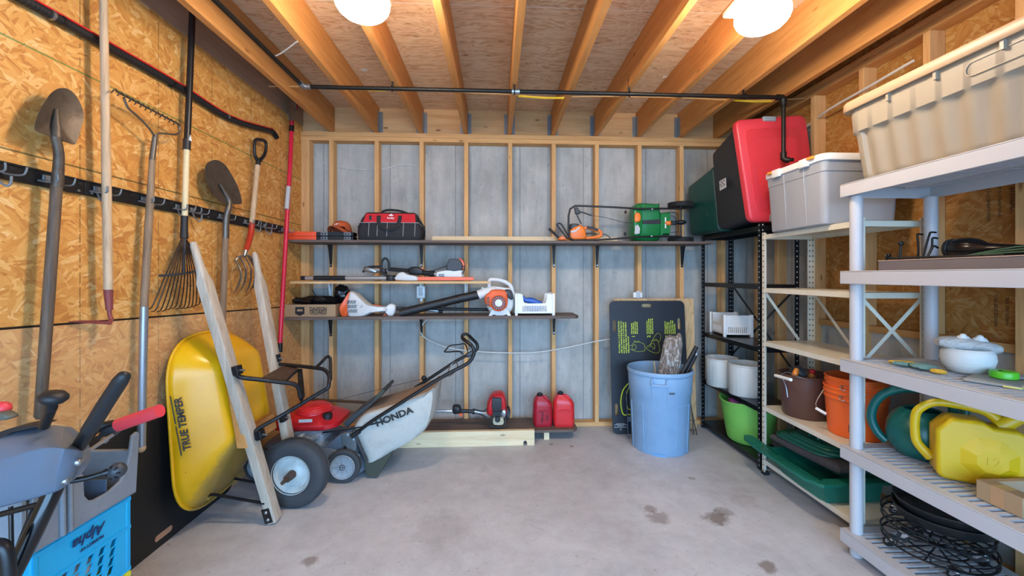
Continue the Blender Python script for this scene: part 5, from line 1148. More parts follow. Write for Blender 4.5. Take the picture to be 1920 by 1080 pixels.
x, y = loc(1164, 805); m = MB(); m.torus((x, y, .0125), .009, .0018, 3, 5, M=Mq, rot=(0, 0, 90)); obj('recycling_mark', m, INKW, t, world=True)
# ------------------------------------------------------------------ blue bin
bc = V3(1.352, 3.345, 0); rb, rt, hb = .222, .262, .652
t = thing('dust_bin', 'pale blue round plastic bin standing before the printed black panel', 'bin', bc, (0, 0, 0))
BIN = plain('pale blue plastic', '88a8c6', .42, 0, .06, 5, .08, 60, .4, '5f7f9c', .25)
rad = lambda z: rb+(rt-.012-rb)*z/hb
ang0 = math.atan2(-bc.y, -bc.x)   # towards the camera
prof = [(.003, .018), (rb-.03, .018), (rb-.025, .0), (rb-.006, .0), (rb, .008), (rad(.46), .46), (rad(.46)+.006, .468), (rad(.60)+.006, .605), (rad(.6)+.004, .612), (rt-.002, .62), (rt, .628), (rt, .648), (rt-.004, .653), (rt-.012, .65), (rad(.6)-.004, .60), (rb-.008, .03), (.003, .026)]
m = MB(); m.lathe(prof, 64, caps=(False, False)); obj('bin_body', m, BIN, t)
def patch(mb, a0, a1, z0, z1, off, th, n=14, out=0):
    rr_ = []
    for i in range(n+1):
        a = ang0+math.radians(a0+(a1-a0)*i/n); q = []
        for z, o in ((z0, off), (z1, off), (z1, off+th), (z0, off+th)):
            r = rad(z)+o; q.append((r*math.cos(a), r*math.sin(a), z))
        rr_.append(q)
    mb.loft(rr_)
def rib(a0, z0, a1, z1):
    m = MB()
    P = []
    for i in range(13):
        a = ang0+math.radians(a0+(a1-a0)*i/12); z = z0+(z1-z0)*i/12; r = rad(z)+.001+(.006 if z > .465 else 0); P.append((r*math.cos(a), r*math.sin(a), z))
    m.tube(P, .0032, n=6); return m
def ribs(segs):
    m = MB()
    for s in segs:
        b = rib(*s).bm; me = bpy.data.meshes.new('x'); b.to_mesh(me); b.free(); m.bm.from_mesh(me); bpy.data.meshes.remove(me)
    for f in m.bm.faces: f.smooth = True
    obj('panel_rib', m, BIN, t)
ribs([(-66, .395, -32, .395), (-32, .395, -32, .012), (-66, .395, -66, .012)])
ribs([(66, .395, 32, .395), (32, .395, 32, .012), (66, .395, 66, .012)])
ribs([(-13, .60, -13, .40)]); ribs([(13, .60, 13, .40)])
m = MB(); patch(m, -13, 13, .555, .572, .004, .028); patch(m, -13, -10, .555, .61, .004, .026, 3); patch(m, 10, 13, .555, .61, .004, .026, 3); obj('handle', m, BIN, t, bevel=.003)
m = MB(); patch(m, -12, 12, .0, .02, .0, .004); obj('foot_notch', m, GRD if False else plain('shaded blue plastic', '6f9cc4', .5), t)
m = MB(); patch(m, 16, 26, .495, .51, .0055, .0016, 6); obj('scuff_mark', m, plain('dark scuff', '44515e', .7), t)
# contents
pb = NT('brown translucent film'); v = pb.coord(); f = pb.noise(pb.mapv(v, (1, 1, .35)), 26, 5, .6, 2.5)
PBc = pb.ramp(f, [(.35, '7d6b5e'), (.5, 'a08e80'), (.6, 'd8d2cc')]); pb.bump(f, 1.0, .03); PB = pb.done(PBc, .12, 0, .6)
t2 = thing('plastic_bag', 'clear crinkled plastic bag of brown stakes standing in the blue bin', 'bag', (1.40, 3.36, .2))
m = MB(); P0 = [(1240, 712), (1247, 660), (1253, 636), (1262, 630), (1272, 632), (1279, 626), (1283, 640), (1281, 665), (1277, 700), (1272, 716)]
PIL(m, P0, 3.30, .10, .35, 3, .6); lump(m, at(1262, 672, Y=3.34), (.055, .05, .11), 21, 18, 14, .22); obj('film', m, PB, t2, world=True)
m = MB()
for k in range(4): m.cyl(at(1250+k*6, 712, Y=3.33), at(1257+k*6, 655+3*k, Y=3.345), .006, n=8)
obj('bundled_stick', m, W_dark, t2, world=True)
for k, (a, b, lab) in enumerate((((1272, 712), (1306, 650), 'black pipe offcut sticking up from the blue bin, higher of the two'), ((1281, 712), (1307, 661), 'black pipe offcut with a silver band in the blue bin, lower of the two'))):
    p, q = at(*a, Y=3.27+.02*k), at(*b, Y=3.30+.02*k); p = p+(p-q)*.6
    tt = thing('pipe_offcut', lab, 'pipe', p); m = MB(); m.cyl(p, q, .0165, n=14); obj('pipe', m, BLKM, tt, world=True)
    if k: 
        m = MB(); m.cyl(q-(q-p).normalized()*.03, q-(q-p).normalized()*.004, .0175, n=14); obj('silver_band', m, STEEL, tt, world=True)
tt = thing('wood_lath', 'short pale wooden strip standing inside the far side of the blue bin', 'wood strip', at(1231, 712, Y=3.4)); m = MB()
p, q = at(1233, 722, Y=3.42)+V3(0, 0, -.1), at(1226, 678, Y=3.46); m.tube([p, q], [(.004, .014)]*2, n=6); obj('strip', m, W_new, tt, world=True)
# wire stakes
t = thing('wire_trellis', 'dark bent wire stakes leaning on the plywood beside the blue bin', 'wire stakes', (1.75, 3.6, 0))
for P in (((1287, 728, 3.68), (1290, 732, 3.66), (1297, 770, 3.6), (1300.5, 816, 3.56)), ((1286, 730, 3.68), (1292, 745, 3.66), (1301, 790, 3.6), (1308, 817.5, 3.55))):
    m = MB(); m.tube(PX(*P), .0055, n=6, sm=3); obj('wire_rod', m, RUST, t, world=True)
for P in (((1276, 785, 3.6), (1304, 789, 3.59)), ((1284, 808, 3.57), (1307, 807, 3.57))):
    m = MB(); m.tube(PX(*P), .003, n=6); obj('cross_wire', m, RUST, t, world=True)
t = thing('metal_stake', 'slim blue grey metal stake leaning on the black panel beside the blue bin', 'stake', at(1178, 822, Z=0)); m = MB()
p, q = at(1178, 822, Z=0), at(1174, 733, Y=3.56); m.tube([p, q], [(.004, .009)]*2, n=6); obj('stake', m, plain('blue grey metal', '54607a', .4, .4), t, world=True)
m = MB(); p, q = at(1176, 790, Y=3.57), at(1183, 790, Y=3.57); m.bb((p.x, 3.56, p.z-.0), (q.x, 3.566, p.z+.045)); obj('stake_plate', m, GALV, t, world=True)
# ------------------------------------------------------------------ steel shelving units along the other wall
def angle_post(t, x, y, z1, sx, sy, m, w=.032, hole=None, z0=.0):
    q = MB(); th = .003
    q.bb((min(x, x+sx*w), min(y, y+sy*th), z0), (max(x, x+sx*w), max(y, y+sy*th), z1))
    q.bb((min(x, x+sx*th), min(y, y+sy*w), z0), (max(x, x+sx*th), max(y, y+sy*w), z1))
    o = obj('post', q, m, t, world=True)
    h = MB(); z = z0+.03
    while z < z1-.01:
        h.box((x+sx*w*.5, y+sy*th*.5, z), (.009, th+.0012, .009)); h.box((x+sx*th*.5, y+sy*w*.5, z), (th+.0012, .009, .009)); z += .038
    hh = obj('post_hole', h, hole, o, world=True); hh['kind'] = 'stuff'
    f = MB(); f.bb((x-sx*.003, y-sy*.003, 0), (x+sx*(w+.002), y+sy*(w+.002), .022))
    f.bb((x-.001, y-.001, 0), (x+.001, y+.001, .02)); obj('foot', f, BLKM, o, world=True)
    return o
def steel_unit(label, x0, x1, y0, y1, zs, ztop, m, hole, braces, lip=.03, top=None):
    t = thing('steel_shelving', label, 'shelving unit', ((x0+x1)/2, (y0+y1)/2, 0))
    for x, sx in ((x0, 1), (x1, -1)):
        for y, sy in ((y0, 1), (y1, -1)): angle_post(t, x, y, ztop, sx, sy, m, hole=hole)
    for z in zs:
        q = MB(); a, b, c, d = x0+.0045, x1-.0045, y0+.0045, y1-.0045
        q.bb((a, c, z-.003), (b, d, z))
        for lo, hi in (((a, c, z-lip), (a+.002, d, z)), ((b-.002, c, z-lip), (b, d, z)), ((a, c, z-lip), (b, c+.002, z)), ((a, d-.002, z-lip), (b, d, z)), ((a, c, z-lip), (a+.012, d, z-lip+.002)), ((b-.012, c, z-lip), (b, d, z-lip+.002))): q.bb(lo, hi)
        obj('shelf_board', q, top or m, t, world=True, bevel=.0012)
    for a, b in braces:
        q = MB(); q.tube([a, b], [(.0018, .0115)]*2, n=6, flat=V3(1, 0, 0) if abs(a[0]-b[0]) < .02 else V3(0, 1, 0)); obj('brace', q, m, t, world=True)
        for p in (a, b):
            pass
    return t
HOLEW = plain('pale hole', 'b8bcc0', .6); HOLED = plain('dark hole', '34322f', .7)
TAN = plain('cream enamelled steel', 'd9d2bf', .35, 0, .06, 8, 0, 60, .5, 'b5a98c', .25)
BKS = plain('black enamelled steel', '17181b', .3, .2, .15)
bx0, bx1, by0, by1 = 1.91, 2.20, 2.885, 3.745
steel_unit('black steel shelving unit in the back corner carrying the dark totes', bx0, bx1, by0, by1, (1.775, 1.345, .885, .448, .062), 1.79, BKS, HOLEW,
           [((bx1-.006, by0+.02, .68), (bx1-.006, by1-.02, 1.32)), ((bx1-.006, by1-.02, .68), (bx1-.006, by0+.02, 1.32))], .035)
tx0, tx1, ty0, ty1 = 1.893, 2.262, 2.055, 2.845
steel_unit('cream steel shelving unit standing between the black unit and the grey plastic unit', tx0, tx1, ty0, ty1, (1.70, 1.322, .945, .485, .108), 1.715, TAN, HOLED,
           [((tx1-.006, ty1-.02, 1.29), (tx1-.006, 2.50, .95)), ((tx0+.02, ty0+.006, 1.29), (tx1-.02, ty0+.006, .95)), ((tx1-.02, ty0+.006, 1.29), (tx0+.02, ty0+.006, .95)), ((tx0+.02, ty1-.006, 1.29), (tx1-.10, ty1-.006, .95))], .032)
# grey plastic unit
t = thing('plastic_shelving', 'pale grey plastic shelving unit with slotted decks and round posts', 'shelving unit', (2.01, 1.5, 0))
PGREY = plain('pale grey plastic', 'b8b6b8', .45, 0, .04, 6, 0, 60, .4)
gx0, gx1, gy0, gy1 = 1.765, 2.255, .99, 2.03
GZ = (1.876, 1.434, .986, .543, .116)
for z in GZ:
    m = MB(); h = .066
    zl = z-.0055
    for lo, hi in (((gx0, gy0, z-h), (gx0+.006, gy1, zl)), ((gx1-.006, gy0, z-h), (gx1, gy1, zl)), ((gx0+.0062, gy0, z-h), (gx1-.0062, gy0+.006, zl)), ((gx0+.0062, gy1-.006, z-h), (gx1-.0062, gy1, zl)),
                   ((gx0, gy0, z-.005), (gx0+.05, gy1, z)), ((gx1-.05, gy0, z-.005), (gx1, gy1, z)), ((gx0+.0502, gy0, z-.005), (gx1-.0502, gy0+.06, z)), ((gx0+.0502, gy1-.06, z-.005), (gx1-.0502, gy1, z))): m.bb(lo, hi)
    sh = obj('shelf_deck', m, PGREY, t, world=True, bevel=.002)
    m = MB(); y = gy0+.075
    while y < gy1-.07: m.bb((gx0+.05, y, z-.02), (gx1-.05, y+.017, z-.002)); y += .034
    for x in (gx0+.17, gx0+.30): m.bb((x, gy0+.05, z-.03), (x+.012, gy1-.05, z-.004))
    q = obj('deck_slat', m, PGREY, sh, world=True); q['kind'] = 'stuff'
for x in (1.812, 2.208):
    for y in (1.985, 1.035):
        m = MB()
        zz = list(GZ[::-1])+[]
        m.lathe([(.026, 0), (.028, .003), (.028, .05)], 24, XF((x, y, 0))); 
        for a, b in zip(zz, zz[1:]): m.lathe([(.0275, a+.0005), (.0275, b-.0665)], 24, XF((x, y, 0)))
        obj('post', m, PGREY, t, world=True)
# ------------------------------------------------------------------ totes
def tote_rings(w, d, h, tx, ty, r=.04, extra=()):
    return None
# dark green tote and black tote lying on their sides on the black unit
ZB = 1.777
DGRN = plain('dark green tote plastic', '14453c', .4, 0, .08); DBLK = plain('matt black tote plastic', '26272a', .55, 0, .12, 20, .2, 120)
t = thing('storage_tote', 'dark green storage tote lying on its side, closest to the corner above the black unit', 'storage tote', (2.0, 3.5, ZB))
Fq = [V3(1.838, 3.34, ZB+.002), V3(2.26, 3.34, ZB+.002), V3(2.24, 3.34, ZB+.545), V3(1.79, 3.34, ZB+.545)]
Bq = [V3(1.80, 3.74, ZB+.002), V3(2.22, 3.74, ZB+.002), V3(2.2, 3.74, ZB+.47), V3(1.775, 3.74, ZB+.47)]
m = MB(); m.loft([[p.lerp(q, s) for p, q in zip(rquad(Fq, .05), rquad(Bq, .05))] for s in (0.05, .3, .6, .9, .97)]+[[p+(sum(Bq, Vector())/4-p)*.06 for p in rquad(Bq, .05)]]); body = obj('tote_body', m, DGRN, t, world=True)
def grow(Q, k): 
    c = sum(Q, Vector())/4; return [c+(p-c)*k for p in Q]
m = MB(); m.loft([[V3(p.x, 3.335+o, p.z) for p in rquad(grow(Fq, k), .05)] for o, k in ((-.012, .96), (-.004, 1.0), (.03, 1.0), (.034, .97))]); obj('lid', m, DGRN, t, world=True)
m = MB()
for (a, b) in (((1.797, 3.45), (1.797, 3.6)),):
    for z0_, z1_ in ((.15, .18), (.36, .40)):
        for u, v in (((3.46, z0_), (3.46, z1_)), ((3.46, z0_), (3.49, z0_)), ((3.60, z0_), (3.60, z1_)), ((3.57, z1_), (3.60, z1_))):
            f = lambda y, z: V3((Fq[0].x+(Fq[3].x-Fq[0].x)*z/.545)+((Bq[0].x-Fq[0].x)+((Bq[3].x-Bq[0].x)-(Fq[3].x-Fq[0].x))*z/.5)*(y-3.34)/.4-.001, y, ZB+z)
            m.tube([f(*u), f(*v)], .004, n=6)
obj('moulded_mark', m, DGRN, t, world=True)
t = thing('storage_tote', 'black storage tote with a red lid lying on its side above the black unit', 'storage tote', (2.05, 3.05, ZB))
Yl = 2.905
Fq = [at(1404, 428, Y=Yl), at(1535, 430, Y=Yl), at(1508, 216, Y=Yl), at(1376, 226, Y=Yl)]
dz = ZB+.03-min(p.z for p in Fq)
Fq[0].z = ZB+.022; Fq[1].z = ZB+.022
Bq = [V3(1.822, 3.30, ZB+.012), V3(2.24, 3.30, ZB+.012), V3(2.2, 3.30, ZB+.66), V3(1.772, 3.30, ZB+.66)]
m = MB(); m.loft([[p.lerp(q, s) for p, q in zip(rquad(grow(Fq, .95), .06), rquad(Bq, .06))] for s in (0.03, .3, .34, .6, .93, .98)]+[[p+(sum(Bq, Vector())/4-p)*.05 for p in rquad(Bq, .06)]]); obj('tote_body', m, DBLK, t, world=True)
m = MB(); m.loft([[V3(p.x, Yl+o, p.z) for p in rquad(grow(Fq, k), .055)] for o, k in ((-.018, .955), (-.013, .985), (-.004, 1.0), (.03, 1.0), (.032, .96))]); 
for k, o in ((.80, -.022), (.60, -.024)): m.loft([[V3(p.x, Yl+oo, p.z) for p in rquad(grow(Fq, kk), .05)] for oo, kk in ((-.017, k), (o, k*.985))])
lid = obj('lid', m, plain('bright red lid plastic', 'd23a45', .32, 0, .05), t, world=True)
c = at(1443, 215, Y=Yl-.02); m = MB(); m.rbox((c.x, Yl-.012, c.z-.03), (.10, .03, .035), .01); 
c = at(1447, 424, Y=Yl); m2 = obj('lid_latch', m, GRY, t, world=True, bevel=.002)
m = MB(); m.rbox((c.x, Yl-.02, ZB+.05), (.06, .02, .05), .008); obj('lid_latch', m, GRY, t, world=True)
p = at(1357, 345, X=1.755); m = MB(); P = [at(x, y, X=1.765) for x, y in ((1349, 340), (1361, 333), (1362, 351), (1350, 358))]; m.loft([P, [q+V3(-.002, 0, 0) for q in P]])
sk = obj('paper_label', m, LGRY, t, world=True)
m = MB()
for i in range(4):
    for j in range(3):
        if (i+j) % 2: a = P[0].lerp(P[1], .15+.2*i).lerp(P[3].lerp(P[2], .15+.2*i), .2+.22*j)+V3(-.003, 0, 0); m.box(a, (.002, .012, .008))
obj('label_print', m, INK, sk, world=True)
# grey tote with white lid
GT = plain('blue grey tote plastic', '9a9da3', .42, 0, .04)
t = thing('storage_tote', 'grey storage tote with a white lid and orange latches on the cream shelving', 'storage tote', (2.07, 2.46, 1.701))
cx, cy_ = 2.075, 2.475; w, d, h = .47, .50, .395
m = MB(); rings = []
for z, k, r in ((0, .90, .03), (.006, .93, .035), (.03, .935, .035), (.30, .985, .035), (.302, 1.0, .035), (.375, 1.01, .035)):
    rings.append([(x, y, z) for x, y in rrect(w*k, d*k, r, 5)])
m.loft(rings); obj('tote_body', m, GT, t, world=False)
t.location = (cx, cy_, 1.7015)
m = MB(); m.loft([[(x, y, z) for x, y in rrect(w*k, d*k, .045, 5)] for z, k in ((.36, 1.03), (.362, 1.05), (.392, 1.05), (.400, 1.03), (.402, .95))]); obj('lid', m, WHT, t)
for y in (-.12, .12):
    m = MB(); m.rbox((-w*.525-.004, y, .375), (.018, .07, .05), .005); obj('latch', m, WHT, t)
    m = MB(); m.rbox((-w*.525-.006, y+.055*(1 if y > 0 else -1), .39), (.02, .05, .016), .004); obj('orange_latch_tab', m, plain('amber latch plastic', 'e89a3a', .4) if 'amber latch plastic' not in bpy.data.materials else bpy.data.materials['amber latch plastic'], t)
m = MB()
for y in (-.10, .07): m.tube([(-w*.46, y, .02), (-w*.5, y, .29), (-w*.507, y, .355)], .004, n=6)
obj('body_rib', m, GT, t)
# big beige tote
BE = plain('beige tote plastic', '948877', .45, 0, .04); BE2 = plain('light brown rim plastic', 'a68a6e', .45, 0, .05)
t = thing('storage_tote', 'very large beige storage tote with a ribbed side on top of the plastic shelving', 'storage tote', (2.05, 1.45, 1.8765))
def bring(z, w, d, wave=0):
    out = []
    n = 60
    base = rrect(w, d, .06, 6); P = []
    # dense outline so the ribs show
    for i in range(len(base)):
        a, b = V3(*base[i], 0), V3(*base[(i+1) % len(base)], 0); k = max(1, int((b-a).length/.012))
        for j in range(k): P.append(a.lerp(b, j/k))
    for p in P:
        x, y = p.x, p.y
        if wave:
            if abs(abs(x)-w/2) < .02 and abs(y) < d/2-.05: x -= math.copysign(wave*(.5-.5*math.cos(2*math.pi*y/.098)), x)
            elif abs(abs(y)-d/2) < .02 and abs(x) < w/2-.05: y -= math.copysign(wave*(.5-.5*math.cos(2*math.pi*x/.098)), y)
        out.append((x, y, z))
    return out
def equal(rings):
    return rings
dims = [(0, .40, .98, .006), (.008, .425, 1.0, .010), (.03, .435, 1.01, .014), (.21, .468, 1.045, .016), (.232, .478, 1.052, .010), (.240, .494, 1.066, 0), (.36, .508, 1.08, 0), (.375, .510, 1.082, 0)]
N = None; rings = []
ref = bring(0, .45, 1.03)
for z, w, d, wv in dims:
    r = []
    for x, y, _ in ref:
        xx, yy = x*w/.45, y*d/1.03
        if wv:
            if abs(abs(x)-.225) < .015 and abs(y) < .455: xx -= math.copysign(wv*(.5-.5*math.cos(2*math.pi*y/.098)), x)
            elif abs(abs(y)-.515) < .015 and abs(x) < .165: yy -= math.copysign(wv*(.5-.5*math.cos(2*math.pi*x/.098)), y)
        r.append((xx, yy, z))
    rings.append(r)
m = MB(); m.loft(rings, (True, True)); t.location = (2.015, 1.46, 1.8765); obj('tote_body', m, BE, t)
m = MB(); m.loft([[(x*w/.45, y*d/1.03, z) for x, y, _ in ref] for z, w, d in ((.352, .515, 1.09), (.350, .545, 1.12), (.356, .552, 1.127), (.385, .552, 1.127), (.395, .54, 1.115), (.398, .50, 1.07))]); obj('lid', m, BE2, t)
for y in (.30, .10, -.12, -.36):
    m = MB(); m.bb((-.266, y-.006, .318), (-.252, y+.006, .352)); obj('rim_gusset', m, BE, t)
m = MB(); m.tube([(-.2535-.0006*(z*0), -.10+dy, .30+dz) for dy, dz in rrect(.20, .05, .024, 5) for z in (0,)], .0022, n=5, closed=True); obj('moulded_plate', m, BE, t)
# ------------------------------------------------------------------ on the black unit
M = XF((2.085, 3.57, .8855), (0, 0, -98)); basket('stacking_basket', 'white slotted basket standing on the black shelving unit', .31, .22, .19, M, .024)
PL = plain('warm white plastic', 'd8d8d2', .5, 0, .04)
def shade(label, x, y, r, h):
    t = thing('round_planter', label, 'planter', (x, y, .4485)); n = 72; m = MB(); rings = []
    for z, k in ((0, .97), (.004, 1.0), (h-.004, 1.06), (h, 1.06), (h, 1.02), (.02, .95)):
        rings.append([((r*k+(.0012*math.cos(24*2*math.pi*i/n)))*math.cos(2*math.pi*i/n), (r*k+(.0012*math.cos(24*2*math.pi*i/n)))*math.sin(2*math.pi*i/n), z) for i in range(n)])
    m.loft(rings); obj('planter_wall', m, PL, t)
    m = MB(); m.lathe([(r*1.055, h-.012), (r*1.075, h-.008), (r*1.075, h), (r*1.03, h+.002)], 48, caps=(False, False)); obj('rim', m, PL, t, solid=.002)
shade('white ribbed round planter on the black unit, farther from the cream unit', 1.985, 3.53, .125, .24)
shade('white ribbed round planter on the black unit, partly hidden by the cream post', 2.03, 3.245, .130, .25)
TUB = plain('lime green flexible rubber', '7cc257', .5, 0, .06)
tc = V3(2.075, 3.285, .0625)
t = thing('flexible_tub', 'lime green flexible tub of pink things on the lowest black shelf', 'tub', tc)
m = MB(); n = 64; rings = []
prof = [(.004, .0, 0), (.145, .0, 0), (.158, .012, 0), (.178, .12, 0), (.198, .24, .0), (.212, .315, .012), (.218, .325, .018), (.212, .33, .018), (.19, .24, 0), (.15, .02, 0), (.004, .015, 0)]
for r, z, dip in prof:
    rings.append([((r)*math.cos(2*math.pi*i/n)*1.0, r*math.sin(2*math.pi*i/n)*1.05, z+dip*2.0*abs(math.sin(2*math.pi*i/n))**3) for i in range(n)])
m.loft(rings)
for z in [.04+.02*k for k in range(13)]: m.torus((0, 0, z), .1605+.166*(z-.012)*1.0*.98, .0022, 64, 5)
obj('tub_wall', m, TUB, t)
for s in (-1, 1):
    m = MB(); m.tube([(-.06, s*.222, .325), (-.04, s*.235, .335), (0, s*.24, .338), (.04, s*.235, .335), (.06, s*.222, .325)], .011, n=8, sm=4); obj('handle', m, TUB, t)
PUR = plain('magenta fabric', '9a4a8c', .7, 0, .2, 20); PNK = plain('pink plastic', 'd07ab0', .45)
t = thing('fabric_bundle', 'purple bundle lying in the lime green tub', 'bundle', tc+V3(0, 0, .25)); m = MB(); lump(m, tc+V3(-.04, .0, .300), (.12, .13, .055), 31, 22, 12, .15); obj('fabric', m, PUR, t, world=True)
t = thing('plastic_ring', 'pale pink plastic rings on the purple bundle in the tub', 'rings', tc+V3(-.03, -.1, .3)); m = MB(); m.torus(tc+V3(-.03, -.12, .345), .045, .008, 24, 6, rot=(60, 0, 10)); obj('ring', m, PNK, t, world=True); m = MB(); m.torus(tc+V3(.05, -.10, .345), .045, .008, 24, 6, rot=(55, 0, -20)); obj('ring', m, PNK, t, world=True)
# ------------------------------------------------------------------ on the cream unit
Z4 = .4855
BRN = plain('chestnut brown plastic', '5e3d31', .4, 0, .06)
c = V3(2.05, 2.632, Z4); t = thing('bucket', 'brown plastic bucket of garden hand tools on the cream shelving', 'bucket', c)
m = MB(); m.lathe([(.003, 0), (.125, 0), (.13, .006), (.152, .262), (.158, .266), (.159, .275), (.152, .278), (.146, .27), (.12, .012), (.003, .01)], 48); obj('bucket_wall', m, BRN, t)
m = MB(); m.tube([(-.155, .02, .262), (-.15, -.02, .2), (-.148, -.035, .13)], .0028, n=6, sm=3); m.tube([(-.155, .02, .262), (-.17, -.06, .30), (-.16, -.14, .29), (-.10, -.16, .272)], .0028, n=6, sm=3); obj('wire_handle', m, STEEL, t)
m = MB(); p, q = at(1454, 704, Y=2.58), at(1483, 712, Y=2.42); m.cyl(p, q, .010, n=12); obj('handle_grip', m, WHT, t, world=True)
for lab, px, py, Y, mt, sz in (('orange handled trowel standing in the brown bucket by its white grip', 1491, 699, 2.60, plain('orange handle plastic', 'e2862c', .4), (.016, .016, .05)), ('orange and red handled tool standing in the brown bucket, nearer the orange buckets', 1520, 706, 2.66, None, (.017, .017, .05))):
    p = at(px, py, Y=Y); tt = thing('hand_tool', lab, 'hand tool', p-V3(0, 0, .1)); m = MB(); m.tube([p-V3(.01, 0, .12), p-V3(.005, 0, .03), p+V3(.004, 0, .0), p+V3(.012, 0, .03)], [.012, .016, .019, .012], n=10, sm=3); obj('handle', m, mt or bpy.data.materials['orange handle plastic'], tt, world=True)
    if mt is None:
        m = MB(); m.ball(p+V3(.012, 0, .032), .02, 12); obj('red_cap', m, RED2, tt, world=True)
p = at(1503, 702, Y=2.6); t = thing('garden_glove', 'dark grey glove stuffed between the tools in the brown bucket', 'glove', p-V3(0, 0, .05)); m = MB(); lump(m, p+V3(0, .03, -.005), (.045, .05, .05), 41, 18, 12, .2); obj('glove', m, GRD, t, world=True)
OB = plain('bright orange bucket plastic', 'ee6a26', .42, 0, .04)
def obucket(label, x, y, z, g):
    t = thing('orange_bucket', label, 'bucket', (x, y, z)); m = MB()
    KZ = .76
    m.lathe([(r_, z_*KZ) for r_, z_ in ((.003, 0), (.128, 0), (.132, .004), (.146, .275), (.152, .278), (.152, .288), (.147, .291), (.148, .318), (.154, .321), (.154, .331), (.149, .334), (.149, .352), (.155, .356), (.155, .366), (.150, .368), (.143, .36), (.126, .008), (.003, .006))], 48); obj('bucket_wall', m, OB, t)
    m = MB(); m.tube([(-.145, -.05, .235), (-.15, -.062, .222), (-.142, -.075, .215), (-.135, -.078, .225)], .0022, n=6, sm=3); m.ball((-.140, -.06, .235), .006, 8, k=6); obj('wire_handle', m, STEEL, t)
    if g:
        m = MB(); m.tube([(-.11, .10, .235), (-.17, .09, .15), (-.165, .06, .11)], .0022, n=6, sm=3); obj('wire_handle', m, STEEL, t)
        m = MB(); m.cyl((-.172, .085, .125), (-.150, .035, .105), .009, n=10); obj('handle_grip', m, WHT, t)
    return t
ocx, ocy = 2.10, 2.305
t1 = obucket('orange bucket at the bottom of the nested pair on the cream shelving', ocx, ocy, Z4, 1)
t2 = obucket('orange bucket nested in another one, topmost of the pair', ocx, ocy, Z4+.058, 0); t2.scale = (.965, .965, 1)
a_ = math.atan2(-ocy, -ocx)-.12; m = MB()
for i in range(4):
    for k in range(5):
        a = a_+(k-2)*.045; r = .1335+.0145*(.045+i*.011)/.275*1.0; m.box((r*math.cos(a), r*math.sin(a), .045+i*.011), (.0016, .0052, .008), (0, 0, math.degrees(a)))
obj('printed_label', m, INK, t1)
# toboggan with lids and mat on the lowest cream shelf
SLED = plain('deep teal plastic', '146a58', .38, 0, .06)
t = thing('toboggan', 'deep teal plastic toboggan on the lowest cream shelf, tip poking towards the bin', 'toboggan', (2.05, 2.4, .109))
def sledring(y, xc, wo, wi, bo_, zr, zb):
    L_, R_ = [], []
    pts = [(-wo, zr-.016), (-wo, zr), (-wo*.86, zr+.004), (-wo*.80, zr-.002), (-wo*.74, zr+.004), (-wi-.012, zr+.004), (-wi, zr-.004), (-bo_, zb+.012), (bo_, zb+.012), (wi, zr-.004), (wi+.012, zr+.004), (wo*.8, zr), (wo, zr), (wo, zr-.016), (wo-.006, zr-.016), (wi+.012, zr-.008), (bo_+.01, zb), (-bo_-.01, zb), (-wi-.012, zr-.008), (-wo+.006, zr-.016)]
    return [(xc+x, y, z) for x, z in pts]
m = MB(); m.loft([sledring(y, xc, wo, wi, b_, zr, zb) for y, xc, wo, wi, b_, zr, zb in ((2.268, 2.04, .225, .17, .145, .232, .112), (2.30, 2.04, .25, .185, .155, .232, .1115), (2.45, 2.04, .252, .185, .155, .230, .1115), (2.62, 2.04, .250, .18, .15, .226, .115), (2.74, 2.04, .248, .16, .12, .222, .15), (2.805, 2.04, .245, .145, .10, .222, .19))])
m.loft([[(x, y, z) for x, z in ((1.858, .222), (2.222, .222), (2.197, .112), (1.883, .112))] for y in (2.255, 2.275)])
obj('hull', m, SLED, t, world=True)
m = MB(); P = [(1.815, 2.23), (1.83, 2.212), (2.25, 2.225), (2.268, 2.25), (2.268, 2.285), (1.80, 2.285)]; m.loft([[(x, y, .218) for x, y in P], [(x, y, .236) for x, y in P]]); obj('stern_rim', m, SLED, t, world=True, bevel=.003)
m = MB(); P = [(1.796, 2.79), (1.886, 2.79), (1.886, 2.93), (1.866, 2.952), (1.826, 2.952), (1.799, 2.90)]; m.loft([[(x, y, .207+.05*(y-2.79)) for x, y in P], [(x, y, .226+.05*(y-2.79)) for x, y in P]]); obj('bow_tip', m, SLED, t, world=True, bevel=.003)
MAT = plain('dusty dark grey mat', '4a4646', .9, 0, .2, 20, .4, 90)
t = thing('rolled_mat', 'dusty dark grey mat wedged between the teal toboggan and the green lids', 'mat', (2.08, 2.55, .25))
m = MB(); rings = []
for y, xc, z, h in ((2.83, 2.075, .255, .03), (2.81, 2.077, .256, .05), (2.6, 2.085, .262, .062), (2.4, 2.10, .268, .06), (2.30, 2.11, .270, .055), (2.275, 2.112, .270, .02)):
    rings.append([(xc+x, y, z+.012+zz) for x, zz in rrect(.27, h, h*.4, 4)])
m.loft(rings); obj('mat', m, MAT, t, world=True)
DG2 = plain('dark green lid plastic', '1c5a45', .35, 0, .06)
def bigl(label, x, y, z, rx, ry, knob):
    t = thing('bin_lid', label, 'lid', (x, y, z), (-1, 0, 4)); m = MB()
    m.loft([[(a, b, zz) for a, b in rrect(rx*k, ry*k, .09*k, 6)] for zz, k in ((0, 1), (.012, 1.0), (.016, .96), (.018, .9), (.026, .88), (.030, .80), (.036, .78), (.04, .5), (.041, .1))]); obj('lid_shell', m, DG2, t)
    if knob:
        m = MB(); m.tube([(-.05, -.03, .036), (-.05, -.025, .06), (-.05, .005, .066), (-.05, .035, .06), (-.05, .04, .036)], [(.006, .022)]*5, n=8, flat=V3(0, 0, 1)); obj('lid_handle', m, DG2, t)
    return t
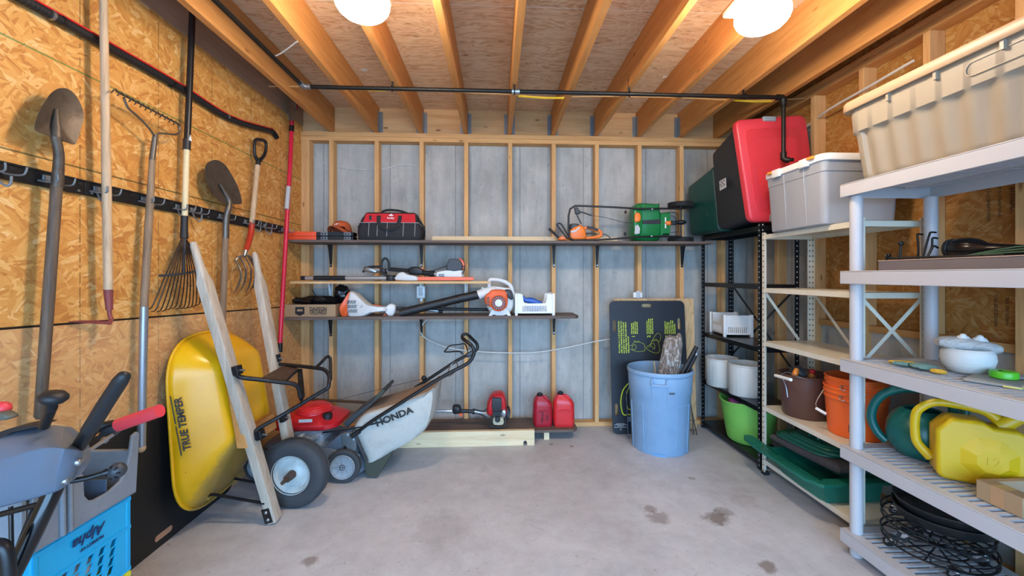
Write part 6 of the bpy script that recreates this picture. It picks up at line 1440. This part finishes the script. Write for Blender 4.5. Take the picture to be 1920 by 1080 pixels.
bigl('dark green bin lid under the lid with the raised handle', 2.09, 2.60, .308, .29, .44, False)
bigl('dark green bin lid with a raised handle on top of the stacked lids', 2.05, 2.46, .408, .29, .50, True) if False else bigl('dark green bin lid with a raised handle, uppermost above the teal toboggan', 2.10, 2.54, .331, .27, .40, True)
# ------------------------------------------------------------------ on the grey plastic unit
Z2, Z3, Z4g, Z5 = GZ[1]+.0005, GZ[2]+.0005, GZ[3]+.0005, GZ[4]+.0005
t = thing('laminate_board', 'grey edged laminate board lying on the second deck of the plastic shelving', 'board', (2.03, 1.5, Z2))
m = MB(); m.bb((1.875, 1.02, Z2), (2.17, 1.93, Z2+.046)); obj('board', m, plain('dark taupe laminate', '6a6262', .5, 0, .1), t, world=True, bevel=.002)
m = MB(); m.bb((1.873, 1.018, Z2+.046), (2.172, 1.932, Z2+.0495)); obj('top_face', m, plain('pale pinkish laminate', 'b59c8c', .5, 0, .08), t, world=True)
Zt = Z2+.05
IRON = plain('black iron rod', '161514', .5, .3)
hooks = [([(1730, 439.5), (1721, 439), (1720, 442), (1722, 465), (1721, 487)], 1.86, 'black hooked iron rod standing highest beside the post, turned from the others'), ([(1755, 436), (1746, 435.5), (1743, 439), (1736, 462), (1730, 489)], 1.80, 'black hooked iron rod, tallest of the leaning hooks on the laminate board'),
         ([(1758, 447), (1750, 446), (1748, 449), (1747, 464), (1737, 489)], 1.78, 'black hooked iron rod, middle of the leaning hooks on the laminate board'), ([(1759, 465), (1753, 461.5), (1749, 463), (1744, 473), (1737, 488)], 1.76, 'black hooked iron rod, lowest of the leaning hooks on the laminate board')]
for P, Y, lab in hooks:
    PP_ = [at(x, y, Y=Y) for x, y in P]; PP_[-1].z = Zt+.004; o = obj('hooked_rod', MB().tube(PP_, .0042, n=8, sm=3), IRON, origin=PP_[-1]); tag(o, lab, 'iron hook', 'hooked rods on the laminate board')
t = thing('iron_stake', 'black iron stakes with ring ends lying flat on the laminate board', 'iron stakes', (1.93, 1.85, Zt))
for k, (x, y0, y1, zz) in enumerate(((1.90, 1.90, 1.55, .008), (1.93, 1.915, 1.5, .012), (1.965, 1.90, 1.74, .012))):
    m = MB(); m.tube([(x, y0, Zt+zz), (x+.04, y1, Zt+.006)], .0045, n=8); m.torus((x, y0+.012, Zt+zz+.008), .012, .004, 16, 6, rot=(90, 0, 30)); obj('stake', m, IRON, t, world=True)
m = MB(); p = at(1687, 478, Y=1.88); m.tube([V3(p.x, p.y, Zt+.005), V3(p.x+.004, p.y, Zt+.05), V3(p.x+.006, p.y, Zt+.075)], .005, n=8); m.ball(V3(p.x+.006, p.y, Zt+.08), .012, 8, k=6); obj('stake', m, IRON, t, world=True)
t = thing('garden_lamp', 'black garden lamp head lying on the laminate board with green wires', 'garden lamp', (2.05, 1.7, Zt))
a, b = at(1779, 469, Y=1.74), at(1842, 470, Y=1.62); a.z = Zt+.047; b.z = Zt+.040; d = (b-a).normalized(); L_ = (b-a).length
Ml = frame(a, d, (0, 0, 1)) @ Matrix.Rotation(math.pi/2, 4, 'Y')
m = MB(); m.lathe([(.036, -.002), (.040, 0), (.043, .016), (.040, .018)], 28, Ml); obj('lamp_rim', m, BLKM, t, world=True)
m = MB(); m.lathe([(.039, .018), (.046, .05), (.046, .08), (.038, .11), (.022, .14), (.016, .2), (.012, .26), (.004, .262)], 28, Ml); obj('lamp_shell', m, plain('glossy black', '101012', .2, 0, .1), t, world=True)
WG = plain('green wire', '4d6a4a', .5)
m = MB()
for k in range(3): m.tube([a+d*.10+V3(-.04, 0, -.03), a+d*.25+V3(-.03, 0, -.015+.01*k), a+d*.42+V3(.0, .01*k, .012*k)], .003, n=6, sm=4)
obj('green_wire', m, WG, t, world=True)
m = MB(); m.tube([a+d*.2+V3(0, .01, -.01), a+d*.35+V3(0, .02, -.012), a+d*.6+V3(.02, .02, -.012)], [.018, .016, .014], n=10, sm=3); obj('lamp_stem', m, BLKM, t, world=True)
# bowl planter and driftwood ornament
POT = plain('chalk white ceramic', 'd5d6d2', .7, 0, .08, 14, .3, 60)
c = at(1815, 690, Z=Z3); c = V3(2.06, 1.70, Z3)
t = thing('bowl_planter', 'round white bowl planter with dark soil on the plastic shelving', 'planter', c); t.scale = (.72, .72, .72)
m = MB(); m.lathe([(.003, 0), (.068, 0), (.085, .008), (.112, .045), (.122, .085), (.118, .12), (.103, .146), (.098, .147), (.095, .14), (.10, .12), (.003, .115)], 48); obj('bowl', m, POT, t, ang=80)
m = MB(); m.lathe([(.097, .126), (.06, .131), (.003, .134)], 32); obj('soil', m, plain('dark soil', '2a2522', .95, 0, .4, 60, .8, 80), t)
DRW = wood('driftwood', '8c8a88', 'c2c0bc', 0, 2.5, .85)
t = thing('driftwood_ornament', 'grey driftwood ornament with two white birds lying across the bowl planter', 'ornament', c)
dirv = V3(.9, -.4, 0).normalized(); m = MB(); rings = []
for i in range(13):
    s = i/12*2-1; p = c+dirv*(.145*s)+V3(0, 0, .166-.016*s); r = .034*(1-.5*abs(s)**3); rr_ = random.Random(i)
    rings.append([p+V3(-dirv.y, dirv.x, 0)*(r*1.9*math.cos(a)*(1+.15*rr_.random()))+V3(0, 0, 1.05*r*math.sin(a)*(1+.4*rr_.random())) for a in [2*math.pi*k/12 for k in range(12)]])
m.loft(rings); obj('driftwood', m, DRW, t, world=True)
for s in (-.15, .38):
    p = c+dirv*(.145*s)+V3(0, 0, .192-.010*s); m = MB(); m.ball(p, (.042, .034, .034), 14); m.ball(p+V3(-.012, -.012, .026), .018, 10, k=6); m.tube([p+dirv*.02, p+dirv*.055+V3(0, 0, -.012)], [.014, .004], n=8); m.cyl(p+V3(-.02, -.018, .018), p+V3(-.03, -.024, .016), .004, .001, n=6); obj('bird_figure', m, POT, t, world=True)
t.scale = (.72, .72, .72)
# gloves, tape, pad
GLY = plain('mustard cloth', 'c9a23a', .85, 0, .2, 40); GLT = plain('teal patterned cloth', '5d7f7c', .85, 0, .3, 60)
p = at(1715, 688, Z=Z3); p = V3(1.915, 1.78, Z3)
t = thing('garden_gloves', 'crumpled mustard and teal garden gloves on the plastic shelving beside the bowl', 'gloves', p)
m = MB(); lump(m, p+V3(.01, -.02, .014), (.045, .055, .014), 51, 18, 10, .15)
for k in range(4): m.tube([p+V3(-.02+.015*k, .02, .012), p+V3(-.045+.02*k, .07+.012*(k % 2), .012)], [.010, .007], n=8)
obj('teal_glove', m, GLT, t, world=True)
m = MB(); lump(m, p+V3(.02, .045, .012), (.03, .04, .011), 52, 16, 10, .15); lump(m, p+V3(-.01, -.10, .010), (.022, .03, .010), 53, 16, 10, .15)
for k in range(3): m.tube([p+V3(.0+.018*k, .07, .012), p+V3(-.02+.018*k, .115, .010)], [.009, .006], n=8)
obj('mustard_glove', m, GLY, t, world=True)
c2 = V3(2.04, 1.555, Z3+.0105)
t = thing('tape_reel', 'bright green round tape reel on the pad beside the bowl planter', 'tape reel', c2); m = MB()
m.lathe([(.003, 0), (.046, 0), (.052, .005), (.053, .03), (.048, .038), (.003, .040)], 36); t.scale = (.78, .78, .78); obj('reel_case', m, plain('vivid green plastic', '58c02a', .35), t); m = MB(); m.box((-.02, .0, .0405), (.014, .008, .003)); obj('reel_slot', m, BLK, t)
t = thing('kneeling_pad', 'thin grey pad with a yellow edge under the green tape reel', 'pad', (2.0, 1.55, Z3)); m = MB(); m.rbox((0, 0, .005), (.20, .15, .009), .012); t.location = (1.995, 1.545, Z3); t.rotation_euler = (0, 0, .5); obj('pad', m, plain('dull grey foam', '8f9390', .8), t); m = MB(); m.rbox((-.06, -.055, .0035), (.09, .05, .0068), .01); obj('yellow_edge', m, plain('pale yellow foam', 'd6cf7a', .8), t)
# watering can and yellow jug
TEAL = plain('teal green plastic', '0f5f57', .32, 0, .06)
c = V3(2.055, 1.885, Z4g); t = thing('watering_can', 'teal green watering can with a hoop handle on the plastic shelving', 'watering can', c)
m = MB(); m.lathe([(.003, 0), (.085, 0), (.10, .006), (.128, .05), (.137, .10), (.130, .15), (.110, .19), (.085, .215), (.07, .222), (.066, .215), (.09, .19), (.003, .12)], 40); obj('can_body', m, TEAL, t)
m = MB(); cv = V3(-.73, -.0, 0); 
u_ = V3(.68, -.73, 0).normalized()
m.tube([V3(0, 0, .035)-u_*.13, V3(0, 0, .07)-u_*.165, V3(0, 0, .14)-u_*.188, V3(0, 0, .22)-u_*.172, V3(0, 0, .28)-u_*.125, V3(0, 0, .312)-u_*.05, V3(0, 0, .31)+u_*.04, V3(0, 0, .26)+u_*.10, V3(0, 0, .2)+u_*.10], .020, n=12, sm=4); obj('hoop_handle', m, TEAL, t)
m = MB(); m.tube([V3(0, 0, .06)+V3(.10, -.02, 0), V3(.16, -.03, .14), V3(.18, -.035, .24)], [.03, .02, .014], n=12, sm=4); obj('spout', m, TEAL, t)
YJ = plain('lemon yellow plastic', 'cda60a', .38, 0, .05)
Mj = Matrix.Translation((1.885, 1.672, Z4g)) @ Matrix.Rotation(math.radians(-36), 4, 'Z')
t = thing('water_jug', 'large lemon yellow watering jug with faceted side on the plastic shelving', 'jug', M=Mj)
m = MB(); w, h, d = .275, .262, .12
out = [(.02, 0), (w-.02, 0), (w, .02), (w, h-.05), (w-.03, h-.02), (.17, h-.02), (.14, h), (.045, h), (0, h-.055), (0, .02)]
rings = []
for y, k in ((0, 1.0), (d, 1.0)):
    cx0, cz0 = w/2, h/2; rings.append([(cx0+(x-cx0)*k, y, cz0+(z-cz0)*k) for x, z in out])
m.loft(rings); obj('jug_body', m, YJ, t, bevel=.016, seg=3)
m = MB(); oc = [(.155+.095*math.cos(math.radians(22.5+45*k)), .115+.095*math.sin(math.radians(22.5+45*k))) for k in range(8)]; ic = [(.16+.048*math.cos(math.radians(22.5+45*k)), .11+.048*math.sin(math.radians(22.5+45*k))) for k in range(8)]
m.loft([[(x, .002, z) for x, z in oc], [(x, -.018, z) for x, z in ic]]); fb = obj('faceted_boss', m, YJ, t, ang=10)
text('12', .05, Matrix.Translation((.16, -.0185, .11)) @ Matrix.Rotation(math.pi/2, 4, 'X'), YJ, t, 'moulded_number', ext=.0015)
m = MB(); m.tube([(.0, .08, .06), (-.035, .08, .10), (-.05, .08, .14), (-.05, .08, .235), (-.03, .08, .275), (.015, .08, .305), (.09, .08, .305), (.17, .08, .29), (.21, .08, .25)], [(.02, .022), (.016, .018), (.014, .017), (.014, .017), (.014, .017), (.014, .017), (.014, .017), (.016, .018), (.02, .022)], n=8, sm=3, flat=V3(0, 1, 0)); obj('handle', m, YJ, t)
m = MB(); m.tube([(.20, .08, .235), (.25, .08, .275), (.29, .08, .31)], [.035, .026, .02], n=14, sm=3); obj('spout', m, YJ, t)
t = thing('cardboard_box', 'small taped cardboard box lying on the deck before the yellow jug', 'box', (2.0, 1.44, Z4g))
m = MB(); m.bb((1.872, 1.372, Z4g), (2.15, 1.515, Z4g+.072)); obj('carton', m, CARD, t, world=True, bevel=.002)
m = MB(); m.bb((1.93, 1.40, Z4g+.0722), (2.12, 1.49, Z4g+.0728)); obj('paper_label', m, LGRY, t, world=True)
m = MB(); m.bb((1.8712, 1.425, Z4g+.002), (1.8718, 1.468, Z4g+.0725)); m.bb((1.8712, 1.425, Z4g+.0722), (1.93, 1.468, Z4g+.0726)); obj('packing_tape', m, plain('tan tape', 'b58f68', .35), t, world=True)
# plant caddies and saucers
CH = plain('chrome', 'b9bcc0', .2, .9, .05)
def caddy(label, x, y, z, R_, rot, inv=False):
    t = thing('plant_caddy', label, 'plant caddy', (x, y, z), rot, group='wire plant caddies'); s = -1 if inv else 1; zt = .056
    m = MB(); m.torus((0, 0, zt), R_, .005, 40, 6); m.torus((0, 0, zt+.028), R_*1.02, .004, 40, 6); m.torus((0, 0, zt), R_*.55, .004, 32, 6)
    for k in range(6): a = math.pi*k/6; m.tube([(R_*math.cos(a), R_*math.sin(a), zt), (-R_*math.cos(a), -R_*math.sin(a), zt)], .0035, n=6)
    for k in range(10): a = 2*math.pi*k/10; m.tube([(R_*math.cos(a), R_*math.sin(a), zt), (R_*1.02*math.cos(a), R_*1.02*math.sin(a), zt+.028)], .003, n=5)
    obj('wire_ring', m, BLK, t)
    for k in range(4):
        a = math.pi/4+math.pi*k/2+.3; px_, py_ = R_*.86*math.cos(a), R_*.86*math.sin(a); q = MB(); q.rbox((px_, py_, zt-.006), (.05, .05, .006), .01); q.tube([(px_, py_, zt-.008), (px_, py_, zt-.02)], .012, n=10)
        for sx in (-1, 1): q.loft([[(px_+sx*.012+dx, py_+yy, zz) for dx in (-.0012, .0012) for yy, zz in ((-.012, zt-.018), (.012, zt-.018))][:2]+[(px_+sx*.012+.0012, py_+.012, zt-.018), (px_+sx*.012+.0012, py_-.012, zt-.018)], [(px_+sx*.012-.0012, py_-.006+.012, .018), (px_+sx*.012-.0012, py_+.006+.012, .018), (px_+sx*.012+.0012, py_+.006+.012, .018), (px_+sx*.012+.0012, py_-.006+.012, .018)]])
        cs = obj('caster_fork', q, CH, t); q = MB(); q.cyl((px_-.010, py_+.012, .02), (px_+.010, py_+.012, .02), .02, n=18); obj('caster_wheel', q, BLKR, cs)
    return t
caddy('black wire plant caddy on casters, lowest of the stack on the bottom deck', 2.02, 1.79, Z5, .19, (0, 0, 0))
caddy('black wire plant caddy on casters, upper one under the black saucers', 2.02, 1.80, Z5+.088, .185, (2, -3, 35))
caddy('black wire plant caddy on casters beside the stacked saucers', 2.03, 1.37, Z5, .17, (0, 0, 20))
SAU = plain('scuffed black plastic', '1b1b1c', .42, 0, .3, 12, .1, 50, .5, '4a423c', .3)
def saucer(label, x, y, z, r):
    t = thing('plant_saucer', label, 'saucer', (x, y, z), (0, -2, 0), group='black saucers on the caddies'); m = MB()
    m.lathe([(.003, 0), (r*.86, 0), (r*.9, .004), (r*.98, .04), (r, .045), (r, .05), (r*.97, .05), (r*.93, .042), (r*.86, .01), (.003, .008)], 48); obj('dish', m, SAU, t)
saucer('black plant saucer sandwiched under a like one on the wire caddies', 2.045, 1.775, Z5+.180, .185)
saucer('black plant saucer lying uppermost on the wire caddies', 2.045, 1.77, Z5+.218, .183)
# lumber grade stamps on the sheathing
for y, z, s, a in ((1.93, 1.77, 'PS 2-10 SHEATHING', 90), (1.83, 1.77, 'EXPOSURE 1', 90), (1.55, 1.77, 'SPAN 24/16', 90), (1.9, 1.24, 'THIS SIDE DOWN', 90), (1.62, 1.24, '7/16 CATEGORY', 90)):
    for k in range(3): text(s, .020-.003*k, Matrix.Translation((XR+.0895, y-.045*k, z)) @ Euler((math.pi/2, math.pi/2, -math.pi/2)).to_matrix().to_4x4(), INK, bpy.data.objects['wall_right'], 'stamp_lettering')
# ------------------------------------------------------------------ milk crates, caddy and snow blower handles by the strand board wall
CYAN = plain('cyan crate plastic', '12a6d8', .4, 0, .05); CRY = plain('yellow crate plastic', 'd8cf2c', .42, 0, .05)
def crate(label, z0, m_, x0=-1.73, x1=-1.40, y0=1.315, y1=1.65, h=.283):
    t = thing('milk_crate', label, 'crate', ((x0+x1)/2, (y0+y1)/2, z0), group=None); w, d = x1-x0, y1-y0
    def wall(L_, M):
        m = MB(); out = [(-L_/2, .0), (L_/2, .0), (L_/2, h), (-L_/2, h)]; H = []
        for i in range(5):
            for j in range(4):
                x, z = -L_*.26+L_*.13*i, h*.18+h*.11*j; a = L_*.048; b = h*.046
                H.append([(x-a+.004*j, z-b), (x+a*.3+.004*j, z-b), (x+a+.004*j, z+b), (x-a*.3+.004*j, z+b)])
        m.prism(out, .004, M, H)
        for z in (.006, h*.58, h-.012): m.prism([(-L_/2, z-.006), (L_/2, z-.006), (L_/2, z+.006), (-L_/2, z+.006)], .009, M, z0=-.002)
        return m
    Rz = lambda a: Matrix.Rotation(math.radians(a), 4, 'Z'); up = Matrix.Rotation(math.pi/2, 4, 'X')
    for a, L_, o in ((90, d, w/2), (-90, d, w/2), (0, w, d/2), (180, w, d/2)):
        obj('crate_side', wall(L_, Rz(a) @ Matrix.Translation((0, -o+.006, 0)) @ up), m_, t)
    m = MB()
    for sx in (-1, 1):
        for sy in (-1, 1): m.rbox((sx*(w/2-.011), sy*(d/2-.011), h/2), (.022, .022, h), .008)
    m.bb((-w/2+.01, -d/2+.01, h-.006), (w/2-.01, d/2-.01, h-.001)); obj('crate_frame', m, m_, t)
    return t
crate('yellow milk crate at the bottom of the stack by the black panel', 0, CRY)
t = crate('cyan milk crate turned upside down on the yellow crate', .286, CYAN)
DB = plain('navy ink', '12305a', .6)
Mc = Matrix.Translation((.1675, .005, .232)) @ Euler((math.pi/2, 0, math.pi/2)).to_matrix().to_4x4() @ Matrix.Rotation(math.pi, 4, 'Z')
text('Alpha', .048, Mc, DB, t, 'printed_name', shear=.3, bold=.0012); text('PROPERTY OF', .013, Mc @ XF((-.01, .034, 0)), DB, t, 'printed_name', bold=.0006)
tt = thing('plastic_bottle', 'pale bottle lying inside the cyan milk crate', 'bottle', (-1.50, 1.45, .40)); m = MB(); m.lathe([(.003, -.10), (.03, -.098), (.034, -.08), (.034, .05), (.015, .085), (.013, .11), (.003, .11)], 20, XF((-1.47, 1.47, .36), (90, 0, 10))); obj('bottle', m, WHT, tt, world=True)
# caddy
GC = plain('grey caddy plastic', '7f868d', .5, 0, .12, 10, .1, 80, .4, '5f646a', .3); GCI = plain('blue grey caddy lining', '56677c', .5)
t = thing('tool_caddy', 'grey plastic tool caddy with a tall handle horn on the cyan crate', 'tool caddy', (-1.55, 1.5, .571))
zb = .5715
def CP(*l): return [(p.y, p.z) for p in [at(x, y, X=-1.392) for x, y in l]]
Mx = Matrix(((0, 0, 1, -1.392), (1, 0, 0, 0), (0, 1, 0, 0), (0, 0, 0, 1)))
out = CP((262, 813), (258, 809), (249, 817), (245, 850), (238, 880), (227, 902), (205, 922), (178, 937), (167, 938), (159, 929), (157, 890), (140, 878), (96, 880), (70, 884))
out = [(1.665, zb)]+[(min(y, 1.70), z) for y, z in out]+[(1.285, zb)]
m = MB(); m.prism(out, .012, Mx, z0=-.012); obj('side_wall', m, GC, t, world=True, bevel=.003)
m = MB()
m.bb((-1.735, 1.285, zb), (-1.392, 1.665, zb+.008)); m.bb((-1.735, 1.645, zb), (-1.40, 1.665, zb+.17)); m.bb((-1.735, 1.285, zb), (-1.40, 1.30, zb+.17)); m.bb((-1.735, 1.285, zb), (-1.722, 1.665, zb+.14)); obj('caddy_tray', m, GC, t, world=True, bevel=.003)
m = MB(); m.bb((-1.72, 1.302, zb+.009), (-1.41, 1.643, zb+.02))
for y in (1.47, 1.56): m.bb((-1.72, y, zb+.02), (-1.41, y+.004, zb+.10))
m.bb((-1.57, 1.302, zb+.02), (-1.566, 1.643, zb+.08)); obj('divider', m, GCI, t, world=True)
m = MB()
for px in (118, 132): 
    p = at(px, 960, X=-1.389); m.tube([(-1.389, p.y, zb+.005), (-1.387, p.y-.005, .80)], (.008), n=8)
obj('wall_rib', m, GC, t, world=True)
# snow blower
Ys = 1.16
HOOD = plain('satin blue grey hood plastic', '5f6d7e', .35, 0, .06)
t = thing('snow_blower', 'blue grey hooded snow blower console with black and red handles before the crates', 'snow blower', (-1.35, .95, 0))
cols = [[(-70, 838, .14), (-70, 850, .06), (-70, 868, .02), (-70, 930, 0), (-70, 975, .03)],
        [(0, 806, .14), (0, 822, .06), (-5, 868, .02), (0, 915, .008), (0, 955, .03)],
        [(45, 798, .14), (45, 822, .05), (54, 845, .0), (40, 900, .01), (50, 942, .03)],
        [(85, 797, .14), (90, 822, .05), (95, 839, .0), (80, 890, .012), (90, 931, .03)],
        [(118, 801, .14), (118, 826, .05), (120, 841, -.012), (106, 882, -.012), (106, 924, .03)],
        [(129, 813, .13), (136, 830, .06), (147, 842, .025), (134, 878, .012), (128, 905, .04)],
        [(150, 834, .12), (156, 842, .09), (163, 851, .07), (156, 872, .06), (138, 900, .07)]]
m = MB(); rings = []
for c in cols:
    r = [at(x, y, Y=Ys+dy) for x, y, dy in c]
    r = [r[0], r[0].lerp(r[1], .15), r[1], r[1].lerp(r[2], .88), r[2], r[2].lerp(r[3], .14), r[3], r[3].lerp(r[4], .85), r[4], r[4]+V3(0, .06, .008), r[0]+V3(0, .05, -.01)]
    rings.append(r)
rings = [q for k, a in enumerate(rings) for q in ([[u.lerp(w, .86) for u, w in zip(rings[k-1], a)], a, [u.lerp(w, .16) for u, w in zip(a, rings[k+1])]] if k == 4 else [a])]
m.loft(rings); obj('console_hood', m, HOOD, t, world=True, subd=2, ang=80)
m = MB(); PIL(m, [(-20, 820), (0, 809), (40, 799), (78, 797), (60, 803), (20, 812), (0, 824)], Ys+.085, .05, .3, 2, .9); obj('top_recess', m, BLKM, t, world=True)
for px, py in ((145, 867), (121, 902)):
    p = at(px, py, Y=Ys+.03); m = MB(); m.ball(p, (.0105, .009, .0105), 14, k=6); m.cyl(p, p+V3(0, .012, 0), .006, n=10); obj('hood_bolt', m, STEEL, t, world=True)
m = MB(); m.tube([at(147, 838, Y=Ys+.06), at(188, 772, Y=Ys+.04)], .0165, n=18); obj('handle_tube', m, BLK, t, world=True)
m = MB(); m.tube([at(168, 806, Y=Ys+.05), at(196, 760, Y=Ys+.035), at(226, 714, Y=Ys+.02), at(233, 704, Y=Ys+.015), at(236, 700, Y=Ys+.012)], [.0190, .0190, .0185, .015, .006], n=18); obj('handle_grip', m, BLKM, t, world=True, ang=80)
p0 = at(97, 925, Y=Ys+.05); p1 = at(62, 1000, Y=Ys+.02); p2 = at(20, 1082, Y=Ys)
m = MB(); m.tube([at(118, 880, Y=Ys+.08), p0, p1, p2, p2+(p2-p1)*1.5, V3(-1.42, 1.08, .20)], .021, n=16); obj('frame_tube', m, plain('gloss black tube', '0d0d0f', .15), t, world=True)
m = MB(); m.tube([at(-30, 1025, Y=1.1), at(0, 1022, Y=1.1), at(12, 1040, Y=1.1), at(16, 1085, Y=1.1), at(16, 1150, Y=1.1)], .0155, n=12, sm=4); obj('control_loop', m, BLK, t, world=True)
m = MB(); m.tube([at(-20, 970, Y=1.2), at(75, 945, Y=1.2)], .008, n=8); m.tube([at(20, 950, Y=1.22), at(22, 1040, Y=1.2)], .005, n=8); m.tube([at(64, 945, Y=1.2), at(24, 1045, Y=1.2)], .004, n=8); obj('linkage_rod', m, BLK, t, world=True)
m = MB(); p = at(100, 746, Y=1.2); m.lathe([(.003, .018), (.022, .016), (.031, .006), (.031, -.003), (.022, -.013), (.012, -.017), (.012, -.035), (.009, -.037)], 28, Matrix.Translation(p) @ Euler((0, .2, 0)).to_matrix().to_4x4()); obj('knob', m, BLKM, t, world=True, ang=80)
m = MB(); m.tube([at(98, 762, Y=1.2), at(82, 800, Y=1.22)], .012, n=12); obj('knob_stem', m, BLK, t, world=True)
m = MB(); m.tube([at(222, 797, Y=1.38), at(262, 783, Y=1.38), at(300, 770, Y=1.38)], .0205, n=16); obj('red_grip', m, plain('soft red grip', 'df4048', .45), t, world=True)
m = MB(); m.tube([at(150, 838, Y=1.30), at(178, 806, Y=1.36), at(205, 796, Y=1.38), at(232, 793, Y=1.38)], .013, n=12, sm=4); obj('lever_arm', m, BLK, t, world=True)
m = MB(); PIL(m, [(178, 832), (184, 808), (200, 798), (224, 794), (222, 806), (208, 820), (194, 826)], 1.37, .03, .3, 2); obj('lever_plate', m, GRD, t, world=True)
m = MB(); m.cyl(at(162, 848, Y=1.3), at(212, 815, Y=1.36), .006, n=8); m.ball(at(196, 825, Y=1.35), .011, 10, k=6); obj('lever_link', m, STEEL, t, world=True)
m = MB(); m.tube([at(132, 902, Y=1.25), at(165, 896, Y=1.27), at(205, 884, Y=1.29)], .008, n=10, sm=3); m.cyl(at(196, 887, Y=1.285), at(206, 884, Y=1.29), .011, n=10); obj('crank_rod', m, BLK, t, world=True)
m = MB(); p = at(220, 882, Y=1.30); m.ball(p, .023, 18, k=10); obj('crank_knob', m, GRD, t, world=True)
m = MB()
for k in range(7): a = 2*math.pi*k/7; m.box(p+V3(.016*math.cos(a), -.016, .016*math.sin(a)), (.009, .006, .004), (0, -math.degrees(a), 0))
obj('knob_slot', m, BLK, t, world=True)
m = MB(); m.ball(at(4, 766, Y=1.25), .02, 14); m.cyl(at(-60, 768, Y=1.25), at(4, 766, Y=1.25), .020, n=14); obj('red_grip', m, bpy.data.materials['soft red grip'], t, world=True)
m = MB(); PIL(m, [(-20, 790), (-10, 775), (6, 776), (16, 784), (10, 788), (0, 790)], 1.22, .03, .3, 2); obj('lever_plate', m, plain('olive grey plastic', '5a584c', .6), t, world=True)
m = MB(); m.rbox((-1.38, .80, .22), (.36, .42, .30), .04); obj('engine_housing', m, HOOD, t, world=True)
for x in (-1.60, -1.16): wheel(t, (x, .80, .16), .16, .09, TYRE, HUBW, (0, 90, 0), 0, 0)
